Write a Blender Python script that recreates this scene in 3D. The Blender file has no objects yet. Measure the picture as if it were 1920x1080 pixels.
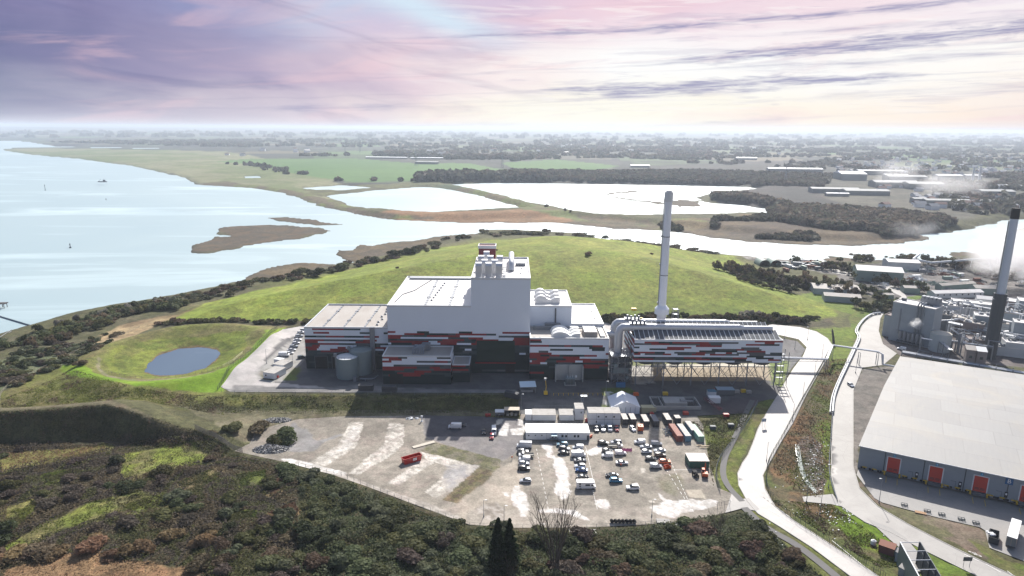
import bpy, bmesh, math, random
import numpy as np
from mathutils import Vector, Matrix
from mathutils.geometry import delaunay_2d_cdt
C = bpy.context.scene.collection
R = math.radians
rnd = random.Random(7)

# ---------------------------------------------------------------- camera
FPX, PITCH, ROLL, CAMH = 1250.0, math.atan(300/1250.0), R(0.4), 120.0
cam = bpy.data.cameras.new('camera'); camo = bpy.data.objects.new('camera', cam); C.objects.link(camo)
cam.sensor_width = 36.0; cam.lens = 36.0*FPX/1920.0; cam.clip_end = 120000.0; cam.clip_start = 1.0
camo.matrix_world = Matrix.Translation((0, 0, CAMH)) @ Matrix.Rotation(R(90)-PITCH, 4, 'X') @ Matrix.Rotation(ROLL, 4, 'Z')
bpy.context.scene.camera = camo
sc = bpy.context.scene
sc.view_settings.view_transform = 'Standard'; sc.view_settings.look = 'None'
sc.view_settings.exposure = 0.62; sc.view_settings.gamma = 1.0
sc.cycles.use_denoising = True
sc.cycles.max_bounces = 7; sc.cycles.diffuse_bounces = 3; sc.cycles.glossy_bounces = 3
sc.cycles.transparent_max_bounces = 8; sc.cycles.volume_bounces = 4
sc.cycles.caustics_reflective = False; sc.cycles.caustics_refractive = False

# ---------------------------------------------------------------- sun
SUN_EL, SUN_AZ = R(38), R(13)          # azimuth from +Y towards +X
sd = Vector((math.sin(SUN_AZ)*math.cos(SUN_EL), math.cos(SUN_AZ)*math.cos(SUN_EL), math.sin(SUN_EL)))
sun = bpy.data.lights.new('sun', 'SUN'); sun.energy = 4.8; sun.angle = R(0.5); sun.color = (1.0, 0.955, 0.89)
suno = bpy.data.objects.new('sun', sun); C.objects.link(suno)
suno.rotation_euler = sd.to_track_quat('Z', 'Y').to_euler(); suno.location = (100, 400, 400)

# ---------------------------------------------------------------- world
W = bpy.data.worlds.new('World'); sc.world = W; W.use_nodes = True
wt = W.node_tree; wt.nodes.clear(); wn = wt.nodes; wl = wt.links
def wmath(op, a, b=None, c=None, clamp=False):
    n = wn.new('ShaderNodeMath'); n.operation = op; n.use_clamp = clamp
    for i, v in enumerate((a, b, c)):
        if v is None: continue
        if isinstance(v, (int, float)): n.inputs[i].default_value = v
        else: wl.new(v, n.inputs[i])
    return n.outputs[0]
def wss(v, lo, hi):
    n = wn.new('ShaderNodeMapRange'); n.interpolation_type = 'SMOOTHSTEP'
    wl.new(v, n.inputs['Value']); n.inputs['From Min'].default_value = lo; n.inputs['From Max'].default_value = hi
    return n.outputs['Result']
def wmix(f, a, b):
    n = wn.new('ShaderNodeMix'); n.data_type = 'RGBA'
    if isinstance(f, (int, float)): n.inputs['Factor'].default_value = f
    else: wl.new(f, n.inputs['Factor'])
    for s, v in (('A', a), ('B', b)):
        k = [i for i in n.inputs if i.name == s and i.type == 'RGBA'][0]
        if isinstance(v, tuple): k.default_value = (*v, 1)
        else: wl.new(v, k)
    return [o for o in n.outputs if o.type == 'RGBA'][0]
def srgb(r, g, b, k=1.0):
    f = lambda c: ((c/255+0.055)/1.055)**2.4 if c > 10 else c/255/12.92
    return (f(r)*k, f(g)*k, f(b)*k)
tc = wn.new('ShaderNodeTexCoord'); sx = wn.new('ShaderNodeSeparateXYZ'); wl.new(tc.outputs['Generated'], sx.inputs[0])
EL = wmath('MULTIPLY', wmath('ARCSINE', sx.outputs[2]), 57.2958)
AZ = wmath('MULTIPLY', wmath('ARCTAN2', sx.outputs[0], sx.outputs[1]), 57.2958)
def wnoise(sa, se, scale, detail=5, dist=0.0, off=0.0, rough=0.55, shear=0.0):
    cx = wn.new('ShaderNodeCombineXYZ')
    wl.new(wmath('MULTIPLY', wmath('ADD', AZ, off), sa), cx.inputs[0])
    wl.new(wmath('MULTIPLY', wmath('ADD', EL, wmath('MULTIPLY', AZ, shear)), se), cx.inputs[1])
    cx.inputs[2].default_value = off
    n = wn.new('ShaderNodeTexNoise'); wl.new(cx.outputs[0], n.inputs['Vector'])
    n.inputs['Scale'].default_value = scale; n.inputs['Detail'].default_value = detail
    n.inputs['Distortion'].default_value = dist; n.inputs['Roughness'].default_value = rough
    return n.outputs[0]
SK = 0.655
def sc3(r, g, b): return srgb(r, g, b, SK)
# broad colours of the cloud deck: by azimuth at the horizon and higher up
def ramp(v, stops):
    n = wn.new('ShaderNodeValToRGB'); wl.new(v, n.inputs[0]); e = n.color_ramp.elements
    while len(e) > 1: e.remove(e[-1])
    for i, (p, c) in enumerate(stops):
        k = e[0] if i == 0 else e.new(p)
        k.position = p; k.color = (*sc3(*c), 1)
    return n.outputs[0]
azn = wmath('MULTIPLY_ADD', AZ, 1/100.0, 0.545)      # -50..50 deg -> 0..1
warp = wmath('MULTIPLY', wmath('SUBTRACT', wnoise(0.05, 0.16, 1.0, 4, 0.6, 3.1), 0.5), 0.30)
azw = wmath('ADD', azn, warp)
low = ramp(azw, [(0.0, (146,156,184)), (0.14, (168,170,192)), (0.26, (196,188,204)), (0.38, (226,212,220)), (0.47, (253,240,228)), (0.56, (255,252,236)), (0.70, (255,250,234)), (0.85, (255,236,218)), (1.0, (240,222,218))])
mid = ramp(azw, [(0.0, (74,92,136)), (0.12, (98,108,150)), (0.24, (136,134,172)), (0.36, (176,166,194)), (0.47, (226,206,218)), (0.56, (252,240,238)), (0.66, (255,255,254)), (0.85, (255,254,250)), (1.0, (254,242,232))])
top = ramp(azw, [(0.0, (58,78,124)), (0.12, (84,98,144)), (0.22, (138,130,172)), (0.32, (148,158,200)), (0.41, (192,206,232)), (0.50, (206,194,220)), (0.62, (236,208,222)), (0.78, (246,228,234)), (1.0, (232,226,240))])
eln = wmath('ADD', EL, wmath('MULTIPLY', wmath('SUBTRACT', wnoise(0.07, 0.3, 1.0, 4, 0.4, 9.3), 0.5), 5.0))
deck = wmix(wss(eln, 0.5, 4.5), low, mid)
deck = wmix(wss(eln, 5.0, 9.5), deck, top)
# pink and lavender wisps, blue gap
pk = wss(wnoise(0.06, 0.42, 1.0, 6, 0.8, 17.0, 0.55, -0.10), 0.50, 0.68)
deck = wmix(wmath('MULTIPLY', pk, 0.34), deck, sc3(244, 206, 212))
lav = wss(wnoise(0.05, 0.36, 1.0, 6, 0.9, 29.0, 0.55, 0.16), 0.52, 0.70)
deck = wmix(wmath('MULTIPLY', wmath('MULTIPLY', lav, 0.42), wss(AZ, 12.0, -18.0)), deck, sc3(112, 116, 160))
gl = wmath('SUBTRACT', AZ, wmath('MULTIPLY_ADD', EL, -2.3, 13.5))      # slanted pale-blue gap
gapm = wmath('MULTIPLY', wmath('EXPONENT', wmath('MULTIPLY', wmath('POWER', wmath('ABSOLUTE', gl), 2.0), -0.10)), wss(EL, 5.2, 8.5))
deck = wmix(wmath('MULTIPLY', gapm, 0.9), deck, sc3(214, 234, 248))
for (sa, se, of, lo, hi_, am, cl, shr) in ((0.10, 1.3, 61.0, .55, .66, .28, (176,170,198), -.05), (0.16, 2.4, 67.0, .50, .64, .45, (255,250,248), .03), (0.22, 3.6, 71.0, .57, .70, .25, (172,166,196), .02)):
    deck = wmix(wmath('MULTIPLY', wmath('MULTIPLY', wss(wnoise(sa, se, 1.0, 8, .5, of, .62, shr), lo, hi_), am), wmath('MULTIPLY', wss(EL, .3, 2.2), wss(AZ, -16.0, 6.0))), deck, sc3(*cl))
# long dark streaks: (az0, el0, az1, el1, half thickness, strength)
filam = wss(wnoise(0.28, 5.5, 1.0, 8, 0.4, 91.0, 0.66, -.045), .36, .62)
fine = wnoise(0.35, 2.2, 1.0, 7, 0.5, 41.0, 0.62)
ragged = wnoise(0.12, 1.1, 1.0, 6, 0.3, 53.0, 0.6)
for (a0, e0, a1, e1, th, st) in [(-10, 6.9, 40, 8.9, 0.38, .9), (9, 5.0, 40, 6.9, 0.62, .9), (-1, 2.8, 31, 3.9, 0.62, .9), (5, 2.4, 20, 3.0, 0.3, .7), (18, 7.0, 42, 7.4, .25, .6), (26, 5.9, 42, 5.6, .22, .6), (14, 4.6, 37, 5.0, 0.28, .65),
        (-21, 1.3, -9, 1.6, 0.42, .5), (-15, 0.15, 1, 0.25, 0.22, .5), (14, 0.4, 22, 0.85, 0.30, .5), (31, 0.0, 42, 0.2, 0.20, .5), (20, 2.2, 40, 3.2, 0.5, .25), (16, 9.6, 30, 9.9, .16, .4), (-37, 3.0, -33, 2.6, .25, .3)]:
    f = wmath('DIVIDE', wmath('SUBTRACT', AZ, a0), a1-a0)
    line = wmath('ADD', wmath('MULTIPLY_ADD', f, e1-e0, e0), wmath('MULTIPLY', wmath('SUBTRACT', ragged, 0.5), 1.5*th+0.2))
    prof = wmath('MULTIPLY', wss(f, -0.03, 0.35), wss(f, 1.05, 0.85))
    thk = wmath('MULTIPLY', wmath('MULTIPLY_ADD', fine, 2.2, -0.35), wmath('MULTIPLY', prof, th))
    d = wmath('SUBTRACT', thk, wmath('ABSOLUTE', wmath('SUBTRACT', EL, line)))
    deck = wmix(wmath('MULTIPLY', wmath('MULTIPLY', wss(d, -0.16, 0.34), wmath('MULTIPLY_ADD', filam, .65, .35)), st), deck, sc3(148, 148, 184))
# white glare band at the very horizon on the sun side
deck = wmix(wmath('MULTIPLY', wss(EL, 0.8, -0.1), 0.35), deck, sc3(244, 238, 240))
sky = wn.new('ShaderNodeTexSky'); sky.sky_type = 'NISHITA'; sky.sun_disc = False
sky.sun_elevation = SUN_EL; sky.sun_rotation = SUN_AZ; sky.altitude = 100; sky.dust_density = 2.0
bgs = wn.new('ShaderNodeBackground'); wl.new(sky.outputs[0], bgs.inputs[0]); bgs.inputs[1].default_value = 0.105
bgc = wn.new('ShaderNodeBackground'); wl.new(deck, bgc.inputs[0]); bgc.inputs[1].default_value = 1.0
mx = wn.new('ShaderNodeMixShader'); wo = wn.new('ShaderNodeOutputWorld')
hi = wnoise(0.03, 0.05, 1.0, 5, 0.5, 5.0)
wl.new(wss(wmath('ADD', EL, wmath('MULTIPLY', hi, 10)), 17.0, 34.0), mx.inputs[0])
wl.new(bgc.outputs[0], mx.inputs[1]); wl.new(bgs.outputs[0], mx.inputs[2]); wl.new(mx.outputs[0], wo.inputs[0])

# ---------------------------------------------------------------- maths: pixel of the photograph -> place in the world
_c, _s, _cp, _sp = math.cos(ROLL), math.sin(ROLL), math.cos(PITCH), math.sin(PITCH)
def ray(px, py):
    u0 = (px-960)/FPX; v0 = -(py-540)/FPX
    u, v = u0*_c-v0*_s, u0*_s+v0*_c
    return (u, _cp+v*_sp, -_sp+v*_cp)
def P(px, py, z=0.0):
    d = ray(px, py); t = (z-CAMH)/min(d[2], -0.0025); return (d[0]*t, d[1]*t)
def PY(px, py, Y):                 # x, z of a pixel on the vertical plane y = Y
    d = ray(px, py); t = Y/d[1]; return (d[0]*t, CAMH+d[2]*t)
def PL(pts, z=0.0): return [P(a, b, z) for a, b in pts]

def ss(t):
    t = np.clip(t, 0, 1); return t*t*(3-2*t)
_rng = np.random.RandomState(3); _tab = _rng.rand(256, 256)
def vnoise(x, y, s, seed=0):
    x = np.asarray(x)/s+seed*17.3; y = np.asarray(y)/s+seed*9.1
    xi = np.floor(x).astype(np.int64); yi = np.floor(y).astype(np.int64); fx = ss(x-xi); fy = ss(y-yi)
    a = _tab[xi & 255, yi & 255]; b = _tab[(xi+1) & 255, yi & 255]; c = _tab[xi & 255, (yi+1) & 255]; d = _tab[(xi+1) & 255, (yi+1) & 255]
    return (a*(1-fx)+b*fx)*(1-fy)+(c*(1-fx)+d*fx)*fy
def fbm(x, y, s, o=4, seed=0):
    v = 0; a = 0.5; t = 0
    for k in range(o): v = v+a*vnoise(x, y, s/2**k, seed+k); t += a; a *= 0.55
    return v/t
def sdist(x, y, poly, margin=30.0):
    """signed distance, positive inside, clipped to -margin outside its box"""
    x = np.asarray(x, float); y = np.asarray(y, float)
    p = np.array(poly, float); out = np.full(x.shape, -float(margin))
    m = (x > p[:, 0].min()-margin) & (x < p[:, 0].max()+margin) & (y > p[:, 1].min()-margin) & (y < p[:, 1].max()+margin)
    if not m.any(): return out
    X = x[m]; Y = y[m]; ins = np.zeros(X.shape, bool); dd = np.full(X.shape, 1e18)
    for i in range(len(p)):
        ax, ay = p[i]; bx, by = p[(i+1) % len(p)]
        ex, ey = bx-ax, by-ay; L = ex*ex+ey*ey+1e-12
        t = np.clip(((X-ax)*ex+(Y-ay)*ey)/L, 0, 1)
        dd = np.minimum(dd, (X-ax-t*ex)**2+(Y-ay-t*ey)**2)
        if ay != by:
            ins ^= ((ay > Y) != (by > Y)) & (X < ex*(Y-ay)/(by-ay)+ax)
    d = np.sqrt(dd); out[m] = np.maximum(np.where(ins, d, -d), -margin); return out
def ldist(x, y, line):
    x = np.asarray(x, float); y = np.asarray(y, float); dd = np.full(x.shape, 1e18); sg = np.zeros(x.shape)
    for (ax, ay), (bx, by) in zip(line[:-1], line[1:]):
        ex, ey = bx-ax, by-ay; L = ex*ex+ey*ey
        t = np.clip(((x-ax)*ex+(y-ay)*ey)/L, 0, 1); d = (x-ax-t*ex)**2+(y-ay-t*ey)**2
        s = np.sign(ex*(y-ay)-ey*(x-ax)); k = d < dd; dd = np.where(k, d, dd); sg = np.where(k, s, sg)
    return np.sqrt(dd), sg

# ---------------------------------------------------------------- the lie of the land
ZW = -6.0
WATER = [PL([(-700,640),(-60,640),(0,626),(60,607),(104,596),(151,585),(210,572),(268,564),(330,553),(400,542),(440,527),(480,509),(520,499),(560,493),(600,495),(650,498),(668,492),(640,487),(625,478),(632,469),(660,470),(675,460),(700,462),(730,455),(780,450),(840,442),(900,438),(960,437),(1060,441),(1150,451),(1240,464),(1330,474),(1400,480),(1470,489),(1510,487),(1535,492),(1560,500),(1563,496),(1545,487),(1560,482),(1620,486),(1700,489),(1760,487),(1810,478),(1850,465),(1875,458),(1885,446),(1920,432),(2050,425),(2300,440),(2300,395),(2050,398),(1920,409),(1860,416),(1800,430),(1765,436),(1720,440),(1745,445),(1700,457),(1600,462),(1500,459),(1400,453),(1300,441),(1240,433),(1150,429),(1050,419),(960,418),(860,418),(800,415),(740,412),(690,405),(640,396),(600,386),(570,376),(530,361),(480,353),(370,346),(345,332),(250,311),(150,298),(60,290),(4,281),(30,277),(90,276),(300,279),(300,277.5),(110,275),(85,271),(50,265),(0,263),(-300,262),(-900,266)], ZW),
 PL([(612,367),(700,357),(790,350),(830,352),(880,362),(930,375),(990,393),(900,397),(820,402),(760,400),(700,393),(650,384)], ZW),
 PL([(830,346),(900,343),(1000,343),(1150,345),(1250,347),(1400,350),(1435,355),(1390,360),(1345,362),(1318,370),(1312,376),(1345,381),(1400,385),(1440,392),(1450,402),(1330,405),(1180,408),(1120,406),(1080,400),(1030,390),(985,381),(930,366),(880,355)], ZW),
 PL([(560,353),(640,347),(705,352),(640,358),(590,357)], ZW), PL([(1355,412),(1392,416),(1380,419),(1350,414)], ZW), PL([(455,331),(490,330),(492,334),(460,335)], ZW)]
ISLES = [PL([(357,472),(367,458),(386,450),(405,445),(427,443),(410,433),(405,428),(443,423),(500,421),(560,424),(622,433),(590,440),(550,450),(493,457),(433,467),(383,473)], ZW),
 PL([(487,407),(530,408),(590,411),(634,421),(600,422.5),(540,416),(500,412)], ZW), PL([(1127,363),(1194,357.5),(1196,359),(1140,366)], ZW),
 PL([(1158,370),(1240,380),(1240,382),(1160,372)], ZW), PL([(1252,378),(1280,375),(1312,380),(1314,387),(1270,389)], ZW), PL([(584,482),(612,480),(614,484),(590,485)], ZW), PL([(1795,478),(1810,474),(1812,478),(1800,481)], ZW)]
MARSH = [PL([(440,527),(480,505),(560,488),(620,465),(700,455),(840,438),(900,434),(900,446),(800,462),(770,475),(700,490),(640,505),(560,520),(500,535),(420,548)], ZW),
 PL([(640,394),(690,403),(740,410),(860,412),(1060,404),(1150,412),(1300,426),(1400,436),(1500,446),(1600,452),(1700,447),(1760,434),(1790,440),(1700,470),(1200,445),(700,420)], ZW),
 PL([(1060,436),(1400,476),(1550,482),(1760,484),(1850,455),(1850,480),(1700,500),(1480,496),(1300,480),(1100,450)], ZW)]
HILL = [P(300,607,0)]+PL([(560,609),(850,608),(1130,609),(1300,611),(1480,607),(1570,592),(1560,572),(1500,545),(1440,522),(1400,505)], 0)+[(215,640),(160,690),(70,735),(-20,725),(-90,655),(-150,545),(-215,450)]
POND = PL([(272,693),(280,678),(300,662),(335,651),(375,648),(405,653),(411,660),(400,672),(385,685),(345,696),(300,700)], -2)
CREST = [P(a, b, c) for a, b, c in ((-300,775,8),(0,768,8),(100,763,8),(200,755,8),(260,772,6.5),(330,790,3.5),(400,806,0),(440,826,-2))]
PLANT_Y = 290.0
def height(x, y):
    x = np.asarray(x, float); y = np.asarray(y, float)
    w = 14+26*ss((x-50)/30)+55*ss((x-90)/30)+26*ss((-115-x)/40)
    h = -3.0*ss((PLANT_Y-y)/w)
    # foreground hollow under the scrub
    r = np.hypot(x, y)
    # west shore falls gently to the river
    h = h-3.0*ss((-190-x)/70)*ss((y-330)/60)
    # landfill hill
    d = sdist(x, y, HILL, 60)
    h = h+23.0*ss((d+2)/140)**0.8+1.6*(fbm(x, y, 60, 3, 4)-0.5)*ss(d/40)
    # dark bund on the left
    dl, sg = ldist(x, y, CREST)
    hc = 3.0*ss((-102-x)/14)+7.5*ss((-122-x)/42)+1.0*(fbm(x, y, 25, 2, 6)-0.5)
    h = h+hc*np.where(sg > 0, 1-ss(dl/26), 1-ss(dl/9.5)*1.0)*(dl < 30)
    # pond basin with a raised rim
    dp = sdist(x, y, POND, 60)
    rim = np.exp(-((dp+27)/8)**2)*3.0
    h = h+rim*(dp > -59)-3.4*ss((dp+16)/18)*(dp > -59)
    # distant rising ground
    h = h+38*fbm(x, y, 2600, 3, 11)*ss((r-8000)/9000)+60*fbm(x, y, 6000, 3, 12)*ss((r-16000)/9000)
    # marsh flats
    sm = np.full(x.shape, -40.0)
    for p in MARSH: sm = np.maximum(sm, sdist(x, y, p, 40))
    sc_ = np.clip(r/900, 0.3, 2.5)
    m = ss((sm+10)/20)
    h = h*(1-m)+(-5.35+0.5*(fbm(x, y, 30, 3, 8)-0.35))*m
    # river, estuary and lagoons
    sw = np.full(x.shape, -60.0)
    for p in WATER: sw = np.maximum(sw, sdist(x, y, p, 60))
    isl = np.full(x.shape, -60.0)
    for p in ISLES: isl = np.maximum(isl, sdist(x, y, p, 60))
    isl = np.where(isl > -45, isl+(fbm(x, y, 46, 5, 19)-.47)*34, isl)
    sw = np.minimum(sw, -isl)
    sw = sw+(fbm(x, y, 34, 5, 9)-0.5)*20*sc_*np.where(y < 1300, 1, .5)
    k = ss((sw+14)/26)
    bed = -7.6
    h = np.where(isl > -10, -5.45+0.5*(fbm(x, y, 18, 3, 2)-0.4), h)
    h = np.where(k > 0, np.where(h > -5.0, h*(1-k)+bed*k, h-ss((sw+3)/6)*2.2), h)
    return h
def hh(x, y): return float(height(np.array([x]), np.array([y]))[0])
def G(px, py, dz=0.0):
    z = -1.5
    for _ in range(5):
        x, y = P(px, py, z); z = 0.35*z+0.65*hh(x, y)
    x, y = P(px, py, z); return (x, y, hh(x, y)+dz)
# ---------------------------------------------------------------- mesh helpers
class MB:
    def __init__(s): s.v = []; s.f = []; s.m = []
    def quad(s, a, b, c, d, m=0):
        i = len(s.v); s.v += [a, b, c, d]; s.f.append((i, i+1, i+2, i+3)); s.m.append(m)
    def poly(s, pts, m=0):
        i = len(s.v); s.v += list(pts); s.f.append(tuple(range(i, i+len(pts)))); s.m.append(m)
    def box(s, x0, y0, z0, x1, y1, z1, m=0, top=None):
        i = len(s.v)
        s.v += [(x0,y0,z0),(x1,y0,z0),(x1,y1,z0),(x0,y1,z0),(x0,y0,z1),(x1,y0,z1),(x1,y1,z1),(x0,y1,z1)]
        for k, f in enumerate(((3,2,1,0),(4,5,6,7),(0,1,5,4),(1,2,6,5),(2,3,7,6),(3,0,4,7))):
            s.f.append(tuple(i+j for j in f)); s.m.append(top if (k == 1 and top is not None) else m)
        return s
    def prism(s, pts, z0, z1, m=0, top=None, caps=True):
        """vertical prism of a counter-clockwise outline; z0/z1 numbers"""
        n = len(pts); i = len(s.v)
        s.v += [(p[0], p[1], z0) for p in pts]+[(p[0], p[1], z1) for p in pts]
        for k in range(n):
            j = (k+1) % n; s.f.append((i+k, i+j, i+n+j, i+n+k)); s.m.append(m)
        if caps:
            s.f.append(tuple(i+n+k for k in range(n))); s.m.append(m if top is None else top)
            s.f.append(tuple(i+k for k in reversed(range(n)))); s.m.append(m)
        return s
    def extr(s, prof, x0, x1, axis='x', m=0):
        """profile of (u,z) pushed along an axis: 'x' -> u is y, 'y' -> u is x"""
        n = len(prof); i = len(s.v)
        for t in (x0, x1):
            s.v += [((t, u, z) if axis == 'x' else (u, t, z)) for u, z in prof]
        for k in range(n):
            j = (k+1) % n; s.f.append((i+k, i+j, i+n+j, i+n+k)); s.m.append(m)
        s.f.append(tuple(i+k for k in range(n))); s.m.append(m)
        s.f.append(tuple(i+n+k for k in reversed(range(n)))); s.m.append(m)
        return s
    def cyl(s, c, r, z0, z1, n=16, m=0, r2=None, top=None, a0=0.0):
        r2 = r if r2 is None else r2; i = len(s.v)
        for z, q in ((z0, r), (z1, r2)):
            s.v += [(c[0]+q*math.cos(a0+2*math.pi*k/n), c[1]+q*math.sin(a0+2*math.pi*k/n), z) for k in range(n)]
        for k in range(n):
            j = (k+1) % n; s.f.append((i+k, i+j, i+n+j, i+n+k)); s.m.append(m)
        s.f.append(tuple(i+n+k for k in range(n))); s.m.append(m if top is None else top)
        s.f.append(tuple(i+k for k in reversed(range(n)))); s.m.append(m)
        return s
    def tube(s, pts, r, n=8, m=0, r2=None):
        pts = [Vector(p) for p in pts]; i0 = len(s.v); L = len(pts)
        prev = None
        for k, p in enumerate(pts):
            d = (pts[min(k+1, L-1)]-pts[max(k-1, 0)]).normalized()
            up = Vector((0, 0, 1)) if abs(d.z) < 0.95 else Vector((1, 0, 0))
            if prev is None: a = d.cross(up).normalized()
            else: a = (prev-d*prev.dot(d)).normalized()
            prev = a; b = d.cross(a)
            q = r if r2 is None else r+(r2-r)*k/(L-1)
            for j in range(n):
                t = 2*math.pi*j/n; w = p+a*(q*math.cos(t))+b*(q*math.sin(t)); s.v.append(tuple(w))
        for k in range(L-1):
            for j in range(n):
                j2 = (j+1) % n; a = i0+k*n
                s.f.append((a+j, a+j2, a+n+j2, a+n+j)); s.m.append(m)
        s.f.append(tuple(i0+j for j in reversed(range(n)))); s.m.append(m)
        s.f.append(tuple(i0+(L-1)*n+j for j in range(n))); s.m.append(m)
        return s
    def mesh(s, name, mats, smooth=False):
        me = bpy.data.meshes.new(name); me.from_pydata(s.v, [], s.f)
        for mt in (mats if isinstance(mats, (list, tuple)) else [mats]): me.materials.append(mt)
        me.polygons.foreach_set('material_index', s.m)
        if smooth:
            me.polygons.foreach_set('use_smooth', [True]*len(s.f)); 
            try: me.set_sharp_from_angle(angle=R(40))
            except Exception: pass
        me.update(); return me
def link(name, data, parent=None, loc=(0, 0, 0), rot=0.0):
    o = bpy.data.objects.new(name, data); C.objects.link(o)
    if parent is not None: o.parent = parent
    o.location = loc; o.rotation_euler = (0, 0, rot); return o
def tagp(o, label=None, cat=None, group=None, kind=None):
    if label: o['label'] = label
    if cat: o['category'] = cat
    if group: o['group'] = group
    if kind: o['kind'] = kind
    return o
def thing(name, label, cat, loc=(0, 0, 0), rot=0.0, group=None):
    return tagp(link(name, None, None, loc, rot), label, cat, group)
def part(name, mb, mats, parent, label=None, smooth=False, loc=(0, 0, 0), rot=0.0):
    o = link(name, mb.mesh(name, mats, smooth), parent, loc, rot)
    if label: o['label'] = label
    return o
def solid(name, mb, mats, label, cat, loc=(0, 0, 0), rot=0.0, group=None, smooth=False):
    return tagp(link(name, mb.mesh(name, mats, smooth), None, loc, rot), label, cat, group)
def kids(o): return [c for c in bpy.data.objects if c.parent == o]
_kidcache = {}
def dup(o, loc, rot=0.0, label=None, group=None, color=None, scale=None, top=True):
    c = o.copy(); C.objects.link(c)
    if top:
        c.location = loc; c.rotation_euler = (0, 0, rot)
        if scale: c.scale = scale if isinstance(scale, tuple) else (scale,)*3
        if label: c['label'] = label
        if group: c['group'] = group
    if color and 'paint' in o: c.color = (*color, 1)
    if o.name not in _kidcache: _kidcache[o.name] = kids(o)
    for k in _kidcache[o.name]:
        d = dup(k, None, color=color, top=False); d.parent = c
    return c

# ---------------------------------------------------------------- materials
def newmat(name):
    m = bpy.data.materials.new(name); m.use_nodes = True; t = m.node_tree
    return m, t, t.nodes['Principled BSDF']
def tn(t, kind, **kw):
    n = t.nodes.new(kind)
    for k, v in kw.items(): setattr(n, k, v)
    return n
def tmix(t, f, a, b, mode='MIX'):
    n = t.nodes.new('ShaderNodeMix'); n.data_type = 'RGBA'; n.blend_type = mode
    if isinstance(f, (int, float)): n.inputs['Factor'].default_value = f
    else: t.links.new(f, n.inputs['Factor'])
    for s, v in (('A', a), ('B', b)):
        k = [i for i in n.inputs if i.name == s and i.type == 'RGBA'][0]
        if isinstance(v, tuple): k.default_value = (*v[:3], 1)
        else: t.links.new(v, k)
    return [o for o in n.outputs if o.type == 'RGBA'][0]
def tnoise(t, vec, scale, detail=4, rough=0.55, dist=0.0):
    n = tn(t, 'ShaderNodeTexNoise'); n.inputs['Scale'].default_value = scale; n.inputs['Detail'].default_value = detail
    n.inputs['Roughness'].default_value = rough; n.inputs['Distortion'].default_value = dist
    t.links.new(vec, n.inputs['Vector']); return n.outputs[0]
def tmap(t, v, a, b, c=0.0, d=1.0):
    n = tn(t, 'ShaderNodeMapRange'); t.links.new(v, n.inputs['Value'])
    for k, q in zip(('From Min', 'From Max', 'To Min', 'To Max'), (a, b, c, d)): n.inputs[k].default_value = q
    return n.outputs['Result']
def M(name, col, rough=0.7, dirt=0.18, scale=0.5, metal=0.0, stretch=(1, 1, 1), bump=0.0, rib=None, dirtcol=None, objcol=False, spec=0.4):
    m, t, b = newmat(name)
    co = tn(t, 'ShaderNodeTexCoord').outputs['Object']; mp = tn(t, 'ShaderNodeMapping'); t.links.new(co, mp.inputs[0]); mp.inputs['Scale'].default_value = stretch
    v = mp.outputs[0]
    n1 = tnoise(t, v, scale, 6, 0.6); n2 = tnoise(t, v, scale*7, 4, 0.6)
    f = tmap(t, n1, 0.35, 0.72); f2 = tmap(t, n2, 0.3, 0.75)
    base = col
    if objcol: base = tn(t, 'ShaderNodeObjectInfo').outputs['Color']
    dk = dirtcol or tuple(c*0.45+0.03 for c in col)
    c1 = tmix(t, tmix_f(t, f, dirt), base, dk)
    c2 = tmix(t, tmix_f(t, f2, dirt*0.5), c1, dk)
    t.links.new(c2, b.inputs['Base Color'])
    b.inputs['Roughness'].default_value = rough; b.inputs['Metallic'].default_value = metal
    b.inputs['Specular IOR Level'].default_value = spec
    if bump or rib:
        bp = tn(t, 'ShaderNodeBump'); bp.inputs['Strength'].default_value = bump or 0.3; bp.inputs['Distance'].default_value = 0.05
        if rib:
            w = tn(t, 'ShaderNodeTexWave'); w.bands_direction = rib[0]; w.inputs['Scale'].default_value = rib[1]; w.inputs['Distortion'].default_value = 0
            t.links.new(co, w.inputs[0]); t.links.new(w.outputs['Fac'], bp.inputs['Height'])
        else: t.links.new(n2, bp.inputs['Height'])
        t.links.new(bp.outputs[0], b.inputs['Normal'])
    return m
def tmix_f(t, f, k):
    n = tn(t, 'ShaderNodeMath', operation='MULTIPLY'); t.links.new(f, n.inputs[0]); n.inputs[1].default_value = k; return n.outputs[0]

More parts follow.
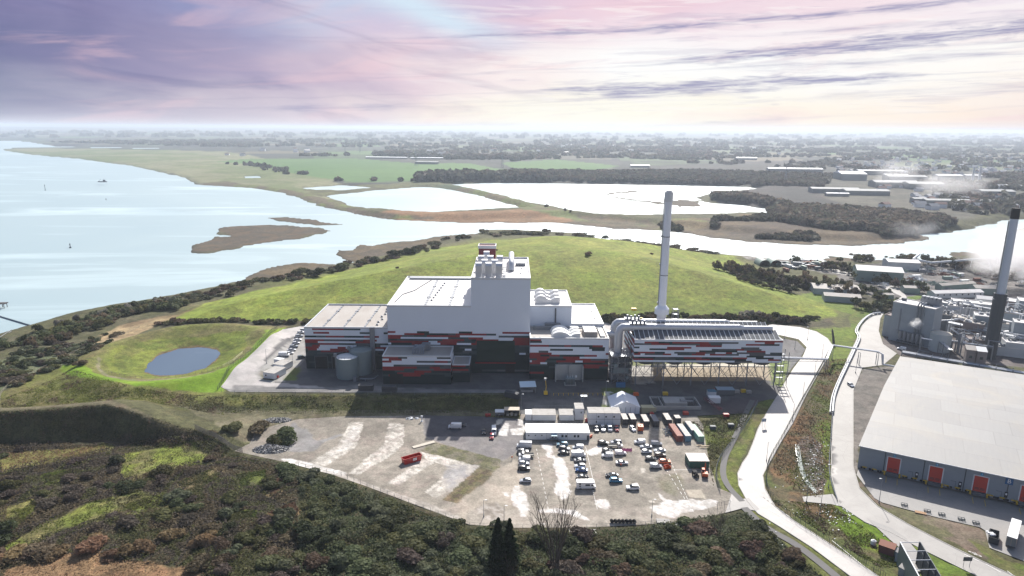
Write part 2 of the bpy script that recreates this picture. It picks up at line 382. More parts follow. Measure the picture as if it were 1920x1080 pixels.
# painted land: vertex colour times earthy noise
def ground_mat(name, big=1.0, rough=0.9, contrast=1.0, bump=0.5):
    m, t, b = newmat(name)
    at = tn(t, 'ShaderNodeAttribute', attribute_name='col'); gp = tn(t, 'ShaderNodeNewGeometry').outputs['Position']
    acc = at.outputs['Color']
    veg = at.outputs['Alpha']
    def mul(c, n, lo, hi, amt):
        v = tmap(t, n, 0.25, 0.75, lo, hi); cb = tn(t, 'ShaderNodeCombineColor')
        for i in range(3): t.links.new(v, cb.inputs[i])
        return tmix(t, amt, c, cb.outputs[0], 'MULTIPLY')
    nf = tnoise(t, gp, 1.6, 5, 0.7); nm = tnoise(t, gp, 0.33, 5, 0.62, 0.4); nl = tnoise(t, gp, 0.05, 6, 0.6, 0.6); nh = tnoise(t, gp, 0.006, 5, 0.6, 0.5)
    a2 = tn(t, 'ShaderNodeMath', operation='MULTIPLY_ADD'); t.links.new(veg, a2.inputs[0]); a2.inputs[1].default_value = 0.72*contrast; a2.inputs[2].default_value = 0.22*contrast
    acc = mul(acc, nf, 0.30, 1.60, a2.outputs[0]); acc = mul(acc, nm, 0.42, 1.50, a2.outputs[0]); acc = mul(acc, nl, 0.58, 1.36, a2.outputs[0]); acc = mul(acc, nh, 0.75, 1.25, a2.outputs[0])
    # dry tint in patches where plants grow
    ty = tmap(t, tnoise(t, gp, 0.12, 5, 0.65, 0.8), 0.5, 0.68)
    ty2 = tn(t, 'ShaderNodeMath', operation='MULTIPLY'); t.links.new(ty, ty2.inputs[0]); t.links.new(veg, ty2.inputs[1])
    ty3 = tmix_f(t, ty2.outputs[0], 0.38)
    acc = tmix(t, ty3, acc, tmix(t, 0.85, acc, (1.45, 1.02, 1.15), 'MULTIPLY'))
    t.links.new(acc, b.inputs['Base Color']); b.inputs['Roughness'].default_value = rough; b.inputs['Specular IOR Level'].default_value = 0.15
    bp = tn(t, 'ShaderNodeBump'); bp.inputs['Distance'].default_value = 0.5
    sb = tmix_f(t, veg, bump); t.links.new(sb, bp.inputs['Strength'])
    t.links.new(tmix_f2(t, nm, nf), bp.inputs['Height']); t.links.new(bp.outputs[0], b.inputs['Normal'])
    return m
def tmix_f2(t, a, b_):
    n = tn(t, 'ShaderNodeMath', operation='MULTIPLY_ADD'); t.links.new(b_, n.inputs[0]); n.inputs[1].default_value = 0.5; t.links.new(a, n.inputs[2]); return n.outputs[0]
M_GROUND = ground_mat('earth')

# ---------------------------------------------------------------- land cover
GRB, GR, GRD, OLV = (.19,.245,.03), (.125,.165,.03), (.145,.150,.05), (.082,.082,.038)
STRAW, BROWN, REED, MUD, WOOD, FIELD = (.33,.25,.14), (.13,.10,.068), (.22,.125,.062), (.088,.072,.050), (.038,.040,.036), (.075,.150,.040)
ASPH, CONC, GRAV = (.085,.084,.088), (.36,.335,.30), (.20,.18,.16)
HILLC = (.135,.175,.026)
def pl(pts, z=-3): return PL(pts, z)
# (polygon, colour A, colour B, plants 0..1, softness, ragged edge, patch size)
PAINT = []
def paint(pts, a, b=None, veg=1.0, soft=1.0, rag=2.0, patch=8.0, z=None, world=False, alpha=1.0):
    PAINT.append((pts if world else PL(pts, 0 if z is None else z), a, b or a, veg, soft, rag, patch, alpha))
MZ = -5
for p in MARSH: paint(p, MUD, (.125,.095,.055), .7, 6, 12, 18, world=True)
for p in ISLES: paint(p, MUD, (.12,.085,.05), .6, 14, 10, 12, world=True)
# far grass marsh on the left and its sea wall
paint([(4,279),(90,276),(300,280),(420,283),(480,292),(600,325),(660,345),(700,352),(620,372),(560,365),(480,350),(370,343),(340,328),(240,308),(60,289)], (.20,.20,.11), (.13,.16,.06), .6, 20, 30, 160)
paint([(370,343),(480,352),(560,366),(620,388),(700,405),(640,378),(560,356),(480,345),(420,335)], (.13,.155,.045), (.12,.10,.06), .8, 10, 20, 40)
paint([(90,268),(300,272),(460,272),(700,275),(700,281),(300,279),(110,277)], WOOD, (.07,.08,.06), .8, 30, 60, 200)
paint([(470,296),(560,296),(666,296),(772,304),(879,306),(942,318),(1010,333),(900,332),(787,336),(666,339),(600,331),(545,322),(475,306),(400,302)], FIELD, (.088,.165,.045), .15, 8, 5, 300)
paint([(939,305),(1045,299),(1162,311),(1120,319),(1040,320),(964,316)], FIELD, (.085,.16,.045), .15, 8, 5, 300)
paint([(640,345),(780,340),(900,338),(1100,341),(1320,345),(1250,348),(1000,343),(830,346),(700,356),(600,366),(560,352)], (.115,.12,.05), OLV, 1, 10, 20, 60)
paint([(964,318),(1091,322),(1300,318),(1500,335),(1320,350),(1000,343),(900,338),(1010,334)], WOOD, (.06,.055,.045), 1, 10, 20, 120)
paint([(1380,350),(1550,335),(1700,400),(1500,410),(1440,395),(1320,378),(1390,361)], (.060,.052,.046), WOOD, 1, 10, 20, 60)
paint([(1240,410),(1330,408),(1450,404),(1600,410),(1760,425),(1700,445),(1500,440),(1300,428),(1240,424)], (.075,.058,.042), (.115,.085,.05), 1, 10, 20, 50)
paint([(1240,412),(1300,408),(1340,415),(1300,424),(1240,420)], (.13,.155,.045), (.16,.12,.06), 1, 8, 12, 40)
paint([(1370,400),(1480,400),(1560,412),(1480,418),(1400,412)], (.15,.11,.055), (.10,.08,.05), 1, 10, 20, 50)
paint([(1050,395),(1120,407),(1240,412),(1300,420),(1240,424),(1060,405)], (.11,.12,.05), (.12,.10,.06), 1, 8, 12, 40)
paint([(690,402),(740,394),(830,396),(930,394),(1010,391),(1055,398),(1080,408),(1000,415),(860,413),(760,411)], REED, (.25,.15,.075), .7, 8, 10, 40)
paint([(985,393),(930,376),(880,364),(830,350),(880,352),(930,364),(1010,385),(1080,399),(1100,407)], (.13,.155,.05), (.13,.11,.06), .8, 6, 6, 30)
paint([(620,370),(650,386),(700,396),(760,402),(820,404),(690,404),(640,394),(600,384)], (.13,.15,.045), (.11,.09,.06), .8, 6, 8, 30)
paint([(1160,312),(1500,300),(1500,330),(1250,320)], (.052,.055,.044), (.065,.06,.05), 1, 20, 40, 200)
paint([(1500,325),(1920,320),(2100,360),(1920,400),(1760,412),(1600,395),(1540,350)], (.105,.10,.075), (.07,.072,.052), 1, 20, 40, 60)
# west side
paint([(-400,640),(0,626),(268,564),(440,530),(560,500),(800,455),(900,440),(880,450),(700,500),(520,545),(330,600),(290,615),(190,650),(120,700),(0,745),(-400,760)], OLV, (.105,.098,.056), 1, 5, 8, 10)
paint([(150,640),(230,603),(300,590),(360,580),(375,588),(300,606),(240,635),(180,652)], STRAW, (.22,.16,.09), .7, 3, 8, 10)
paint([(330,585),(420,562),(540,537),(660,507),(790,477),(795,484),(770,489),(660,514),(540,545),(420,571)], (.17,.105,.06), (.12,.085,.055), .8, 2, 3, 8)
paint([(0,680),(60,660),(120,650),(130,680),(60,705),(0,730)], (.13,.15,.085), (.10,.115,.06), 1, 4, 8, 14)
paint(HILL, (.190,.245,.036), (.140,.180,.030), .95, 5, 5, 30, world=True)
paint(HILL, (.235,.235,.055), (.175,.215,.036), .9, 30, 30, 16, world=True, alpha=.45)
paint([(880,452),(1150,455),(1300,480),(1330,500),(1200,480),(1000,462)], (.25,.25,.06), (.20,.225,.04), .6, 14, 14, 30, z=20, alpha=.6)
paint([(560,575),(820,560),(1150,562),(1400,575),(1500,600),(1100,605),(600,605)], (.085,.125,.026), (.13,.17,.032), .8, 14, 12, 20, z=5, alpha=.45)
paint([(300,604),(600,603),(1150,604),(1400,607),(1500,604),(1560,597),(1570,610),(1500,617),(1140,612),(600,614),(520,612),(300,614)], (.062,.060,.034), (.085,.075,.045), 1, 2, 3, 8)
# around the pond
paint([(120,690),(190,645),(290,618),(510,612),(540,612),(440,722),(420,738),(600,742),(980,742),(980,770),(560,772),(420,770),(330,765),(250,758),(0,768),(-200,780),(-200,760),(0,738),(60,703)], (.145,.155,.042), (.160,.145,.058), .9, 2, 3, 14)
paint([(118,685),(138,689),(200,712),(300,719),(400,708),(470,660),(505,622),(535,614),(440,718),(415,735),(330,738),(230,731),(150,717),(118,702)], (.14,.235,.018), (.165,.235,.024), .45, 1.5, 2, 10)
paint([(190,685),(225,655),(300,636),(400,627),(470,627),(455,655),(430,680),(400,700),(330,710),(230,705)], (.175,.200,.036), (.135,.170,.030), .8, 2, 3, 10)
paint([(215,668),(250,647),(330,634),(410,634),(440,645),(425,652),(400,643),(335,641),(265,655),(232,680),(262,700),(330,704),(395,694),(440,668),(448,672),(400,703),(330,711),(250,706),(215,688)], (.115,.145,.028), (.15,.16,.04), .9, 1.2, 1, 6)
paint([(184,678),(192,679),(188,695),(205,707),(255,713),(330,712),(400,703),(402,707),(330,716),(250,718),(200,712),(182,697)], (.22,.20,.12), (.17,.17,.085), .6, .8, .8, 5)
paint([(272,695),(277,676),(300,658),(335,648),(376,645),(408,650),(415,660),(404,674),(388,687),(345,699),(300,704)], (.165,.115,.055), (.13,.10,.05), .9, 1.2, 1.5, 5, z=-2)
paint([(255,758),(600,744),(980,745),(980,768),(560,771),(420,768),(330,765)], (.070,.076,.026), (.092,.088,.034), 1, 2, 3, 9)  # bank face before the plant: shade of the backlit slope painted into the grass
paint([(0,768),(200,755),(260,770),(400,796),(440,828),(400,815),(330,795),(200,765),(0,776)], (.15,.13,.08), (.11,.10,.06), .9, 1.5, 2, 8, z=6)
# foreground scrub floor
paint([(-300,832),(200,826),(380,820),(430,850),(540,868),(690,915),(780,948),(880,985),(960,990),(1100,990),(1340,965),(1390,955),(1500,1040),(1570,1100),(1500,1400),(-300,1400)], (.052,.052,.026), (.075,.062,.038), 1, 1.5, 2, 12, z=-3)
FG = [([(233,850),(300,838),(364,830),(400,855),(391,862),(292,885),(239,898),(222,887)], (.17,.205,.038), (.16,.15,.06)),
 ([(0,850),(198,836),(200,842),(146,854),(35,878),(0,888)], (.24,.225,.075), (.17,.17,.05)), ([(163,940),(270,929),(300,945),(204,965),(110,1000),(29,1035),(0,1050),(0,1030),(87,975)], (.155,.185,.038), (.19,.175,.07)),
 ([(80,890),(125,880),(130,895),(90,910)], (.16,.17,.04), GR), ([(496,963),(554,940),(562,960),(501,972)], STRAW, (.26,.18,.09)), ([(500,925),(530,880),(545,905),(515,932)], STRAW, (.22,.16,.08)),
 ([(0,1066),(120,1040),(180,1030),(210,1048),(300,1056),(385,1062),(400,1100),(0,1100)], (.25,.16,.085), (.20,.13,.07)), ([(430,955),(490,960),(480,975),(420,985)], (.15,.16,.045), GR), ([(440,890),(500,880),(505,910),(450,920)], (.13,.155,.035), OLV), ([(212,925),(300,928),(325,950),(250,965),(220,950)], (.15,.18,.04), (.17,.16,.07)), ([(10,955),(60,935),(80,950),(40,985),(5,985)], (.19,.18,.06), (.14,.16,.04)), ([(330,905),(400,878),(420,890),(360,925)], (.19,.15,.08), (.14,.13,.05))]
for p, a, b in FG: paint(p, a, b, 1, 1.5, 4, 7, z=-3)
# bank foot and rough ground west of the yard
paint([(330,768),(420,770),(980,771),(980,779),(560,785),(500,800),(470,830),(440,832),(400,800)], (.150,.135,.085), (.115,.108,.06), .8, 1, 2.5, 8, z=-3)
# verges on the right
paint([(1330,745),(1440,745),(1455,760),(1390,850),(1386,905),(1422,954),(1400,960),(1350,930),(1340,850),(1330,790)], (.125,.150,.032), (.13,.125,.045), .9, 1, 2, 10, z=-2)
paint([(1140,770),(1330,775),(1440,745),(1390,830),(1350,860),(1345,930),(1325,870),(1310,800),(1230,790)], (.105,.125,.032), (.13,.12,.055), 1, 1, 3, 7, z=-2.5)
paint([(1390,952),(1425,952),(1700,1100),(1560,1100)], (.12,.135,.035), (.10,.105,.04), .9, 1, 2, 8, z=-3)
paint([(1560,652),(1600,640),(1616,612),(1590,676),(1562,753),(1560,887),(1575,940),(1660,985),(1760,1100),(1660,1090),(1454,941),(1435,900),(1440,860),(1512,743)], (.095,.115,.034), (.12,.10,.055), 1, 1, 3, 9, z=-2)
paint([(1450,830),(1500,770),(1530,790),(1500,830),(1500,900),(1470,905),(1445,880)], (.17,.10,.05), (.10,.085,.042), 1, 2, 4, 6, z=-2)
paint([(1500,830),(1520,815),(1545,850),(1550,905),(1535,923),(1515,905)], (.16,.13,.11), (.09,.08,.06), 1, 1.5, 3, 5, z=-2)
paint([(1532,800),(1556,790),(1560,887),(1566,915),(1548,922),(1545,860)], (.11,.165,.02), (.13,.15,.03), .7, 1, 1.5, 6, z=-2)
paint([(1545,945),(1580,940),(1640,975),(1700,1010),(1690,1060),(1600,1010),(1560,980)], (.105,.170,.014), (.13,.165,.025), .6, 1.5, 3, 8, z=-3)
paint([(1485,920),(1560,942),(1555,965),(1510,955),(1490,940)], (.10,.075,.045), (.17,.11,.055), 1, 2, 3, 5, z=-2)
paint([(1671,989),(1760,1025),(1900,1110),(1750,1110),(1690,1020)], (.10,.15,.022), (.12,.135,.03), .7, 1, 1.5, 7, z=-3)
paint([(1600,640),(1640,590),(1668,572),(1640,575),(1600,560),(1590,620),(1560,640),(1590,650)], (.10,.145,.024), (.12,.13,.035), .9, 1, 3, 9)
paint([(1455,628),(1520,618),(1600,612),(1600,680),(1560,700),(1545,632)], (.115,.16,.025), GR, .8, 1, 3, 9)
paint([(1464,636),(1490,641),(1508,653),(1505,662),(1470,655)], (.115,.170,.018), GR, .6, .6, .5, 9)
# warehouse surround
paint([(1616,696),(1660,690),(1700,690),(1612,835),(1606,895),(1600,870),(1597,740)], GRAV, (.15,.14,.125), .4, .8, 1, 5, z=-1)
paint([(1622,905),(1653,937),(1761,966),(1840,985),(1858,1030),(1900,1055),(1860,1050),(1704,976),(1647,943),(1604,903)], (.17,.135,.10), (.12,.115,.06), .7, .8, 1.5, 6, z=-2.5)
paint([(1820,1010),(1862,1030),(1960,1080),(1960,1110),(1850,1050)], (.11,.15,.028), (.14,.14,.05), .7, .8, 2, 5, z=-2.5)
# mill ground and scrap yards
paint([(1668,572),(1720,560),(1900,540),(2300,540),(2300,720),(1920,690),(1690,668),(1655,642)], (.12,.105,.10), (.16,.14,.13), .5, 1, 2, 10)
paint([(1600,500),(1690,488),(1920,480),(2300,480),(2300,560),(1920,555),(1800,570),(1700,572),(1640,560),(1560,520)], (.085,.080,.075), (.17,.16,.15), .9, 3, 6, 12)
paint([(1640,556),(1680,560),(1760,548),(1820,530),(1830,536),(1740,556),(1680,572)], (.11,.165,.028), GR, .7, 2, 2, 9)
paint([(1390,484),(1480,492),(1560,508),(1600,520),(1560,522),(1500,508),(1400,492)], (.30,.285,.26), (.12,.11,.10), .6, 3, 4, 8, z=-3)
paint([(1890,450),(1960,430),(1960,470),(1880,480)], (.11,.13,.04), MUD, .8, 4, 8, 20, z=-3)
# the hill's wooded hollow
paint([(1358,512),(1380,505),(1440,512),(1500,520),(1560,530),(1620,545),(1660,575),(1600,570),(1530,555),(1450,545),(1390,530)], (.055,.053,.033), OLV, 1, 3, 5, 10, z=2)
paint([(1418,528),(1440,526),(1464,531),(1462,538),(1440,540)], (.11,.16,.025), GR, .7, 2, 2, 10, z=2)
paint([(1500,552),(1530,548),(1600,565),(1600,590),(1560,580)], (.11,.165,.022), GR, .7, 2, 2, 10, z=0)
def voro(x, y, size, seed):
    gx = np.floor(x/size).astype(np.int64); gy = np.floor(y/size).astype(np.int64)
    best = np.full(x.shape, 1e18); idx = np.zeros(x.shape, np.int64); sec = np.full(x.shape, 1e18)
    for i in (-1, 0, 1):
        for j in (-1, 0, 1):
            a = (gx+i) & 255; b = (gy+j+seed*31) & 255
            cx = (gx+i+0.15+0.7*_tab[a, b])*size; cy = (gy+j+0.15+0.7*_tab[b, a])*size
            d = (x-cx)**2+(y-cy)**2; k = d < best
            sec = np.where(k, best, np.minimum(sec, d)); idx = np.where(k, (a*73+b*151) & 65535, idx); best = np.where(k, d, best)
    return idx, np.sqrt(sec)-np.sqrt(best)
FARC = 1.15*np.array([(.075,.12,.045),(.085,.14,.05),(.05,.055,.042),(.06,.06,.048),(.15,.13,.09),(.055,.06,.045),(.10,.12,.06),(.045,.05,.04),(.12,.11,.07),(.06,.075,.045)])
def cover(x, y, plist=None, base=None):
    n = len(x); col = np.empty((n, 4)); r = np.hypot(x, y)
    col[:, :3] = np.array(OLV)*(0.8+0.5*fbm(x, y, 20, 3, 21))[:, None]; col[:, 3] = 1
    if base is not None: col[:, :3] = np.array(base)
    m = y > 1150
    if m.any() and base is None:
        xs, ys = x[m]+60*fbm(x[m], y[m], 300, 2, 5), y[m]+60*fbm(x[m], y[m], 300, 2, 6)
        idx, e = voro(xs, ys*0.8, 420, 3)
        c = FARC[idx % 10]; wd = (fbm(x[m], y[m], 700, 3, 33) > 0.52)
        c = np.where(wd[:, None], c*0.55+np.array((.06,.06,.05))*0.45, c)
        hedge = (e < 30)[:, None]; c = np.where(hedge, np.array((.04,.045,.035)), c)
        c = c*(0.8+0.4*fbm(x[m], y[m], 90, 3, 14))[:, None]
        t = ss((y[m]-1150)/300)[:, None]; col[m, :3] = col[m, :3]*(1-t)+c*t; col[m, 3] = 0.8
    for poly, a, b, veg, soft, rag, patch, al in (PAINT if plist is None else plist):
        p = np.array(poly); mg = soft+rag+2
        k = (x > p[:, 0].min()-mg) & (x < p[:, 0].max()+mg) & (y > p[:, 1].min()-mg) & (y < p[:, 1].max()+mg)
        if not k.any(): continue
        X, Y = x[k], y[k]; sdv = sdist(X, Y, poly, mg)+(fbm(X, Y, max(rag*3, 1.5), 3, 40)-0.5)*2*rag
        w = (ss((sdv+soft/2)/soft)*al)[:, None]
        f = ss((fbm(X, Y, patch, 4, 50)-0.38)/0.24)[:, None]
        c = np.array(a)*(1-f)+np.array(b)*f
        col[k, :3] = col[k, :3]*(1-w)+c*w; col[k, 3] = col[k, 3]*(1-w[:, 0])+veg*w[:, 0]
    # shore mud just above the water line
    return col
def arr_mesh(name, V, F, col=None, mats=None, smooth=False, facecol=None):
    me = bpy.data.meshes.new(name); nv, nf, k = len(V), len(F), F.shape[1]
    me.vertices.add(nv); me.vertices.foreach_set('co', np.asarray(V, np.float32).ravel())
    me.loops.add(nf*k); me.loops.foreach_set('vertex_index', F.astype(np.int32).ravel())
    me.polygons.add(nf); me.polygons.foreach_set('loop_start', np.arange(0, nf*k, k, dtype=np.int32))
    if smooth: me.polygons.foreach_set('use_smooth', np.ones(nf, bool))
    me.update(calc_edges=True)
    if col is not None:
        a = me.color_attributes.new('col', 'FLOAT_COLOR', 'POINT'); a.data.foreach_set('color', np.asarray(col, np.float32).ravel())
    for mt in (mats if isinstance(mats, (list, tuple)) else [mats]): me.materials.append(mt)
    me.validate(); return me

# ---------------------------------------------------------------- sheets laid on the ground
SHEETS = []       # outlines under which the ground is pressed down
def sheet(name, poly, off, mat, step=3.0, painted=False, kind='structure', press=True, flat=None, warp=0.0):
    """a thin draped sheet; poly in world x,y"""
    if press: SHEETS.append(poly)
    out = []
    n = len(poly)
    for i in range(n):
        a = Vector(poly[i]); b = Vector(poly[(i+1) % n]); L = (b-a).length; k = max(1, int(L/step))
        for j in range(k): out.append(tuple(a.lerp(b, j/k)))
    p = np.array(poly); xs = np.arange(p[:, 0].min(), p[:, 0].max(), step); ys = np.arange(p[:, 1].min(), p[:, 1].max(), step)
    gx, gy = np.meshgrid(xs, ys); gx = gx.ravel(); gy = gy.ravel(); k = sdist(gx, gy, poly, 5) > step*0.45
    pts = [Vector(q) for q in out]+[Vector((a, b)) for a, b in zip(gx[k], gy[k])]
    ne = len(out)
    v, e, f, *_ = delaunay_2d_cdt(pts, [(i, (i+1) % ne) for i in range(ne)], [], 0, 1e-5)
    V = np.array([(q.x, q.y) for q in v]); Z = np.full(len(V), flat, float) if flat is not None else height(V[:, 0], V[:, 1])
    cx = V[np.array(f)].mean(1) if len(f) else V
    ok = sdist(cx[:, 0], cx[:, 1], poly, 5) > 0
    F = np.array(f)[ok]
    a, b, c = V[F[:, 0]], V[F[:, 1]], V[F[:, 2]]
    cr = (b[:, 0]-a[:, 0])*(c[:, 1]-a[:, 1])-(b[:, 1]-a[:, 1])*(c[:, 0]-a[:, 0])
    F = np.where((cr < 0)[:, None], F[:, ::-1], F)
    V3 = np.column_stack([V, Z+off])
    col = cover(V[:, 0], V[:, 1], painted[0], painted[1]) if painted else None
    o = link(name, arr_mesh(name, V3, F, col, mat)); o['kind'] = kind; return o
def ribbon(pts, w0, w1=None, world=True):
    """outline of a band of width w0 about a polyline"""
    p = [Vector(q) for q in pts]; Lf, Rt = [], []
    for i, q in enumerate(p):
        d = (p[min(i+1, len(p)-1)]-p[max(i-1, 0)]).normalized(); n = Vector((-d.y, d.x)); w = w0 if w1 is None else w0+(w1-w0)*i/(len(p)-1)
        Lf.append(tuple(q+n*w/2)); Rt.append(tuple(q-n*w/2))
    return Rt+Lf[::-1]
def smoothline(pts, k=6):
    out = []; p = [Vector(q) for q in pts]; n = len(p)
    for i in range(n-1):
        a, b, c, d = p[max(i-1, 0)], p[i], p[i+1], p[min(i+2, n-1)]
        for j in range(k):
            t = j/k; out.append(tuple(0.5*((2*b)+(c-a)*t+(2*a-5*b+4*c-d)*t*t+(3*b-a-3*c+d)*t**3)))
    out.append(tuple(p[-1])); return out
def smoothpoly(pts, k=4):
    n = len(pts); p = [Vector(q) for q in pts]; out = []
    for i in range(n):
        a, b, c, d = p[i-1], p[i], p[(i+1) % n], p[(i+2) % n]
        for j in range(k):
            t = j/k; out.append(tuple(0.5*((2*b)+(c-a)*t+(2*a-5*b+4*c-d)*t*t+(3*b-a-3*c+d)*t**3)))
    return out
# ================================================================ SETTING
def cc(x0, y0, s, *pts): return [(x0+a/s, y0+b/s) for a, b in pts]      # corner + zoom factor of a magnified view -> pixels
# ---- car park (concrete pads, dried silt, asphalt)
LOTPX = [(440,846),(468,832),(478,812),(505,800),(560,786),(640,781),(800,779),(905,781),(975,786),(978,768),(1140,768),(1180,776),(1300,778),(1318,800),(1330,870),(1346,915),(1372,925),(1400,941),(1390,954),(1340,966),(1270,979),(1190,985),(1100,989),(960,990),(880,984),(780,947),(690,913),(620,889),(540,868)]
LOT = PL(LOTPX, -3)
YARD = []
def yp(pts, a, b=None, veg=.35, soft=.5, rag=.8, patch=5, al=1.0): YARD.append((PL(pts, -3), a, b or a, veg, soft, rag, patch, al))
DUST, PALE, WHT, DK = (.205,.185,.158), (.42,.385,.35), (.74,.71,.68), (.095,.092,.096)
yp(LOTPX, (.285,.255,.212), (.215,.193,.160), .5, .5, 1, 9)
yp([(790,776),(975,776),(985,840),(930,870),(812,826),(795,815)], (.18,.168,.165), (.215,.198,.188), .3)
yp([(795,776),(935,779),(945,818),(800,819)], (.105,.100,.106), (.085,.082,.088), .2, .5, .5)  # asphalt, with the boiler tower's cast shadow painted into its dark tone
yp(cc(400,740,3.177,(350,300),(480,160),(620,270),(760,240),(600,330),(480,350)), (.22,.21,.20), (.26,.25,.24), .3, 1, 2, 4)
for q in ([(656,792),(683,792),(668,838),(610,874),(581,867),(633,836)], [(730,793),(759,795),(756,834),(740,850),(671,891),(652,888),(719,834)],
          [(790,860),(815,866),(749,910),(726,907)], [(787,847),(830,852),(900,871),(860,903),(819,935),(797,922),(853,877),(800,863)]):
    yp(q, (.56,.52,.46), (.36,.33,.285), .6, .3, .7, 1.4)
yp([(835,872),(900,873),(850,925),(830,915)], (.27,.265,.275), PALE, .2, 1, 1.5, 3, .7)
yp([(660,800),(676,800),(655,840),(600,866),(640,838)], WHT, PALE, .2, 1.5, 1, 1.5, .45)
yp([(530,862),(560,868),(640,888),(700,910),(800,943),(880,976),(900,984),(880,986),(780,948),(690,914),(620,890)], (.44,.40,.35), (.30,.27,.235), .3, .5, .6, 3)
yp([(525,860),(545,860),(600,874),(650,886),(648,893),(600,885),(540,869)], WHT, (.5,.47,.43), .2, .5, .6, 2)
yp([(812,828),(938,862),(936,886),(900,874),(787,846)], (.165,.150,.105), (.12,.118,.06), .9, .6, .8, 3)
yp([(900,874),(937,886),(862,946),(829,938)], (.165,.13,.075), (.11,.10,.055), 1, .4, .6, 3)
yp([(908,880),(918,882),(850,942),(838,938)], (.10,.075,.05), (.13,.12,.05), 1, .4, .5, 2)
yp([(935,880),(985,850),(985,985),(880,984),(850,950)], (.38,.33,.27), (.30,.265,.215), .35, 1.5, 2, 6)
yp([(880,955),(1340,945),(1390,940),(1390,956),(1340,968),(1100,992),(960,992),(880,986)], (.36,.32,.27), (.28,.25,.21), .35, 1.5, 2, 4)
for x0, x1 in ((1035,1042), (1100,1108), (1228,1236), (1165,1171)):      # worn bands between the parking bays
    yp([(x0-6,830),(x1-6,830),(x1+30,985),(x0+24,985)], (.27,.24,.20), (.22,.195,.165), .3, 1.5, 1.5, 4, .7)
for q in (cc(860,730,3.84,(690,490),(740,500),(780,570),(775,650),(790,780),(745,800),(705,740),(715,640),(690,560)), cc(860,730,3.84,(390,690),(440,690),(470,760),(520,830),(500,930),(430,925),(400,850),(380,770)),
          cc(860,730,3.84,(990,805),(1050,800),(1092,840),(1070,868),(1000,865)), cc(860,730,3.84,(1400,850),(1500,800),(1680,790),(1870,800),(1860,840),(1700,880),(1540,915),(1440,895)),
          cc(860,730,3.84,(1245,625),(1290,650),(1310,720),(1270,720)), cc(860,730,3.84,(605,400),(660,400),(690,450),(640,470)), cc(860,730,3.84,(620,460),(700,480),(700,500),(640,490)),
          cc(860,730,3.84,(1420,740),(1450,750),(1490,790),(1540,790),(1560,830),(1480,810)), cc(860,730,3.84,(330,240),(360,240),(350,340),(300,330),(290,290)), cc(860,730,3.84,(420,210),(470,220),(470,270),(430,260)),
          cc(860,730,3.84,(370,290),(480,270),(470,330),(380,330)), cc(860,730,3.84,(560,860),(820,860),(990,950),(940,960),(700,890),(560,890)), cc(860,730,3.84,(930,450),(1010,420),(1030,450),(960,470)),
          cc(860,730,3.84,(310,735),(370,740),(360,775),(320,770)), cc(860,730,3.84,(1440,820),(1500,820),(1480,840)), cc(860,730,3.84,(450,960),(640,970),(560,985),(440,975))):
    yp(q, (.66,.63,.60), (.50,.47,.43), .3, .35, 2.2, 1.2)
yp(cc(860,730,3.84,(120,860),(280,800),(340,880),(300,930),(180,940)), (.21,.18,.15), (.42,.38,.34), .2, 1, 1.5, 1.4, .8)
yp(cc(860,730,3.84,(1640,725),(1750,720),(1780,790),(1660,775)), (.45,.40,.32), (.38,.335,.27), .2, .3, .3, 3)
for q in (cc(860,730,3.84,(1310,570),(1340,570),(1345,600),(1315,600)), cc(860,730,3.84,(1365,800),(1405,800),(1410,815),(1370,815)), cc(860,730,3.84,(280,215),(330,215),(300,250),(260,260))): yp(q, (.5,.46,.4), None, .1, .3, .2)
yp(cc(860,730,3.84,(1390,620),(1600,600),(1640,720),(1560,760),(1440,700)), (.155,.15,.095), (.19,.175,.13), .8, 2, 2, 5, .8)
yp(cc(860,730,3.84,(420,440),(540,400),(540,580),(430,600)), (.16,.15,.135), None, .3, 2, 2, 5, .5)
M_YARD = ground_mat('yard_concrete', rough=0.8, contrast=.95, bump=0.25)
sheet('car_park', LOT, 0.04, M_YARD, 0.6, painted=(YARD, (.26,.235,.20)))

# ---- plant yard, roads, paths
PLOT = PL([(414,726),(432,735),(600,736),(970,737),(975,765),(1140,766),(1200,772),(1300,774),(1345,772),(1400,772),(1425,752),(1455,747),(1470,718),(1483,692),(1500,672),(1510,655),(1495,640),(1464,634),(1440,628),(1440,611),(1300,609),(1130,606),(900,604),(700,606),(590,607),(530,618),(480,664)], 0)
YP2 = []
def pp(pts, a, b=None, veg=.25, soft=.4, rag=.4, patch=6, al=1.0, z=0): YP2.append((PL(pts, z), a, b or a, veg, soft, rag, patch, al))
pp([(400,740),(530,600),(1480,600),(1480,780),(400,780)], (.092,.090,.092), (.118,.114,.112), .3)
pp([(414,726),(432,735),(600,736),(640,728),(560,722),(500,715),(480,704),(530,640),(575,622),(1480,622),(1480,600),(520,600)], (.46,.43,.41), (.38,.36,.34), .15)
pp([(440,722),(600,728),(660,722),(760,728),(970,731),(970,738),(600,737),(430,736)], (.24,.23,.22), (.17,.165,.16), .3)
pp([(480,703),(491,718),(532,716),(575,668),(570,628),(560,628)], (.33,.32,.30), (.28,.27,.25), .2)
pp(cc(0,560,3.177,(1690,485),(1760,490),(1800,400),(1740,420)), GR, (.11,.13,.03), .9, .5, .3)
pp(cc(0,560,3.177,(1545,450),(1570,490),(1640,490),(1600,420)), (.09,.10,.05), (.2,.18,.15), .9, .4, .3)
pp([(1130,728),(1178,726),(1195,737),(1130,742)], GR, (.10,.12,.03), .9, .5, .3); pp([(1120,752),(1160,752),(1160,765),(1110,765)], (.12,.16,.02), GR, .9, .5, .3)
pp([(1225,688),(1465,686),(1470,720),(1440,714),(1225,715)], (.33,.27,.19), (.28,.23,.165), .15, .3, .2, 8)
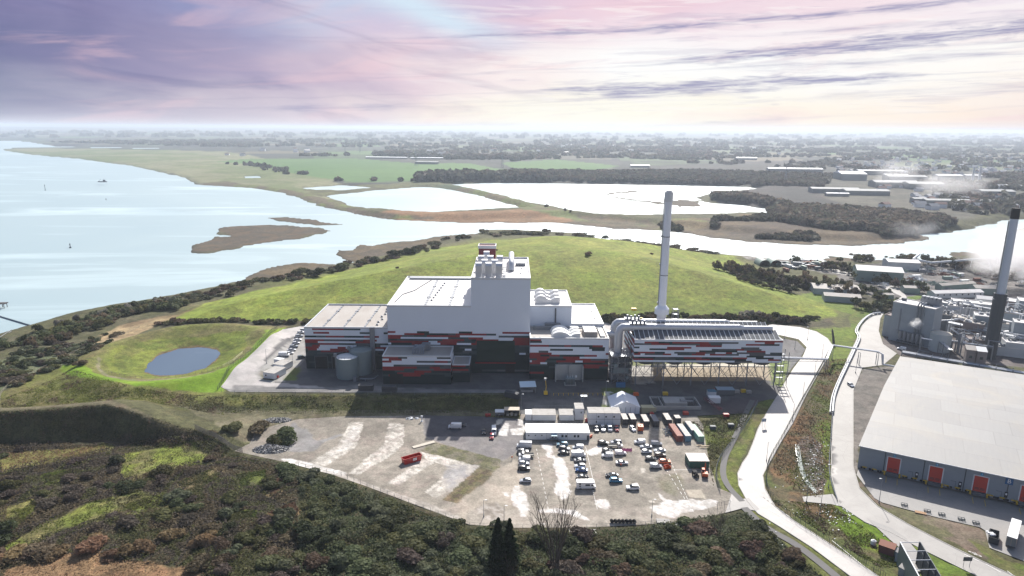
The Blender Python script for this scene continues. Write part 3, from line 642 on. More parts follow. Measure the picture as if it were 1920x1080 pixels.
pp([(1180,676),(1470,674),(1480,686),(1180,688)], (.11,.135,.03), (.15,.16,.05), .8, .4, .3); pp([(1225,683),(1470,681),(1470,687),(1225,689)], (.50,.46,.38), None, .1, .3, .1)
pp([(1440,676),(1480,676),(1470,725),(1448,722)], (.12,.17,.025), GR, .8, .4, .3)
pp([(1175,688),(1222,684),(1225,718),(1190,722)], (.46,.44,.40), (.30,.28,.26), .2, .5, .5)
pp([(1375,745),(1412,745),(1425,752),(1420,768),(1400,780),(1340,778),(1335,760)], (.10,.085,.088), (.085,.075,.078), .3, .5, .3)
pp([(985,765),(1130,762),(1130,745),(985,748)], (.15,.145,.14), (.12,.12,.115), .3); pp([(1075,762),(1088,762),(1085,772),(1075,772)], GR, None, .9)
pp([(1136,735),(1146,735),(1143,752),(1135,752)], (.62,.60,.56), (.4,.38,.35), .1, .3, .5, 1)
M_PYARD = ground_mat('plant_yard', rough=0.75, contrast=.6, bump=0.1)
sheet('plant_yard', PLOT, 0.05, M_PYARD, 1.6, painted=(YP2, (.12,.12,.12)))
ROADA = PL([(1448,612),(1500,617),(1530,625),(1551,638),(1561,652),(1553,672),(1536,700),(1512,743),(1486,796),(1459,834),(1443,860),(1431,883),(1435,908),(1454,941),(1489,967),(1544,1002),(1609,1044),(1665,1082),(1800,1180),(1680,1180),(1609,1080),(1525,1018),(1464,979),(1422,954),(1402,931),(1386,902),(1384,879),(1393,860),(1403,846),(1421,803),(1439,775),(1457,747),(1472,720),(1487,695),(1505,672),(1512,655),(1497,640),(1466,633),(1441,628),(1441,613)], -1.2)
ROADB = PL([(1640,584),(1616,613),(1604,645),(1589,676),(1570,719),(1561,753),(1559,830),(1559,887),(1575,940),(1623,972),(1671,991),(1729,1022),(1849,1080),(1960,1140),(2100,1140),(1920,1080),(1852,1049),(1787,1018),(1704,976),(1647,943),(1612,910),(1600,873),(1599,791),(1599,738),(1616,695),(1655,690),(1681,668),(1655,650),(1647,625),(1650,602),(1668,574),(1690,560),(1640,536),(1600,522),(1560,515),(1560,508),(1620,516),(1690,545),(1700,562)][:48], -1.6)
def road_mat(name, a, b, line=False):
    m, t, bs = newmat(name); gp = tn(t, 'ShaderNodeNewGeometry').outputs['Position']
    c = tmix(t, tmap(t, tnoise(t, gp, .12, 6, .65, .5), .35, .68), a, b)
    c = tmix(t, tmix_f(t, tmap(t, tnoise(t, gp, 1.4, 5, .7), .55, .8), .5), c, tuple(q*.55 for q in a))
    v = tn(t, 'ShaderNodeTexVoronoi', feature='DISTANCE_TO_EDGE'); v.inputs['Scale'].default_value = .16; t.links.new(gp, v.inputs['Vector'])
    c = tmix(t, tmap(t, v.outputs['Distance'], .0, .012, .35, 0), c, tuple(q*.3 for q in a))
    t.links.new(c, bs.inputs['Base Color']); bs.inputs['Roughness'].default_value = .62; bs.inputs['Specular IOR Level'].default_value = .5
    return m
M_ROADC = road_mat('road_concrete', (.43,.405,.38), (.32,.30,.285)); M_ROADB = road_mat('mill_road', (.31,.295,.275), (.25,.235,.22)); M_APR = road_mat('apron', (.255,.24,.225), (.20,.195,.19))
M_PATH = M('path_asphalt', (.14,.135,.13), .85, .3, .3); M_KERB = M('kerb_stone', (.42,.40,.37), .8, .3, .4); M_LINE = M('road_paint', (.75,.74,.70), .6, .2)
sheet('access_road', ROADA, 0.09, M_ROADC, 2.2)
sheet('mill_road', ROADB, 0.07, M_ROADB, 2.2)
APR = PL([(1606,888),(1640,930),(1655,938),(1684,946),(1761,966),(1839,984),(1848,990),(1856,1022),(1960,1062),(2120,1110),(2200,980),(1930,905),(1614,868)], -2)
sheet('warehouse_apron', APR, 0.11, M_APR, 3)
sheet('link_road', PL([(1505,927),(1562,922),(1578,945),(1560,941),(1508,936)], -2), 0.13, M_APR, 2, press=False)
sheet('spur_road', PL([(1625,972),(1672,991),(1700,1010),(1740,1060),(1722,1075),(1690,1030),(1668,1012)], -3), 0.12, M_APR, 2.5)
sheet('footpath', ribbon(smoothline(PL([(1410,760),(1388,800),(1372,830),(1360,855),(1356,885),(1366,910),(1392,938)], -2.5)), 2.2), 0.12, M_PATH, 1.5)
sheet('roadside_path', ribbon(smoothline(PL([(1395,952),(1435,988),(1496,1024),(1570,1083),(1640,1150)], -3)), 2.6), 0.13, M_PATH, 1.5)
sheet('yard_entrance', PL([(1372,925),(1392,936),(1404,934),(1424,955),(1418,958),(1390,954),(1360,962)], -3), 0.115, M_APR, 1.5)
def kerb(name, pts, w=.28, h=.13, z0=0.05):
    mb = MB(); p = [Vector(q) for q in pts]; zs = height(np.array([q.x for q in p]), np.array([q.y for q in p]))
    for i in range(len(p)-1):
        a, b = p[i], p[i+1]; d = (b-a).normalized(); n = Vector((-d.y, d.x))*w/2
        A = [(a+n), (a-n), (b-n), (b+n)]; zz = [zs[i], zs[i], zs[i+1], zs[i+1]]
        lo = [(q.x, q.y, z+z0-.1) for q, z in zip(A, zz)]; up = [(q.x, q.y, z+z0+h) for q, z in zip(A, zz)]
        mb.poly(up[::-1]); mb.quad(lo[0], lo[3], up[3], up[0]); mb.quad(lo[2], lo[1], up[1], up[2])
    o = link(name, mb.mesh(name, M_KERB)); o['kind'] = 'structure'; return o
def dens(pts, step=4): 
    out = []
    for a, b in zip(pts[:-1], pts[1:]):
        a, b = Vector(a), Vector(b); k = max(1, int((b-a).length/step)); out += [tuple(a.lerp(b, j/k)) for j in range(k)]
    return out+[tuple(pts[-1])]
kerb('road_kerb', dens(ROADA[0:19])); kerb('road_kerb', dens(ROADA[19:33])); kerb('road_kerb', dens(ROADB[1:14])); kerb('road_kerb', dens(ROADB[15:26]))
def dash(name, a, b, w=.15, n=1, ln=None, off=.15, mat=None):
    mb = MB(); a, b = Vector(a), Vector(b); d = (b-a); L = d.length; u = d.normalized(); nn = Vector((-u.y, u.x))*w/2
    ln = ln or L
    for i in range(n):
        s = (L-ln)*(i/(max(n-1, 1))); p, q = a+u*s, a+u*(s+ln); ks = max(1, int(ln/2))
        for j in range(ks):
            e, f = p.lerp(q, j/ks), p.lerp(q, (j+1)/ks)
            mb.quad(*[(c.x, c.y, hh(c.x, c.y)+off) for c in (e-nn, f-nn, f+nn, e+nn)])
    o = link(name, mb.mesh(name, mat or M_LINE)); o['kind'] = 'structure'; return o
dash('road_markings', P(1808,1040,-3), P(1836,1053,-3), .22, off=.13); dash('road_markings', P(1848,1058,-3), P(1877,1074,-3), .22, off=.13); dash('road_markings', P(1888,1071,-3), P(1915,1090,-3), .22, off=.13)
dash('road_markings', P(1560,1014,-3), P(1660,1095,-3), .18, 5, 4, off=.14); dash('road_markings', P(1440,955,-3), P(1530,1006,-3), .18, 5, 3, off=.14)
# bay lines in the car park
for x0, y0, x1, y1 in ((1006,842,1028,955),(1098,838,1112,900),(1222,838,1290,945),(1108,905,1120,955),(1255,860,1300,960)): dash('parking_lines', P(x0,y0,-3), P(x1,y1,-3), .14, 14, 1.6, off=.06)
dash('parking_lines', P(1262,881,-3), P(1312,881,-3), .16, off=.06)
# speed roundel painted on the mill road
rx, ry = P(1828, 1039, -3); rz = hh(rx, ry)+.125
mb = MB(); ra = R(-32)
for k in range(28):
    a0, a1 = 2*math.pi*k/28, 2*math.pi*(k+1)/28
    mb.quad(*[(rx+r_*math.cos(a)*math.cos(ra)*1.0-r_*1.5*math.sin(a)*math.sin(ra)*-1, ry+r_*math.cos(a)*math.sin(ra)+r_*1.5*math.sin(a)*math.cos(ra), rz) for r_, a in ((.78, a0), (1.0, a0), (1.0, a1), (.78, a1))])
o = link('road_markings', mb.mesh('road_markings', M_LINE)); o['kind'] = 'structure'
def text_mesh(s, size, mat, name='lettering', depth=.0):
    cu = bpy.data.curves.new(name, 'FONT'); cu.body = s; cu.size = size; cu.align_x = 'CENTER'; cu.align_y = 'CENTER'; cu.extrude = depth; cu.resolution_u = 3
    ob = bpy.data.objects.new('tmp', cu); C.objects.link(ob); dg = bpy.context.evaluated_depsgraph_get()
    me = bpy.data.meshes.new_from_object(ob.evaluated_get(dg)); bpy.data.objects.remove(ob); me.materials.clear(); me.materials.append(mat); return me
o = link('road_markings', text_mesh('20', 1.1, M_LINE), None, (rx, ry, rz), R(-10)); o.scale = (1, 1.5, 1); o['kind'] = 'structure'

for q0, q1 in (((1398,852),(1406,915)),((1412,925),(1470,968)),((1500,738),(1440,825))): dash('road_markings', P(q0[0]+12,q0[1],-2.5), P(q1[0]+12,q1[1],-2.5), .14, 7, 3, off=.14)
# ---- pond, river and sea
def water_mat(name, deep, rough, scale, bump):
    m, t, b = newmat(name); gp = tn(t, 'ShaderNodeNewGeometry').outputs['Position']
    nl = tnoise(t, gp, .0022, 6, .6, 1.2); nm = tnoise(t, gp, scale, 4, .6)
    mp = tn(t, 'ShaderNodeMapping'); t.links.new(gp, mp.inputs[0]); mp.inputs['Scale'].default_value = (.35, 1.6, 1)
    slick0 = tmap(t, tnoise(t, mp.outputs[0], .006, 5, .6, 1.0), .54, .68); slick = slick0
    c = tmix(t, nl, deep[0], deep[1]); c = tmix(t, tmix_f(t, slick, .5), c, tuple(min(1, q*1.5+.06) for q in deep[1])); t.links.new(c, b.inputs['Base Color'])
    rr = tmap(t, nl, .3, .7, rough[0], rough[1]); t.links.new(rr, b.inputs['Roughness'])
    b.inputs['IOR'].default_value = 1.333; b.inputs['Specular IOR Level'].default_value = .6
    bp = tn(t, 'ShaderNodeBump'); bp.inputs['Distance'].default_value = .12
    bs = tmap(t, slick, 0, 1, bump, bump*.45); t.links.new(bs, bp.inputs['Strength'])
    t.links.new(nm, bp.inputs['Height']); t.links.new(bp.outputs[0], b.inputs['Normal']); return m
M_SEA = water_mat('tidal_water', ((.30,.40,.43), (.38,.46,.47)), (.46, .56), .35, .5)
M_POND = water_mat('pond_water', ((.06,.09,.14), (.085,.125,.18)), (.06, .12), .8, .12)
mb = MB(); mb.quad((-60000, 180, ZW), (60000, 180, ZW), (60000, 60000, ZW), (-60000, 60000, ZW)); o = link('river', mb.mesh('river', M_SEA)); o['kind'] = 'structure'
# the left flank of the land is above this level everywhere nearer than the shore
pz = -3.2
mb = MB(); pw = smoothpoly(PL([(262,700),(270,674),(300,655),(335,643),(380,640),(415,647),(424,662),(408,680),(390,694),(345,705),(300,710)], pz), 4); mb.poly([(x, y, pz) for x, y in pw][::-1]); o = link('pond', mb.mesh('pond', M_POND)); o['kind'] = 'structure'
mb = MB(); st = ribbon(smoothline(PL([(1494,838),(1498,860),(1505,885),(1516,905),(1530,921)], -2.6)), 1.6); mb.poly([(x, y, hh(x, y)+.12) for x, y in st])
M_STREAM = M('stream_water', (.20,.24,.22), .25, .3, .6); o = link('stream', mb.mesh('stream', M_STREAM)); o['kind'] = 'structure'

# ---- the ground: one sheet, fine where the camera looks, coarse elsewhere
def build_ground():
    ys = np.concatenate([np.arange(1215, 262, -1.5), np.arange(262, 243.5, -0.5)])
    rr = np.concatenate([[8, 30, 60, 90, 110], CAMH/np.tan(PITCH+np.arctan((ys-540)/FPX))]); rr = np.concatenate([rr, [25000, 32000, 42000, 56000]]); rr = np.unique(rr[rr < 60000]); rr.sort()
    az = np.concatenate([np.arange(-180, -47, 3.5), np.linspace(-46, 46, 1180), np.arange(48, 180, 3.5)]); az = np.radians(az)
    A, Q = np.meshgrid(az, rr); X = (Q*np.sin(A)).ravel(); Yc = (Q*np.cos(A)).ravel()
    Z = height(X, Yc)
    for s in SHEETS:
        d = sdist(X, Yc, s, 3); Z = Z-0.45*ss((d-.2)/.9)
    pd = sdist(X, Yc, POND, 3); Z = np.where(pd > 0.5, np.minimum(Z, -3.9), Z)
    Z = Z+np.where((X < 1e9), 0.30*(fbm(X, Yc, 3.5, 2, 60)-.5), 0)*(np.hypot(X, Yc) < 900)*np.where(Z > -5.2, 1, .3)
    for s in SHEETS:
        d = sdist(X, Yc, s, 3); Z = Z-0.12*ss((d+1)/1.5)
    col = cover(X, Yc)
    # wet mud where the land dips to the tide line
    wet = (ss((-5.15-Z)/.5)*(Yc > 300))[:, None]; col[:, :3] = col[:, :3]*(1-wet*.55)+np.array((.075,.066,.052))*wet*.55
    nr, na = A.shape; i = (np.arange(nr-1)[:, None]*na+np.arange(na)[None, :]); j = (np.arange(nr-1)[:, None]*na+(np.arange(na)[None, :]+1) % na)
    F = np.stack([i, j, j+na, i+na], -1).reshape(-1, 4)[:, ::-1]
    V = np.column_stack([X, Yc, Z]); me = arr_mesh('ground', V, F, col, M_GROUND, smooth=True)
    o = link('ground', me); o['kind'] = 'structure'
build_ground()
# ---- haze: one closed box of thin air round everything
m = bpy.data.materials.new('haze_air'); m.use_nodes = True; t = m.node_tree; t.nodes.clear()
v = tn(t, 'ShaderNodeVolumePrincipled'); v.inputs['Color'].default_value = (.64,.72,.84,1); v.inputs['Density'].default_value = 1.0e-4; v.inputs['Anisotropy'].default_value = .30
t.links.new(v.outputs[0], tn(t, 'ShaderNodeOutputMaterial').inputs['Volume'])
mb = MB(); mb.box(-58000, -58000, -9.5, 58000, 58000, 150); o = link('haze', mb.mesh('haze', m)); o['kind'] = 'stuff'
# ================================================================ THE POWER STATION
M_WCLAD = M('white_cladding', (.70,.76,.84), .5, .06, .08, rib=('X', 2.5), bump=.12)
M_RED = M('red_panel', (.25,.022,.025), .6, .15, .2, spec=.15); M_GREY = M('grey_panel', (.085,.095,.105), .6, .12, .2, spec=.15)
M_DGR = M('dark_green_panel', (.012,.026,.030), .6, .12, .2, spec=.12); M_MGR = M('slate_panel', (.042,.062,.068), .6, .12, .2, spec=.15)
CLAD = [M_WCLAD, M_RED, M_GREY, M_DGR, M_MGR]
M_ROOFW = M('white_roof_membrane', (.70,.68,.66), .55, .28, .12, stretch=(1, .35, 1), dirtcol=(.38,.34,.30)); M_ROOFG = M('grey_roof_membrane', (.40,.375,.345), .7, .45, .15, stretch=(1, .35, 1), dirtcol=(.25,.20,.16))
M_STEEL = M('galvanised_steel', (.25,.27,.30), .5, .3, .6, metal=.4); M_DSTEEL = M('dark_steel', (.10,.115,.13), .6, .2, .5)
M_LAG = M('lagged_duct', (.60,.61,.63), .38, .15, .4, metal=.35); M_BLACK = M('black_void', (.008,.009,.010), .8, .1)
M_TANK = M('grey_green_tank', (.20,.25,.255), .5, .12, .3); M_YEL = M('yellow_paint', (.65,.42,.03), .5, .2)
M_WHITE = M('white_paint', (.75,.76,.76), .5, .12, .5); M_CONC = M('cast_concrete', (.40,.385,.36), .85, .35, .25); M_GLASS = M('dark_glass', (.03,.04,.05), .12, .05, spec=.8)
M_REDP = M('red_paint', (.42,.025,.02), .45, .2, .6); M_BLUEP = M('blue_paint', (.03,.14,.30), .5, .15); M_TRIM = M('pale_trim', (.62,.64,.66), .5, .1)
M_DRED = M('dark_red_panel', (.16,.02,.03), .6, .1); M_RUST = M('rusty_steel', (.20,.075,.045), .8, .4, .8)
def rows_of(kind, t, r):
    """weights of (white, red, grey, darkgreen, slate) at height share t (1 top)"""
    if kind == 'acc':
        b = r % 3
        if b == 0: return (.93, .03, .02, .02, 0), 12
        return ((.22, .27, .20, .14, .17), 6) if t > .14 else ((.12, .55, .15, .08, .10), 8)
    if t > .62:
        if r % 2 == 0: return (.84, .07, .05, .04, 0), 9
        return (.34, .30, .12, .18, .06), 7
    if t > .44: return (.13, .50, .12, .10, .15), 8
    if t > .30: return (.08, .10, .10, .24, .48), 10
    return (.012, .006, .006, .965, .01), 14
def clad(mb, a, b, z0, z1, seed, kind='full', rowh=1.0, tz=None, floor_dark=0.0):
    """panelled wall from ground point a to b (x,y), seen from the right-hand side of a->b"""
    rg = random.Random(seed); L = math.hypot(b[0]-a[0], b[1]-a[1]); ux, uy = (b[0]-a[0])/L, (b[1]-a[1])/L
    n = max(1, round((z1-z0)/rowh)); hgt = (z1-z0)/n; zt = tz or z1
    for r in range(n):
        zb = z0+r*hgt; t = (zb+hgt/2-(z0 if tz is None else 0))/(zt-(z0 if tz is None else 0)); s = 0.0; last = -1
        w, run = rows_of(kind, t, r); s0 = -rg.random()*run
        while s0 < L:
            c = rg.choices(range(5), w)[0]
            if c == last and c != 0 and rg.random() < .5: c = 0 if t > .4 else 3
            e = s0+run*(0.45+rg.random()*1.1)*(1.6 if c == 0 and t > .5 else 1.0)*(0.55 if c == 0 and t <= .5 else 1)
            p, q = max(s0, 0), min(e, L)
            if q > p: mb.quad((a[0]+ux*p, a[1]+uy*p, zb), (a[0]+ux*q, a[1]+uy*q, zb), (a[0]+ux*q, a[1]+uy*q, zb+hgt), (a[0]+ux*p, a[1]+uy*p, zb+hgt), c)
            s0 = e; last = c
def rim(mb, x0, y0, x1, y1, z0, z1, w=.5, m=0):
    mb.box(x0, y0, z0, x1, y0+w, z1, m); mb.box(x0, y1-w, z0, x1, y1, z1, m); mb.box(x0, y0+w, z0, x0+w, y1-w, z1, m); mb.box(x1-w, y0+w, z0, x1, y1-w, z1, m)
def hall(name, label, cat, X0, X1, Y0, Y1, H, seed, style='full', split=None, roofm=None, z0=0.0, lift=0.0, tz=None, rim_h=.7):
    """a box hall: walls, roof and parapet as parts; returns the thing. Local origin at front-left foot."""
    t = thing(name, label, cat, (X0, Y0, z0)); w, d = X1-X0, Y1-Y0; top = H-z0-rim_h
    mb = MB()
    pts = [(0, 0), (w, 0), (w, d), (0, d)]
    for i in range(4):
        a, b = pts[i], pts[(i+1) % 4]
        if style == 'white': mb.quad((*a, lift), (*b, lift), (*b, top), (*a, top), 0)
        elif style == 'mixed':
            clad(mb, a, b, lift, split, seed+i, 'full', tz=tz); mb.quad((*a, split), (*b, split), (*b, top), (*a, top), 0)
        else: clad(mb, a, b, lift, top, seed+i, style, tz=tz)
    part('wall', mb, CLAD, t)
    rb = MB(); rb.box(.3, .3, top-.5, w-.3, d-.3, top+.002); part('roof', rb, roofm or M_ROOFW, t)
    pb = MB(); rim(pb, -.05, -.05, w+.05, d+.05, top-.15, top+rim_h, .55); part('parapet', pb, M_TRIM, t)
    t['top'] = top; t['w'] = w; t['d'] = d
    return t
def cable_runs(t, xs, z, d, w=.7):
    for x in xs:
        mb = MB(); mb.box(x-w/2, 2.2, z+.02, x+w/2, d-2.5, z+.30); mb.box(x-w/2-.5, d*.30, z+.02, x+w/2+.4, d*.30+1, z+.5); mb.box(x-w/2-.4, d*.7, z+.02, x+w/2+.5, d*.7+1, z+.5)
        for k in range(int(d/4)): mb.box(x-w/2-.12, 3+k*4, z+.02, x+w/2+.12, 3.25+k*4, z+.42)
        part('cable_tray', mb, M_STEEL, t)
def roof_fan(parent, x, y, z, s=1.0):
    mb = MB(); mb.cyl((x, y), .55*s, z, z+.5*s, 10); mb.cyl((x, y), .75*s, z+.5*s, z+.8*s, 10, r2=.3*s); return part('roof_vent', mb, M_STEEL, parent)
# waste reception hall (left)
t = hall('reception_hall', 'long low waste reception hall with a grey roof, leftmost of the striped plant buildings', 'building', -104.4, -61.6, 321, 366, 22.2, 11, roofm=M_ROOFG)
cable_runs(t, (9, 19.5, 30), t['top'], 44); 
for k in range(7): roof_fan(t, 36+rnd.uniform(-1, 1), 6+k*5, t['top'])
for x in (4.6, 13.3):
    mb = MB(); mb.box(x, -.10, 0, x+6.2, .25, 6.6); fr = part('vehicle_door', mb, M_BLACK, t)
    mb = MB(); mb.box(x-.3, -.22, 0, x, .1, 6.9); mb.box(x+6.2, -.22, 0, x+6.5, .1, 6.9); mb.box(x-.3, -.22, 6.6, x+6.5, .1, 6.9); part('door_frame', mb, M_DSTEEL, fr)
mb = MB(); mb.box(33.2, -1.6, 0, 35.4, -.05, 22.6); part('duct_riser', mb, M_STEEL, t)
# white bunker block
t = hall('bunker_hall', 'broad white windowless block with a pale roof beside the tall white boiler house', 'building', -61.4, -20.02, 316, 382, 35.1, 21, 'mixed', split=21.8, tz=34)
cable_runs(t, (18.5, 30.5), t['top'], 60, 1.0)
for k in range(8): roof_fan(t, 20.6+.4*k, 12+k*5.4, t['top'], .9)
mb = MB(); mb.tube([(2.5, 8, 34.6), (4, 24, 34.6), (9, 33, 34.6), (12, 46, 34.6), (15, 58, 34.6)], .22, 6); part('roof_hose', mb, M_DSTEEL, t)
mb = MB(); mb.box(2, 60, 34.4, 40, 64.5, 35.3); part('roof_walkway', mb, M_STEEL, t)
# tall boiler house
t = hall('boiler_house', 'tallest white windowless tower block with silver curved vent cowls on its roof', 'building', -20.0, 9.0, 315.98, 370, 49.2, 31, 'mixed', split=21.8, tz=34, rim_h=.9)
tp = t['top']
def cowl(parent, x, y, z, h, w=3.1, depth=3.4, name='vent_cowl'):
    """square duct that rises and bends over at the top, in faceted sheet"""
    mb = MB(); pr = [(0, 0), (0, h*.75)]
    for k in range(1, 6):
        a = math.pi/2*k/5; pr.append((1.9-1.9*math.cos(a), h*.75+h*.25*math.sin(a)))
    pr += [(depth, h), (depth, h-1.6), (depth-.5, h-1.6), (depth-.5, 0)]
    pts = [(y+u, z+q) for u, q in pr]
    mb.extr(pts, x, x+w, 'x'); return part(name, mb, M_LAG, parent)
for r_, (yy, hh_) in enumerate(((3.2, 7.4), (12.0, 7.2), (21.5, 7.4), (31.5, 7.8))):
    for x in ((2.0, 6.9, 12.0) if r_ in (0,) else (4.6, 9.6) if r_ == 1 else (2.4, 7.2, 12.0) if r_ == 2 else (4.8,)):
        cowl(t, x, yy, tp, hh_)
mb = MB(); mb.box(1.6, 44, tp, 10.8, 51.5, tp+8.4); ph = part('plant_room', mb, M_DRED, t); mb = MB(); rim(mb, 1.3, 43.7, 11.1, 51.8, tp+7.4, tp+9, .4); part('parapet', mb, M_TRIM, ph)
mb = MB(); mb.tube([(19.6, 20, tp+.2), (19.6, 21, tp+2.8), (19.6, 24, tp+4.2), (19.6, 28, tp+4.4), (19.6, 36, tp+4.4), (19.6, 46, tp+4.2), (19.6, 48, tp+.3)], 1.5, 12); part('curved_duct', mb, M_LAG, t, smooth=True)
mb = MB(); mb.box(21.8, 33, tp, 27, 35.2, tp+1.6); part('air_unit', mb, M_STEEL, t)
for k in range(5):
    mb = MB(); mb.box(15.3+.3*(k % 2), 4+k*5, tp, 16.9, 6.4+k*5, tp+1.5); part('air_unit', mb, M_WHITE, t)
for k in range(5): roof_fan(t, 24+.3*k, 8+k*6, tp, .6)
mb = MB(); mb.box(2.6, -.14, 6.4, 21.6, .1, 17.2); part('louvre_panel', mb, M('moss_green_panel', (.018,.036,.028), .6, .25, .1, spec=.12), t, 'large plain dark green panel set in the striped wall')
mb = MB(); mb.box(1.8, -.2, 5.2, 22.2, -.02, 5.9); part('red_band', mb, M_RED, t)
mb = MB(); mb.box(17, -.12, 0, 21.6, .2, 4.6); part('loading_door', mb, M_BLACK, t)
# recessed lower building between the front block and the boiler house
t = hall('stair_annex', 'small dark two-storey annex with a grey flat roof between the striped blocks', 'building', -28.6, -20.2, 303.5, 315.8, 9.2, 41, 'full', roofm=M_ROOFG, tz=17, rim_h=.4)
t = hall('bottom_ash_hall', 'projecting striped block with pipework on its grey roof and a dark opening at its foot', 'building', -61.5, -28.9, 300.5, 315.9, 14.4, 51, 'full', roofm=M_ROOFG, rim_h=.5)
mb = MB(); mb.box(3.2, -.1, 0, 9.6, .2, 5.2); part('vehicle_door', mb, M_BLACK, t)
mb = MB()
for k in range(6): mb.tube([(14+k*1.0, 4, 14), (14+k*1.0, 5, 16.2), (16.4+k*.6, 8, 17), (17+k*.6, 12, 16)], .38, 8)
mb.box(17.5, 9, 14, 21.5, 12.5, 17.2); mb.box(13.5, 10, 14, 14.6, 14, 15); part('roof_pipework', mb, M_STEEL, t)
# turbine hall, right of the boiler house
t = hall('turbine_hall', 'striped turbine hall with white curved roof cowls, standing behind the grey transformer screen', 'building', 8.9, 47.2, 308, 329, 21.4, 61, 'full', roofm=M_ROOFG, rim_h=.6)
tp = t['top']
def wavy(parent, x, y, z, L, w, r0=2.2):
    """a pair of round-backed cowls joined in a wave, as on the roof"""
    mb = MB(); pr = []
    n = 22
    for k in range(n+1):
        u = k/n; pr.append((x+u*L, z+.3+r0*abs(math.sin(math.pi*(1.5*u+.0)))**.55*(1-.35*u)))
    pr += [(x+L, z), (x, z)]
    mb.extr(pr, y, y+w, 'y'); return part('roof_cowl', mb, M_WHITE, parent)
for k in range(3): wavy(t, 10.5, 2.2+k*4.6, tp, 14, 2.9, 3.0)
mb = MB(); mb.box(26.5, 3, tp, 33, 13, tp+2.6); au = part('cooler_unit', mb, M_ROOFG, t)
mb = MB()
for k in range(7): mb.box(26.6+k*.9, 3.1, tp+2.6, 27.1+k*.9, 12.9, tp+2.9)
part('grille', mb, M_TRIM, au)
mb = MB(); mb.box(2, 15, tp, 24, 16.2, tp+1.8); mb.box(8, 17.6, tp, 16, 20, tp+2.4); mb.tube([(16, 14.6, tp+1), (30, 14.6, tp+1.2), (36, 16, tp+1)], .4, 8); mb.box(34.5, 2, tp, 36.5, 16, tp+1.1); part('roof_pipework', mb, M_STEEL, t)
for x in (2.2, 4.8, 25, 35.4): roof_fan(t, x, 1.8, tp, .7)
t = hall('flue_treatment_hall', 'plain white block with three round-backed silver cowls behind the turbine hall', 'building', 9.02, 30.7, 329.02, 363.5, 31.9, 71, 'white', rim_h=.7)
tp = t['top']
for k in range(3):
    mb = MB(); y = 7+k*7.5; pr = []
    for j in range(13): a = math.pi*j/12; pr.append((6.2-3.0*math.cos(a), tp+1.6+2.5*math.sin(a)))
    pr[0] = (3.2, tp); pr[12] = (9.0, tp+2.6)
    pr += [(11.2, tp+1.8), (13.4, tp+3.2), (16, tp+3.2), (16, tp)]
    mb.extr(pr, y, y+2.5, 'y'); part('roof_cowl', mb, M_LAG, t)
for k in range(4):
    mb = MB(); mb.tube([(17, 5+k*3, tp+.5), (20.4, 5+k*3, tp+.5)], .16, 6); part('roof_pipe', mb, M_STEEL, t)
mb = MB(); mb.box(13, -.5, 6, 13.7, -.02, 30.6); part('downpipe', mb, M_DSTEEL, t)
t = hall('workshop_hall', 'lower white block with a clean pale roof at the right end of the main buildings', 'building', 30.72, 47.4, 329.03, 370, 22.4, 81, 'white', rim_h=.6)
for k in range(5): roof_fan(t, 13.3, 5+k*7, t['top'], .6)
# transformer screen and the unit before it
t = thing('transformer_screen', 'pale grey concrete screen wall standing against the striped turbine hall', 'screen wall', (21.3, 304.6, 0))
mb = MB(); mb.box(0, 2.6, 0, 13.6, 3.2, 8.0); mb.box(0, 0, 0, .5, 2.6, 8); mb.box(13.1, 0, 0, 13.6, 2.6, 8); mb.box(6.6, 1.2, 0, 6.9, 2.6, 8)
for k in range(7): mb.box(.5, 2.54, 1+k, 13.1, 2.6, 1.05+k)
part('panel', mb, M('screen_concrete', (.40,.41,.40), .8, .3, .3), t)
t = thing('transformer', 'dark grey power transformer with cooling fins in front of the pale screen wall', 'transformer', (28.3, 302, 0))
mb = MB(); mb.box(-2.2, -1.4, .4, 2.2, 1.6, 3.4); part('tank', mb, M_TANK, t)
for k in range(6):
    mb = MB(); mb.box(-2.0+k*.75, -2.4, .6, -1.75+k*.75, -1.45, 3.1); part('cooling_fin', mb, M_DSTEEL, t)
mb = MB()
for x in (-1.2, 0, 1.2): mb.cyl((x, .3), .16, 3.4, 4.8, 8, r2=.09)
mb.cyl((2.8, 0), .5, 3.6, 4.4, 10); part('bushing', mb, M_TRIM, t)
mb = MB(); mb.box(-2.8, -2.6, 0, 2.8, 2, .4); part('plinth', mb, M_CONC, t)
# two round silos
for (px, py, r_, H_, lab) in ((648, 713, 5.4, 10.4, 'grey-green round storage tank with pale domed top, in front of its twin'), (676, 702, 5.4, 12.2, 'taller grey-green storage tank standing in shade behind the other tank')):
    x, y = P(px, py, 0); y += r_ if H_ < 11 else 3
    t = thing('storage_tank', lab, 'tank', (x, y, 0), group='storage tanks')
    mb = MB(); mb.cyl((0, 0), r_, 0, H_, 40, top=0)
    for k in range(1, 5): mb.cyl((0, 0), r_+.05, H_*k/5-.06, H_*k/5+.06, 40)
    part('shell', mb, M_TANK, t, smooth=True); mb = MB(); mb.cyl((0, 0), r_-.2, H_+.003, H_+.5, 40, r2=.5); part('lid', mb, M_TRIM if H_ < 11 else M_TANK, t)
    mb = MB(); rim_n = 20
    for k in range(rim_n):
        a = 2*math.pi*k/rim_n; mb.cyl(((r_-.1)*math.cos(a), (r_-.1)*math.sin(a)), .05, H_, H_+1.1, 4)
    mb.tube([((r_-.1)*math.cos(2*math.pi*k/24), (r_-.1)*math.sin(2*math.pi*k/24), H_+1.1) for k in range(25)], .05, 4); part('handrail', mb, M_STEEL, t)
    mb = MB(); mb.box(-r_-1.1, -1, H_-.1, -r_+.2, .6, H_+1.5); mb.box(-r_-.6, -.3, 0, -r_-.1, .1, H_); part('ladder', mb, M_STEEL, t)
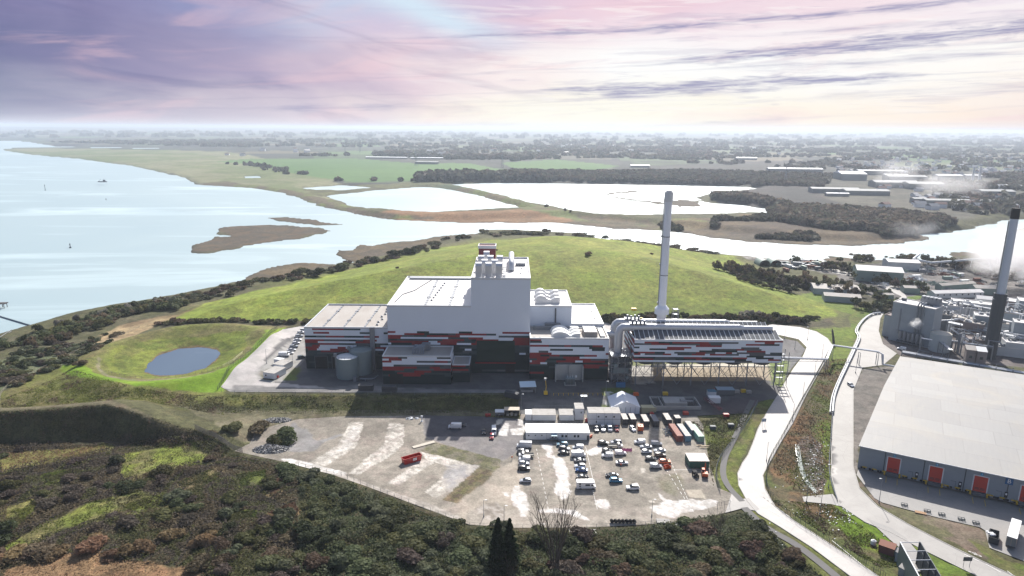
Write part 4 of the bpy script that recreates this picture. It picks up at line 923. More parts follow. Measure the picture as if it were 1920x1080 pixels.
mb = MB(); mb.tube([(-5.5, 0, 1.2), (0, 0, 1.2), (1.4, 1, 1.2), (2.6, 5, 1.2)], .25, 8); mb.box(-8.5, -1, 0, -7, 1, 2.4); mb.box(-3, -.2, 0, -2.7, .2, 1.2); solid('pipe_run', mb, M_STEEL, 'low silver pipe run leaving the foot of the front storage tank', 'pipe', (-68, 304, 0))

# ---- air cooled condenser: striped box on a steel trestle, with two fat ducts
AX0, AX1, AY0, AY1, AZ0, AZ1 = 58.0, 128.0, 300.0, 328.5, 12.4, 23.3
t = thing('air_cooled_condenser', 'long striped red, grey and white box raised on steel trestle legs beside the white stack', 'condenser', (AX0, AY0, 0))
W_, D_ = AX1-AX0, AY1-AY0
mb = MB(); 
for i, (a, b) in enumerate((((0, 0), (W_, 0)), ((W_, 0), (W_, D_)), ((W_, D_), (0, D_)), ((0, D_), (0, 0)))): clad(mb, a, b, AZ0, AZ1, 91+i, 'acc', .86)
mb.box(.2, .2, AZ0+.1, W_-.2, D_-.2, AZ0+.4, 3); part('casing', mb, CLAD, t)
mb = MB(); rim(mb, -.1, -.1, W_+.1, D_+.1, AZ1-.02, AZ1+.35, .4); part('top_rim', mb, M_TRIM, t)
for ya, yb in ((.5, 8.2), (8.2, 15.9), (16.3, 22.2), (22.2, 28)):
    mb = MB(); up = ya in (.5, 16.3); za, zb = (AZ1-.6, AZ1+2.6) if up else (AZ1+2.6, AZ1-.6)
    mb.quad((.6, ya, za), (W_-.6, ya, za), (W_-.6, yb, zb), (.6, yb, zb)); pn = part('tube_bundle', mb, M('condenser_fins', (.075,.085,.10), .6, .2, .3, rib=('X', 6), bump=.4), t)
    mb = MB()
    for k in range(31):
        x = .6+k*(W_-1.5)/30; mb.box(x, 0, 0, x+.28, 1, 1)
        for q in range(8): vv = mb.v[-8+q]; mb.v[-8+q] = (vv[0], ya+(yb-ya)*vv[1], za+(zb-za)*vv[1]+.04+vv[2]*.16)
    part('rib', mb, M_TRIM, pn)
for k in range(5):
    for j in range(2):
        mb = MB(); x, y = 7+k*14, 7+j*14.3; mb.cyl((x, y), 4.0, AZ0-2.4, AZ0+.1, 14, r2=6.6); part('fan_shroud', mb, M_GREY, t)
mb = MB()
for j, y in enumerate((1.2, 14.2, 27.2)):
    for k in range(6):
        x = 1.6+k*13.3; mb.box(x-.22, y-.22, 0, x+.22, y+.22, AZ0)
        if k < 5:
            for sgn in (0, 1):
                mb.tube([(x+13.3*sgn, y, AZ0-2.6), (x+6.65, y, .6)], .13, 4)
            mb.tube([(x, y, AZ0-2.6), (x+13.3, y, AZ0-2.6)], .2, 4); mb.tube([(x, y, 5.2), (x+3, y, AZ0-2.6)], .1, 4); mb.tube([(x+13.3, y, 5.2), (x+10.3, y, AZ0-2.6)], .1, 4)
    mb.box(.5, y-.3, AZ0-.6, W_-.5, y+.3, AZ0-.05)
part('trestle', mb, M_STEEL, t)
for k in range(6):
    mb = MB(); x = 1.6+k*13.3
    for a, b in ((1.2, 14.2), (14.2, 27.2)): mb.tube([(x, a, .5), (x, b, AZ0-2)], .12, 4); mb.tube([(x, b, .5), (x, a, AZ0-2)], .12, 4)
    part('cross_bracing', mb, M_STEEL, t)
mb = MB()          # stair tower at the right end
for x, y in ((W_+1, 2), (W_+4.5, 2), (W_+1, 7), (W_+4.5, 7)): mb.box(x-.12, y-.12, 0, x+.12, y+.12, 17)
for k in range(5): mb.box(W_+1, 5.8, 2.5+k*3, W_+4.5, 7, 2.56+k*3); mb.tube([(W_+1.2, 2+5*(k % 2), k*3-.3), (W_+4.3, 7-5*(k % 2), 2.6+k*3)], .15, 4)
part('stair_tower', mb, M_STEEL, t)
mb = MB()
for k in range(8): mb.cyl((W_-34+k*1.3, 29), .12, 0, AZ0, 5)
def duct(yc, zc, xs, mbt):
    mbt.tube([(-6.0, yc+.5, 5), (-6.0, yc, zc-3.0), (-5.4, yc, zc-1.0), (-4.4, yc, zc-.15), (-2.5, yc, zc), (xs[0], yc, zc)], 1.95, 20)
    mbt.tube([(xs[0], yc, zc+.0), (xs[1], yc, zc-.0)], 1.75, 20); mbt.tube([(xs[1], yc, zc), (xs[1]+2.2, yc, zc-.3)], 1.75, 20, r2=1.35); mbt.tube([(xs[1]+2.2, yc, zc-.3), (xs[2], yc, zc-.3)], 1.35, 20)
    for k in range(int(xs[2]/1.7)): mbt.tube([(k*1.7, yc, zc if k*1.7 < xs[1] else zc-.3), (k*1.7+.14, yc, zc if k*1.7 < xs[1] else zc-.3)], 1.81 if k*1.7 < xs[1] else 1.41, 20)
for yc, xs, lab in ((9.6, (10, 52, 68), 'nearer fat silver steam duct lying along the top'), (24.2, (10, 50, 66), 'farther fat silver steam duct lying along the top')):
    dz_ = 3.3 if yc < 12 else 1.5; mb = MB(); duct(yc, AZ1+dz_, xs, mb); dp = part('steam_duct', mb, M_LAG, t, lab, smooth=True)
    mb = MB(); z = AZ1+dz_+2.1; mb.box(-1, yc-2, z, 7, yc+2, z+.15); 
    for k in range(4): mb.cyl((.3+k*1.9, yc-.6), .5, z, z+2.0-.4*(k % 2), 10)
    for x in (-1, 1.6, 4.3, 7): mb.cyl((x, yc-2), .06, z, z+1.2, 4); mb.cyl((x, yc+2), .06, z, z+1.2, 4)
    mb.tube([(-1, yc-2, z+1.2), (7, yc-2, z+1.2)], .06, 4); part('valve_platform', mb, M_STEEL, dp)
mb = MB(); mb.box(2.2, 23, AZ1+7.9, 4.6, 25.2, AZ1+8.9); mb.box(4.0, 9.6, AZ1+7.4, 5.2, 10.6, AZ1+8.0); part('hoist', mb, M_YEL, t)
# pipe tower between turbine hall and condenser
t = thing('exhaust_steelwork', 'tangled grey steel platforms and pipes between the turbine hall and the condenser', 'pipework', (48.2, 303, 0))
mb = MB()
for x in (0, 3.2, 6.4, 9.6):
    for y in (0, 6, 12): mb.box(x-.14, y-.14, 0, x+.14, y+.14, 15)
for k in range(5):
    z = 2.4+k*2.9; mb.box(-.3, -.5, z, 9.9, 12.3, z+.12); mb.tube([(0, -.4, z+1.1), (9.8, -.4, z+1.1)], .05, 4)
    for x in (0, 3.2, 6.4): mb.tube([(x, 0, z-2.2), (x+3.2, 0, z)], .09, 4)
part('platform_frame', mb, M_STEEL, t)
rg = random.Random(5); mb = MB()
for k in range(46):
    x, y, z = rg.uniform(0, 9.6), rg.uniform(-.6, 12), rg.uniform(.5, 14); L = rg.uniform(1, 4)
    d = rg.choice(((1, 0, 0), (0, 1, 0), (0, 0, 1), (0, 0, 1))); mb.tube([(x, y, z), (x+d[0]*L, y+d[1]*L, z+d[2]*L)], rg.uniform(.12, .42), 7)
part('pipe', mb, M_STEEL, t)
for k in range(14):
    x, y, z = rg.uniform(0, 8), rg.uniform(0, 11), rg.choice((0, 2.5, 5.4, 8.3)); mb = MB(); mb.box(x, y, z, x+rg.uniform(.8, 2.2), y+rg.uniform(.8, 2), z+rg.uniform(.8, 2.2)); part('vessel', mb, M_TANK, t)
mb = MB(); mb.box(1, .4, 5.5, 8.2, 5, 8.2); part('vessel', mb, M_TANK, t)
mb = MB(); mb.tube([(-3, 20.5, 18.6), (4, 20.5, 18.6)], 2.0, 18); part('crossover_duct', mb, M_LAG, t, smooth=True)
mb = MB(); mb.box(1, -2.2, 0, 5.4, -.8, 2.2); mb.box(1.2, -2.4, 0, 5.2, -2.2, .3); solid('blue_skip', mb, M_BLUEP, 'blue metal unit in the shade at the foot of the exhaust pipework', 'container', (49, 300.5, 0))

# ---- the stack
sx_, sy_ = 83.0, 356.0
t = thing('chimney_stack', 'tall slim white chimney stack with a wide collar behind the condenser ducts', 'chimney', (sx_, sy_, 0))
M_STK = M('stack_paint', (.72,.75,.80), .45, .08, .1)
mb = MB(); mb.cyl((0, 0), 2.55, 0, 22, 32); part('base_tube', mb, M_STK, t, smooth=True)
mb = MB(); mb.cyl((0, 0), 3.9, 20.6, 23.6, 32); mb.cyl((0, 0), 3.9, 23.6, 25.4, 32, r2=2.3); part('collar', mb, M_STK, t)
mb = MB(); mb.cyl((0, 0), 2.12, 25, 83.5, 32, r2=1.95); part('shaft', mb, M_STK, t, smooth=True)
mb = MB(); mb.cyl((0, 0), 2.25, 82.5, 87.6, 24); mb.cyl((0, 0), 2.45, 84.4, 84.8, 24); mb.cyl((0, 0), 1.6, 87.6, 88.3, 20); part('tip', mb, M_TRIM, t)
for z in (42.3, 63.5):
    mb = MB(); mb.cyl((0, 0), 2.16, z, z+.35, 32); part('flange', mb, M_GREY, t)
mb = MB(); mb.box(-2.5, -.3, 25, -2.15, .1, 84); 
for z in (26.5, 48, 63.5): mb.box(-2.9, -.6, z, -2.2, .3, z+.9)
part('ladder', mb, M_STEEL, t)
t = thing('stair_mast', 'grey lattice access tower standing right of the stack collar', 'tower', (sx_+6.2, sy_-1.2, 0))
mb = MB()
for x, y in ((0, 0), (3, 0), (3, 3), (0, 3)): mb.box(x-.12, y-.12, 0, x+.12, y+.12, 23.5)
for k in range(8):
    z = k*2.9; mb.tube([(0, 0, z), (3, 0, z+2.9)], .1, 4); mb.tube([(3, 3, z), (0, 3, z+2.9)], .1, 4); mb.tube([(0, 0, z+2.9), (3, 0, z+2.9)], .1, 4); mb.tube([(3, 0, z), (3, 3, z+2.9)], .1, 4); mb.box(.2, .2, z+2.8, 2.8, 2.8, z+2.9)
part('frame', mb, M_STEEL, t)
# ================================================================ VEHICLES
def paintmat():
    m, t, b = newmat('car_paint'); oi = tn(t, 'ShaderNodeObjectInfo'); t.links.new(oi.outputs['Color'], b.inputs['Base Color'])
    b.inputs['Roughness'].default_value = .28; b.inputs['Metallic'].default_value = .1; b.inputs['Coat Weight'].default_value = .5; b.inputs['Specular IOR Level'].default_value = .5; return m
M_CAR = paintmat(); M_TYRE = M('tyre_rubber', (.018,.018,.02), .85, .2); M_RIM = M('wheel_rim', (.45,.46,.48), .35, .1, metal=.7); M_LAMP = M('lamp_lens', (.75,.76,.78), .15, .05); M_TAIL = M('tail_lens', (.35,.01,.01), .25, .05)
M_BED = M('grey_bed', (.38,.36,.32), .7, .4, .8); M_ORANGE = M('orange_paint', (.62,.11,.02), .5, .25, .7)
CARS = {}
def loft(mb, secs, m=0):
    """close cross-sections (lists of equal length) into a skin"""
    i0 = len(mb.v); n = len(secs[0])
    for s in secs: mb.v += s
    for k in range(len(secs)-1):
        for j in range(n):
            j2 = (j+1) % n; a = i0+k*n; mb.f.append((a+j, a+n+j, a+n+j2, a+j2)); mb.m.append(m)
    mb.f.append(tuple(i0+j for j in range(n))); mb.m.append(m); mb.f.append(tuple(i0+(len(secs)-1)*n+j for j in reversed(range(n)))); mb.m.append(m)
def make_car(kind):
    """nose towards +x; top profile lists (x, z)"""
    D = {'hatch': (4.15, 1.76, [(-2.07,.55),(-2.05,.95),(-1.85,1.02),(.95,.98),(1.85,.80),(2.07,.60)], [(-1.95,1.0),(-1.55,1.46),(.05,1.50),(1.0,.98)], .62),
         'saloon': (4.6, 1.80, [(-2.3,.55),(-2.28,.92),(-1.5,1.0),(1.0,.98),(2.05,.82),(2.3,.58)], [(-1.75,1.0),(-1.0,1.42),(.15,1.45),(1.15,.98)], .62),
         'suv': (4.55, 1.88, [(-2.27,.6),(-2.27,1.1),(-2.1,1.16),(1.1,1.12),(2.1,1.0),(2.27,.7)], [(-2.15,1.14),(-1.8,1.72),(.2,1.74),(1.15,1.12)], .70),
         'van': (4.45, 1.85, [(-2.2,.5),(-2.2,1.82),(-2.1,1.88),(.25,1.88),(.62,1.8),(1.25,1.12),(2.0,.95),(2.22,.6)], None, .62),
         'bigvan': (5.6, 2.0, [(-2.8,.5),(-2.8,2.3),(-2.7,2.4),(1.2,2.4),(1.55,2.3),(2.1,1.35),(2.7,1.15),(2.8,.6)], None, .68),
         'minibus': (6.0, 2.0, [(-3,.5),(-3,2.45),(-2.9,2.55),(1.5,2.55),(1.85,2.4),(2.35,1.35),(2.9,1.2),(3,.6)], None, .68)}
    L, Wd, prof, glass, wr = D[kind]
    t = thing('parked_car' if kind not in ('van', 'bigvan', 'minibus') else ('minibus' if kind == 'minibus' else 'parked_van'), 'car', 'car'); zf = .30
    def ring(x, zt, w, z0=zf): return [(x, -w/2, z0+.15), (x, -w/2*.98, zt*.72+z0*.28), (x, -w/2*.86, zt-.03), (x, -w/2*.6, zt), (x, w/2*.6, zt), (x, w/2*.86, zt-.03), (x, w/2*.98, zt*.72+z0*.28), (x, w/2, z0+.15), (x, w/2*.9, z0), (x, -w/2*.9, z0)]
    mb = MB(); loft(mb, [ring(x, z, Wd*(.90 if i in (0, len(prof)-1) else 1.0)) for i, (x, z) in enumerate(prof)])
    body = part('body', mb, M_CAR, t, smooth=True); body['paint'] = 1
    if glass:
        mb = MB(); w0, w1 = Wd*.90, Wd*.74
        (xa, za), (xb, zb), (xc, zc), (xd, zd) = glass
        mb.v += [(xa, -w0/2, za-.02), (xd, -w0/2, zd-.02), (xd, w0/2, zd-.02), (xa, w0/2, za-.02), (xb, -w1/2, zb), (xc, -w1/2, zc), (xc, w1/2, zc), (xb, w1/2, zb)]
        for f in ((0, 1, 5, 4), (1, 2, 6, 5), (2, 3, 7, 6), (3, 0, 4, 7), (4, 5, 6, 7)): mb.f.append(f); mb.m.append(0)
        part('window', mb, M_GLASS, t)
        mb = MB(); mb.v += [(xb-.08, -w1/2-.02, zb-.01), (xc+.05, -w1/2-.02, zc-.01), (xc+.05, w1/2+.02, zc-.01), (xb-.08, w1/2+.02, zb-.01), (xb+.12, -w1/2+.1, zb+.05), (xc-.12, -w1/2+.1, zc+.05), (xc-.12, w1/2-.1, zc+.05), (xb+.12, w1/2-.1, zb+.05)]
        for f in ((0, 1, 5, 4), (1, 2, 6, 5), (2, 3, 7, 6), (3, 0, 4, 7), (4, 5, 6, 7)): mb.f.append(f); mb.m.append(0)
        r = part('roof', mb, M_CAR, t, smooth=True); r['paint'] = 1
    else:
        zt = max(z for _, z in prof); i = [k for k, p in enumerate(prof) if p[0] > 1.0][0]; (xs, zs), (xe, ze) = prof[-4], prof[-3]
        mb = MB(); w = Wd*.80
        dx, dz = xe-xs, ze-zs; nrm = (-dz, dx); q = math.hypot(*nrm); o = (-nrm[0]/q*-.02, .02)
        mb.quad((xs+.03+.03, -w/2*.86, zs-.04+.02), (xs+.06, w/2*.86, zs-.02), (xe+.03, w/2, ze+.06), (xe+.03, -w/2, ze+.06)); 
        s0 = xs-.15; s1 = s0-.95 if kind != 'minibus' else -2.6; zt2 = zt*.80+.0
        for sgn in (-1, 1):
            y = sgn*(Wd/2*.985)
            xx = [s0+.55, s0-.1, s1, s1] if True else 0
            f = [(s0+.62, y, zt*.56), (s0+.05, y*.955, zt*.86), (s1, y*.955, zt*.86), (s1, y, zt*.56)]
            mb.quad(*(f if sgn < 0 else f[::-1]))
        if kind in ('minibus',): pass
        part('window', mb, M_GLASS, t)
    for sx in (-1, 1):
        for sy in (-1, 1):
            mb = MB(); mb.tube([(0, -.11, 0), (0, .11, 0)], .33, 12); w = part('wheel', mb, M_TYRE, t, loc=(sx*L*wr/2, sy*(Wd/2-.10), .33))
            mb = MB(); mb.tube([(0, -.125, 0), (0, .125, 0)], .19, 8); part('rim', mb, M_RIM, w)
    for sy in (-1, 1):
        mb = MB(); zz = prof[-1][1]+.05; mb.box(L/2-.16, sy*Wd*.33-.17, zz, L/2-.0, sy*Wd*.33+.17, zz+.15); part('headlight', mb, M_LAMP, t)
        mb = MB(); zz = prof[1][1]*.80 if glass else 1.0; mb.box(-L/2+.0-.01, sy*Wd*.38-.1, zz-.15, -L/2+.1, sy*Wd*.38+.1, zz+.15); part('tail_light', mb, M_TAIL, t)
    return t
WHT_, SIL, BLK, DGY, BLU, TEAL, REDC, ORG = (.78,.79,.80), (.50,.52,.55), (.018,.019,.022), (.075,.08,.09), (.03,.10,.28), (.02,.20,.36), (.32,.02,.025), (.55,.13,.03)
def place_car(kind, px, py, rot, col, label, z=None, group=None):
    x, y, zz = G(px, py); zz = zz+.05 if z is None else z
    if kind not in CARS:
        t = make_car(kind); CARS[kind] = t; t.location = (x, y, zz); t.rotation_euler = (0, 0, R(rot)); t['label'] = label
        for c in kids(t):
            if 'paint' in c: c.color = (*col, 1)
    else: t = dup(CARS[kind], (x, y, zz), R(rot), label, color=col)
    t['category'] = {'van': 'van', 'bigvan': 'van', 'minibus': 'minibus'}.get(kind, 'car')
    if group or 'group' not in t: t['group'] = group or 'vehicles in the car park'
    return t
def cp(cx, cy): return 860+cx/3.84, 730+cy/3.84
lot = [('minibus', 472, 418, 178, WHT_, 'white minibus parked at the back of the leftmost row of cars'), ('suv', 462, 458, 4, DGY, 'dark grey car tucked between the white minibus and the flatbed pickup'),
 ('van', 473, 514, 180, WHT_, 'white van behind the flatbed pickup in the leftmost row'), ('hatch', 470, 543, 3, SIL, 'silver hatchback just behind the black car in the leftmost row'), ('suv', 470, 580, 0, BLK, 'black 4x4 nearest the camera in the tight leftmost row'),
 ('hatch', 481, 668, 182, SIL, 'lone silver hatchback standing apart below the leftmost row'),
 ('suv', 745, 408, 182, (.03,.16,.25), 'teal blue car in front of the long white cabin steps'), ('suv', 760, 438, 0, DGY, 'dark silver car between the teal car and a black saloon'), ('saloon', 757, 466, 4, BLK, 'black saloon at the front of the short row of three'),
 ('van', 858, 430, 180, WHT_, 'white van at the back of the long middle row'), ('saloon', 855, 456, 182, DGY, 'dark saloon between two white vans in the middle row'), ('bigvan', 862, 484, 0, WHT_, 'larger white van in the middle row with dark side window'),
 ('saloon', 875, 520, 4, (.16,.17,.19), 'mid grey saloon in front of the larger white van'), ('hatch', 873, 562, 181, WHT_, 'white hatchback behind the blue car in the middle row'), ('saloon', 884, 592, 178, BLU, 'deep blue saloon in the middle row in front of the white hatchback'),
 ('saloon', 890, 640, 3, BLK, 'black saloon standing right behind the white motorhome'),
 ('suv', 1040, 396, 0, BLK, 'black car at the back left of the fourth column of cars'), ('suv', 1132, 392, 182, (.03,.05,.12), 'navy blue car beside the black one near the stacked cabins'), ('hatch', 1068, 450, 0, DGY, 'dark grey hatchback in front of the tipper truck'),
 ('van', 1070, 488, 180, WHT_, 'small white van in front of the dark grey hatchback'), ('van', 1165, 470, 3, (.78,.74,.77), 'small white van beside the pink tarpaulin'), ('saloon', 1175, 538, 0, (.70,.71,.73), 'pale car with a person in orange standing beside it'),
 ('saloon', 1103, 628, 183, BLK, 'black saloon just behind the bright blue car'), ('suv', 1132, 668, 0, TEAL, 'bright blue car in the open middle of the car park'), ('suv', 1252, 720, 181, WHT_, 'white 4x4 parked alone nearest the white silt stain'),
 ('van', 1303, 390, 180, WHT_, 'rounded white van at the top left of the right-hand group'), ('van', 1424, 402, 0, (.42,.44,.47), 'silver panel van at the top right of the right-hand group'), ('saloon', 1347, 422, 182, SIL, 'silver estate car below the rounded white van'),
 ('hatch', 1352, 458, 2, (.66,.67,.70), 'pale silver hatchback left of the black 4x4'), ('saloon', 1446, 450, 180, (.56,.58,.60), 'silver saloon just behind the black 4x4 in the right-hand group'), ('suv', 1449, 484, 0, BLK, 'black 4x4 in the right-hand group in front of a silver saloon'),
 ('hatch', 1380, 508, 0, (.03,.035,.04), 'black hatchback left of the orange 4x4'), ('suv', 1484, 533, 0, ORG, 'rusty orange 4x4 beside the orange barriers'), ('van', 1419, 565, 0, SIL, 'grey panel van at the front of the right-hand group')]
for k, px, py, r_, c, lb in lot: place_car(k, *cp(px, py), r_+rnd.uniform(-2, 2), c, lb)
for k, px, py, r_, c, lb in [('suv', 990, 296, 268, BLK, 'black car nose to the stacked cabins, left of two silver ones'), ('suv', 1037, 292, 272, SIL, 'silver blue car before the stacked cabins beside the black one'), ('van', 1087, 292, 270, SIL, 'silver people carrier before the stacked cabins beside the red car'),
  ('hatch', 1137, 293, 268, REDC, 'dark red hatchback at the right end of the stacked cabins'), ('hatch', 1252, 293, 285, WHT_, 'white hatchback in front of the pair of black containers')]:
    place_car(k, *cp(px, py), r_, c, lb)
place_car('bigvan', 853, 803, 178, WHT_, 'long white van parked alone in the shaded asphalt patch'); place_car('saloon', 864, 799, 0, BLK, 'black saloon half hidden behind the lone long white van')
place_car('hatch', 907, 812, 272, BLK, 'black car facing the camera between the two white vans'); place_car('bigvan', 926, 812, 272, WHT_, 'white box van with its back end near the red trailer')
place_car('hatch', 922, 821, 270, REDC, 'small dark red car tight behind the white box van')
place_car('hatch', 1595, 724, 272, SIL, 'silver car driving along the mill road beside the grass verge', group='vehicles on the mill road')
for i, (px, py, c) in enumerate([(564, 625, WHT_), (561, 632, SIL), (558, 639, WHT_), (555, 645, (.65,.66,.7)), (551, 652, (.3,.33,.38)), (547, 658, SIL), (543, 664, WHT_), (570, 621, WHT_)]):
    place_car(['hatch', 'suv', 'saloon'][i % 3], px, py, 20, c, ['white car fourth from the far end of the plant car row', 'silver car third from the far end of the plant car row', 'white saloon mid way along the plant car row', 'pale silver car mid way along the plant car row', 'dark blue grey car in the row beside the reception hall', 'silver saloon behind the white van by the reception hall', 'white hatchback next to the white van by the reception hall', 'farthest white car in the row beside the reception hall'][i], group='cars parked by the reception hall')
place_car('bigvan', 533, 668, 5, WHT_, 'long white van at the near end of the row by the reception hall', group='cars parked by the reception hall')
place_car('suv', 566, 672, 25, (.03,.06,.07), 'dark green car in shade at the corner of the reception hall', group='cars parked by the reception hall')
place_car('van', 1690, 656, 150, WHT_, 'white van at the corner of the paper mill yard', group='vehicles on the mill road')
# flatbed pickups
def flatbed(px, py, rot, label, col=WHT_):
    x, y, z = G(px, py); t = thing('flatbed_truck', label, 'truck', (x, y, z+.05), R(rot), 'vehicles in the car park')
    mb = MB(); loft(mb, [[(xx, -.95, .4), (xx, -.93, zt), (xx, .93, zt), (xx, .95, .4)] for xx, zt in ((.9, 2.0), (1.6, 2.05), (2.2, 1.2), (2.9, 1.1))]); b = part('cab', mb, M_CAR, t); b.color = (*col, 1)
    mb = MB(); mb.quad((1.68, -.8, 2.0), (1.68, .8, 2.0), (2.22, .84, 1.28), (2.22, -.84, 1.28)); mb.box(1.1, -.965, 1.2, 1.75, .965, 1.8); part('window', mb, M_GLASS, t)
    mb = MB(); mb.box(-2.9, -1, .75, .8, 1, .9); mb.box(-2.9, -1, .9, -2.82, 1, 1.3); mb.box(-2.9, -1, .9, .8, -.93, 1.3); mb.box(-2.9, .93, .9, .8, 1, 1.3); mb.box(.74, -1, .9, .8, 1, 1.8); part('bed', mb, M_BED, t)
    for sx in (-1.7, 1.9):
        for sy in (-.85, .85):
            mb = MB(); mb.tube([(0, -.12, 0), (0, .12, 0)], .36, 12); w = part('wheel', mb, M_TYRE, t, loc=(sx, sy, .36)); mb = MB(); mb.tube([(0, -.135, 0), (0, .135, 0)], .2, 8); part('rim', mb, M_RIM, w)
flatbed(*cp(487, 486), 180, 'white flatbed pickup in the leftmost row with its bed to the right'); flatbed(*cp(1128, 420), 0, 'white tipper truck with a long beige bed beside the navy car', (.6,.6,.6))
# motorhome
x, y, z = G(*cp(915, 712)); t = thing('motorhome', 'white motorhome with an overcab bulge, nearest vehicle of the middle row', 'motorhome', (x, y, z+.05), R(1), 'vehicles in the car park')
mb = MB(); pr = [(-3.4, .45), (-3.4, 2.75), (-3.2, 2.9), (2.2, 2.95), (2.95, 2.75), (3.0, 2.35), (2.3, 2.1), (2.75, 1.35), (3.4, 1.15), (3.5, .5)]
mb.extr([(u, q) for u, q in pr][::-1], -1.12, 1.12, 'y'); b = part('body', mb, M_CAR, t); b.color = (.80, .80, .79, 1)
mb = MB(); mb.box(-.3, -1.15, 1.5, 1.3, -1.1, 2.1); mb.box(-2.5, -1.15, 1.8, -1.9, -1.1, 2.3); mb.box(-2.5, -1.15, 1.1, -1.9, -1.1, 1.45); mb.box(-2.5, -1.15, 2.4, -1.9, -1.1, 2.6); part('window', mb, M_GLASS, t)
mb = MB(); mb.poly([(2.34, -1.14, 2.0), (1.75, -1.14, 2.0), (1.75, -1.14, 1.4), (2.68, -1.14, 1.4)]); part('cab_window', mb, M_GLASS, t)
for sx in (-2.0, 2.35):
    for sy in (-1, 1):
        mb = MB(); mb.tube([(0, -.12, 0), (0, .12, 0)], .37, 12); w = part('wheel', mb, M_TYRE, t, loc=(sx, sy, .37)); mb = MB(); mb.tube([(0, -.14, 0), (0, .14, 0)], .2, 8); part('rim', mb, M_RIM, w)
mb = MB(); mb.box(-2.6, -.4, 2.93, -1.7, .4, 3.05); mb.box(.2, -.4, 2.96, .9, .4, 3.08); part('rooflight', mb, M_TRIM, t)

# ================================================================ THE YARD'S CABINS, CONTAINERS, PLANT
M_CABW = M('cabin_panel', (.66,.68,.70), .55, .18, .35, rib=('X', 4), bump=.15); M_CABR = M('cabin_roof_white', (.78,.78,.77), .5, .15, .25); M_CABG = M('cabin_roof_grey', (.46,.44,.41), .8, .5, .5, dirtcol=(.22,.20,.17))
def cabin(name, label, px, py, L, D, H, rot=0, roof=None, wins=(), doors=(), wall=None, group=None, floors=1, cat='cabin', seam=0):
    x, y, z = G(px, py); t = thing(name, label, cat, (x, y, z+.05), R(rot), group)
    mb = MB(); mb.box(0, 0, .15, L, D, H); mb.box(.3, .3, 0, L-.3, D-.3, .16)
    part('wall', mb, wall or M_CABW, t); mb = MB(); mb.box(-.08, -.08, H+.002, L+.08, D+.08, H+.14)
    if seam:
        for k in range(1, int(L/seam)): mb.box(k*seam-.05, -.08, H+.14, k*seam+.05, D+.08, H+.2)
    part('roof', mb, roof or M_CABR, t)
    if seam:
        mb = MB()
        for k in range(1, int(L/seam)): mb.box(k*seam-.03, -.03, .15, k*seam+.03, .0, H)
        if floors > 1: mb.box(0, -.04, H/2-.05, L, .0, H/2+.05)
        part('joint_strip', mb, M_GREY, t)
    for (wx, wz, ww, wh) in wins:
        mb = MB(); mb.box(wx, -.05, wz, wx+ww, .02, wz+wh); part('window', mb, M_GLASS, t)
    for (wx, ww) in doors:
        mb = MB(); mb.box(wx, -.06, .15, wx+ww, .02, 2.15); part('door', mb, M_GREY, t)
    return t
t = cabin('site_office', 'long single-storey white site office with a plain white roof and small dark windows', 986, 825, 25.8, 8.4, 3.2, 0, wins=[(.9, 1.7, .5, .5), (3.6, 1.8, .5, .4), (6.2, 1.8, .5, .4), (14.4, 1.3, .8, 1), (15.9, 1.3, .8, 1), (19.4, 1.3, .8, 1), (20.8, 1.3, .8, 1)], doors=[(10.6, .6), (11.9, .5), (24.7, .9)], seam=8.4, cat='office')
mb = MB(); mb.box(9.6, -1.6, .9, 13, -.1, 1.05); mb.box(13, -1.2, .3, 14.4, -.1, .5); mb.box(8.4, -1.2, .3, 9.6, -.1, .5)
for x_ in (9.6, 11.3, 13): mb.cyl((x_, -1.55), .05, 0, 2, 5)
part('steps', mb, M_STEEL, t); mb = MB(); mb.box(10.2, -1.7, 2.5, 12.6, -.05, 2.6); part('canopy', mb, M('blue_tint_canopy', (.22,.38,.48), .4), t)
cabin('stacked_cabins', 'two-storey white stacked site cabins with a dirty roof beside the white marquee', 1103, 797, 13.6, 6.2, 5.4, 0, M_CABG, wins=[(3.9, 3.5, .7, .7), (7.1, 3.5, .7, .7), (10.5, 3.5, .7, .7), (3.2, 1.0, .4, .9)], seam=3.4, floors=2)
cabin('stair_cabin', 'narrow white two-storey cabin with a steel stair behind its roof', 1078, 788, 3.8, 6.4, 5.2, 0, M_CABG, wins=[(2.4, 3.2, .4, .8)], floors=2)
cabin('welfare_cabin', 'flat dirty-roofed low cabin directly behind the long site office, left one', 998, 789, 10.2, 6.4, 2.6, 0, M_CABG); cabin('welfare_cabin', 'flat dirty-roofed low cabin behind the site office beside the stair cabin', 1049, 789, 6.4, 6.4, 2.6, 0, M_CABG)
cabin('guard_hut', 'little white-roofed hut behind the left end of the site office', 985, 789, 2.7, 5, 2.9, 0)
mb = MB()
for k in range(5): mb.box(0, k*.8, 1+k*.8, 1.1, k*.8+.7, 1.1+k*.8)
mb.tube([(0, 0, 2), (0, 4, 6.2)], .06, 4); mb.tube([(1.1, 0, 2), (1.1, 4, 6.2)], .06, 4); mb.box(0, 4, 5, 3, 6, 5.1); mb.tube([(3, 4, 6.1), (3, 6, 6.1)], .06, 4)
x, y, z = G(1090, 770); solid('cabin_stair', mb, M_STEEL, 'steel outside stair rising behind the narrow two-storey cabin', 'stair', (x, y, z))
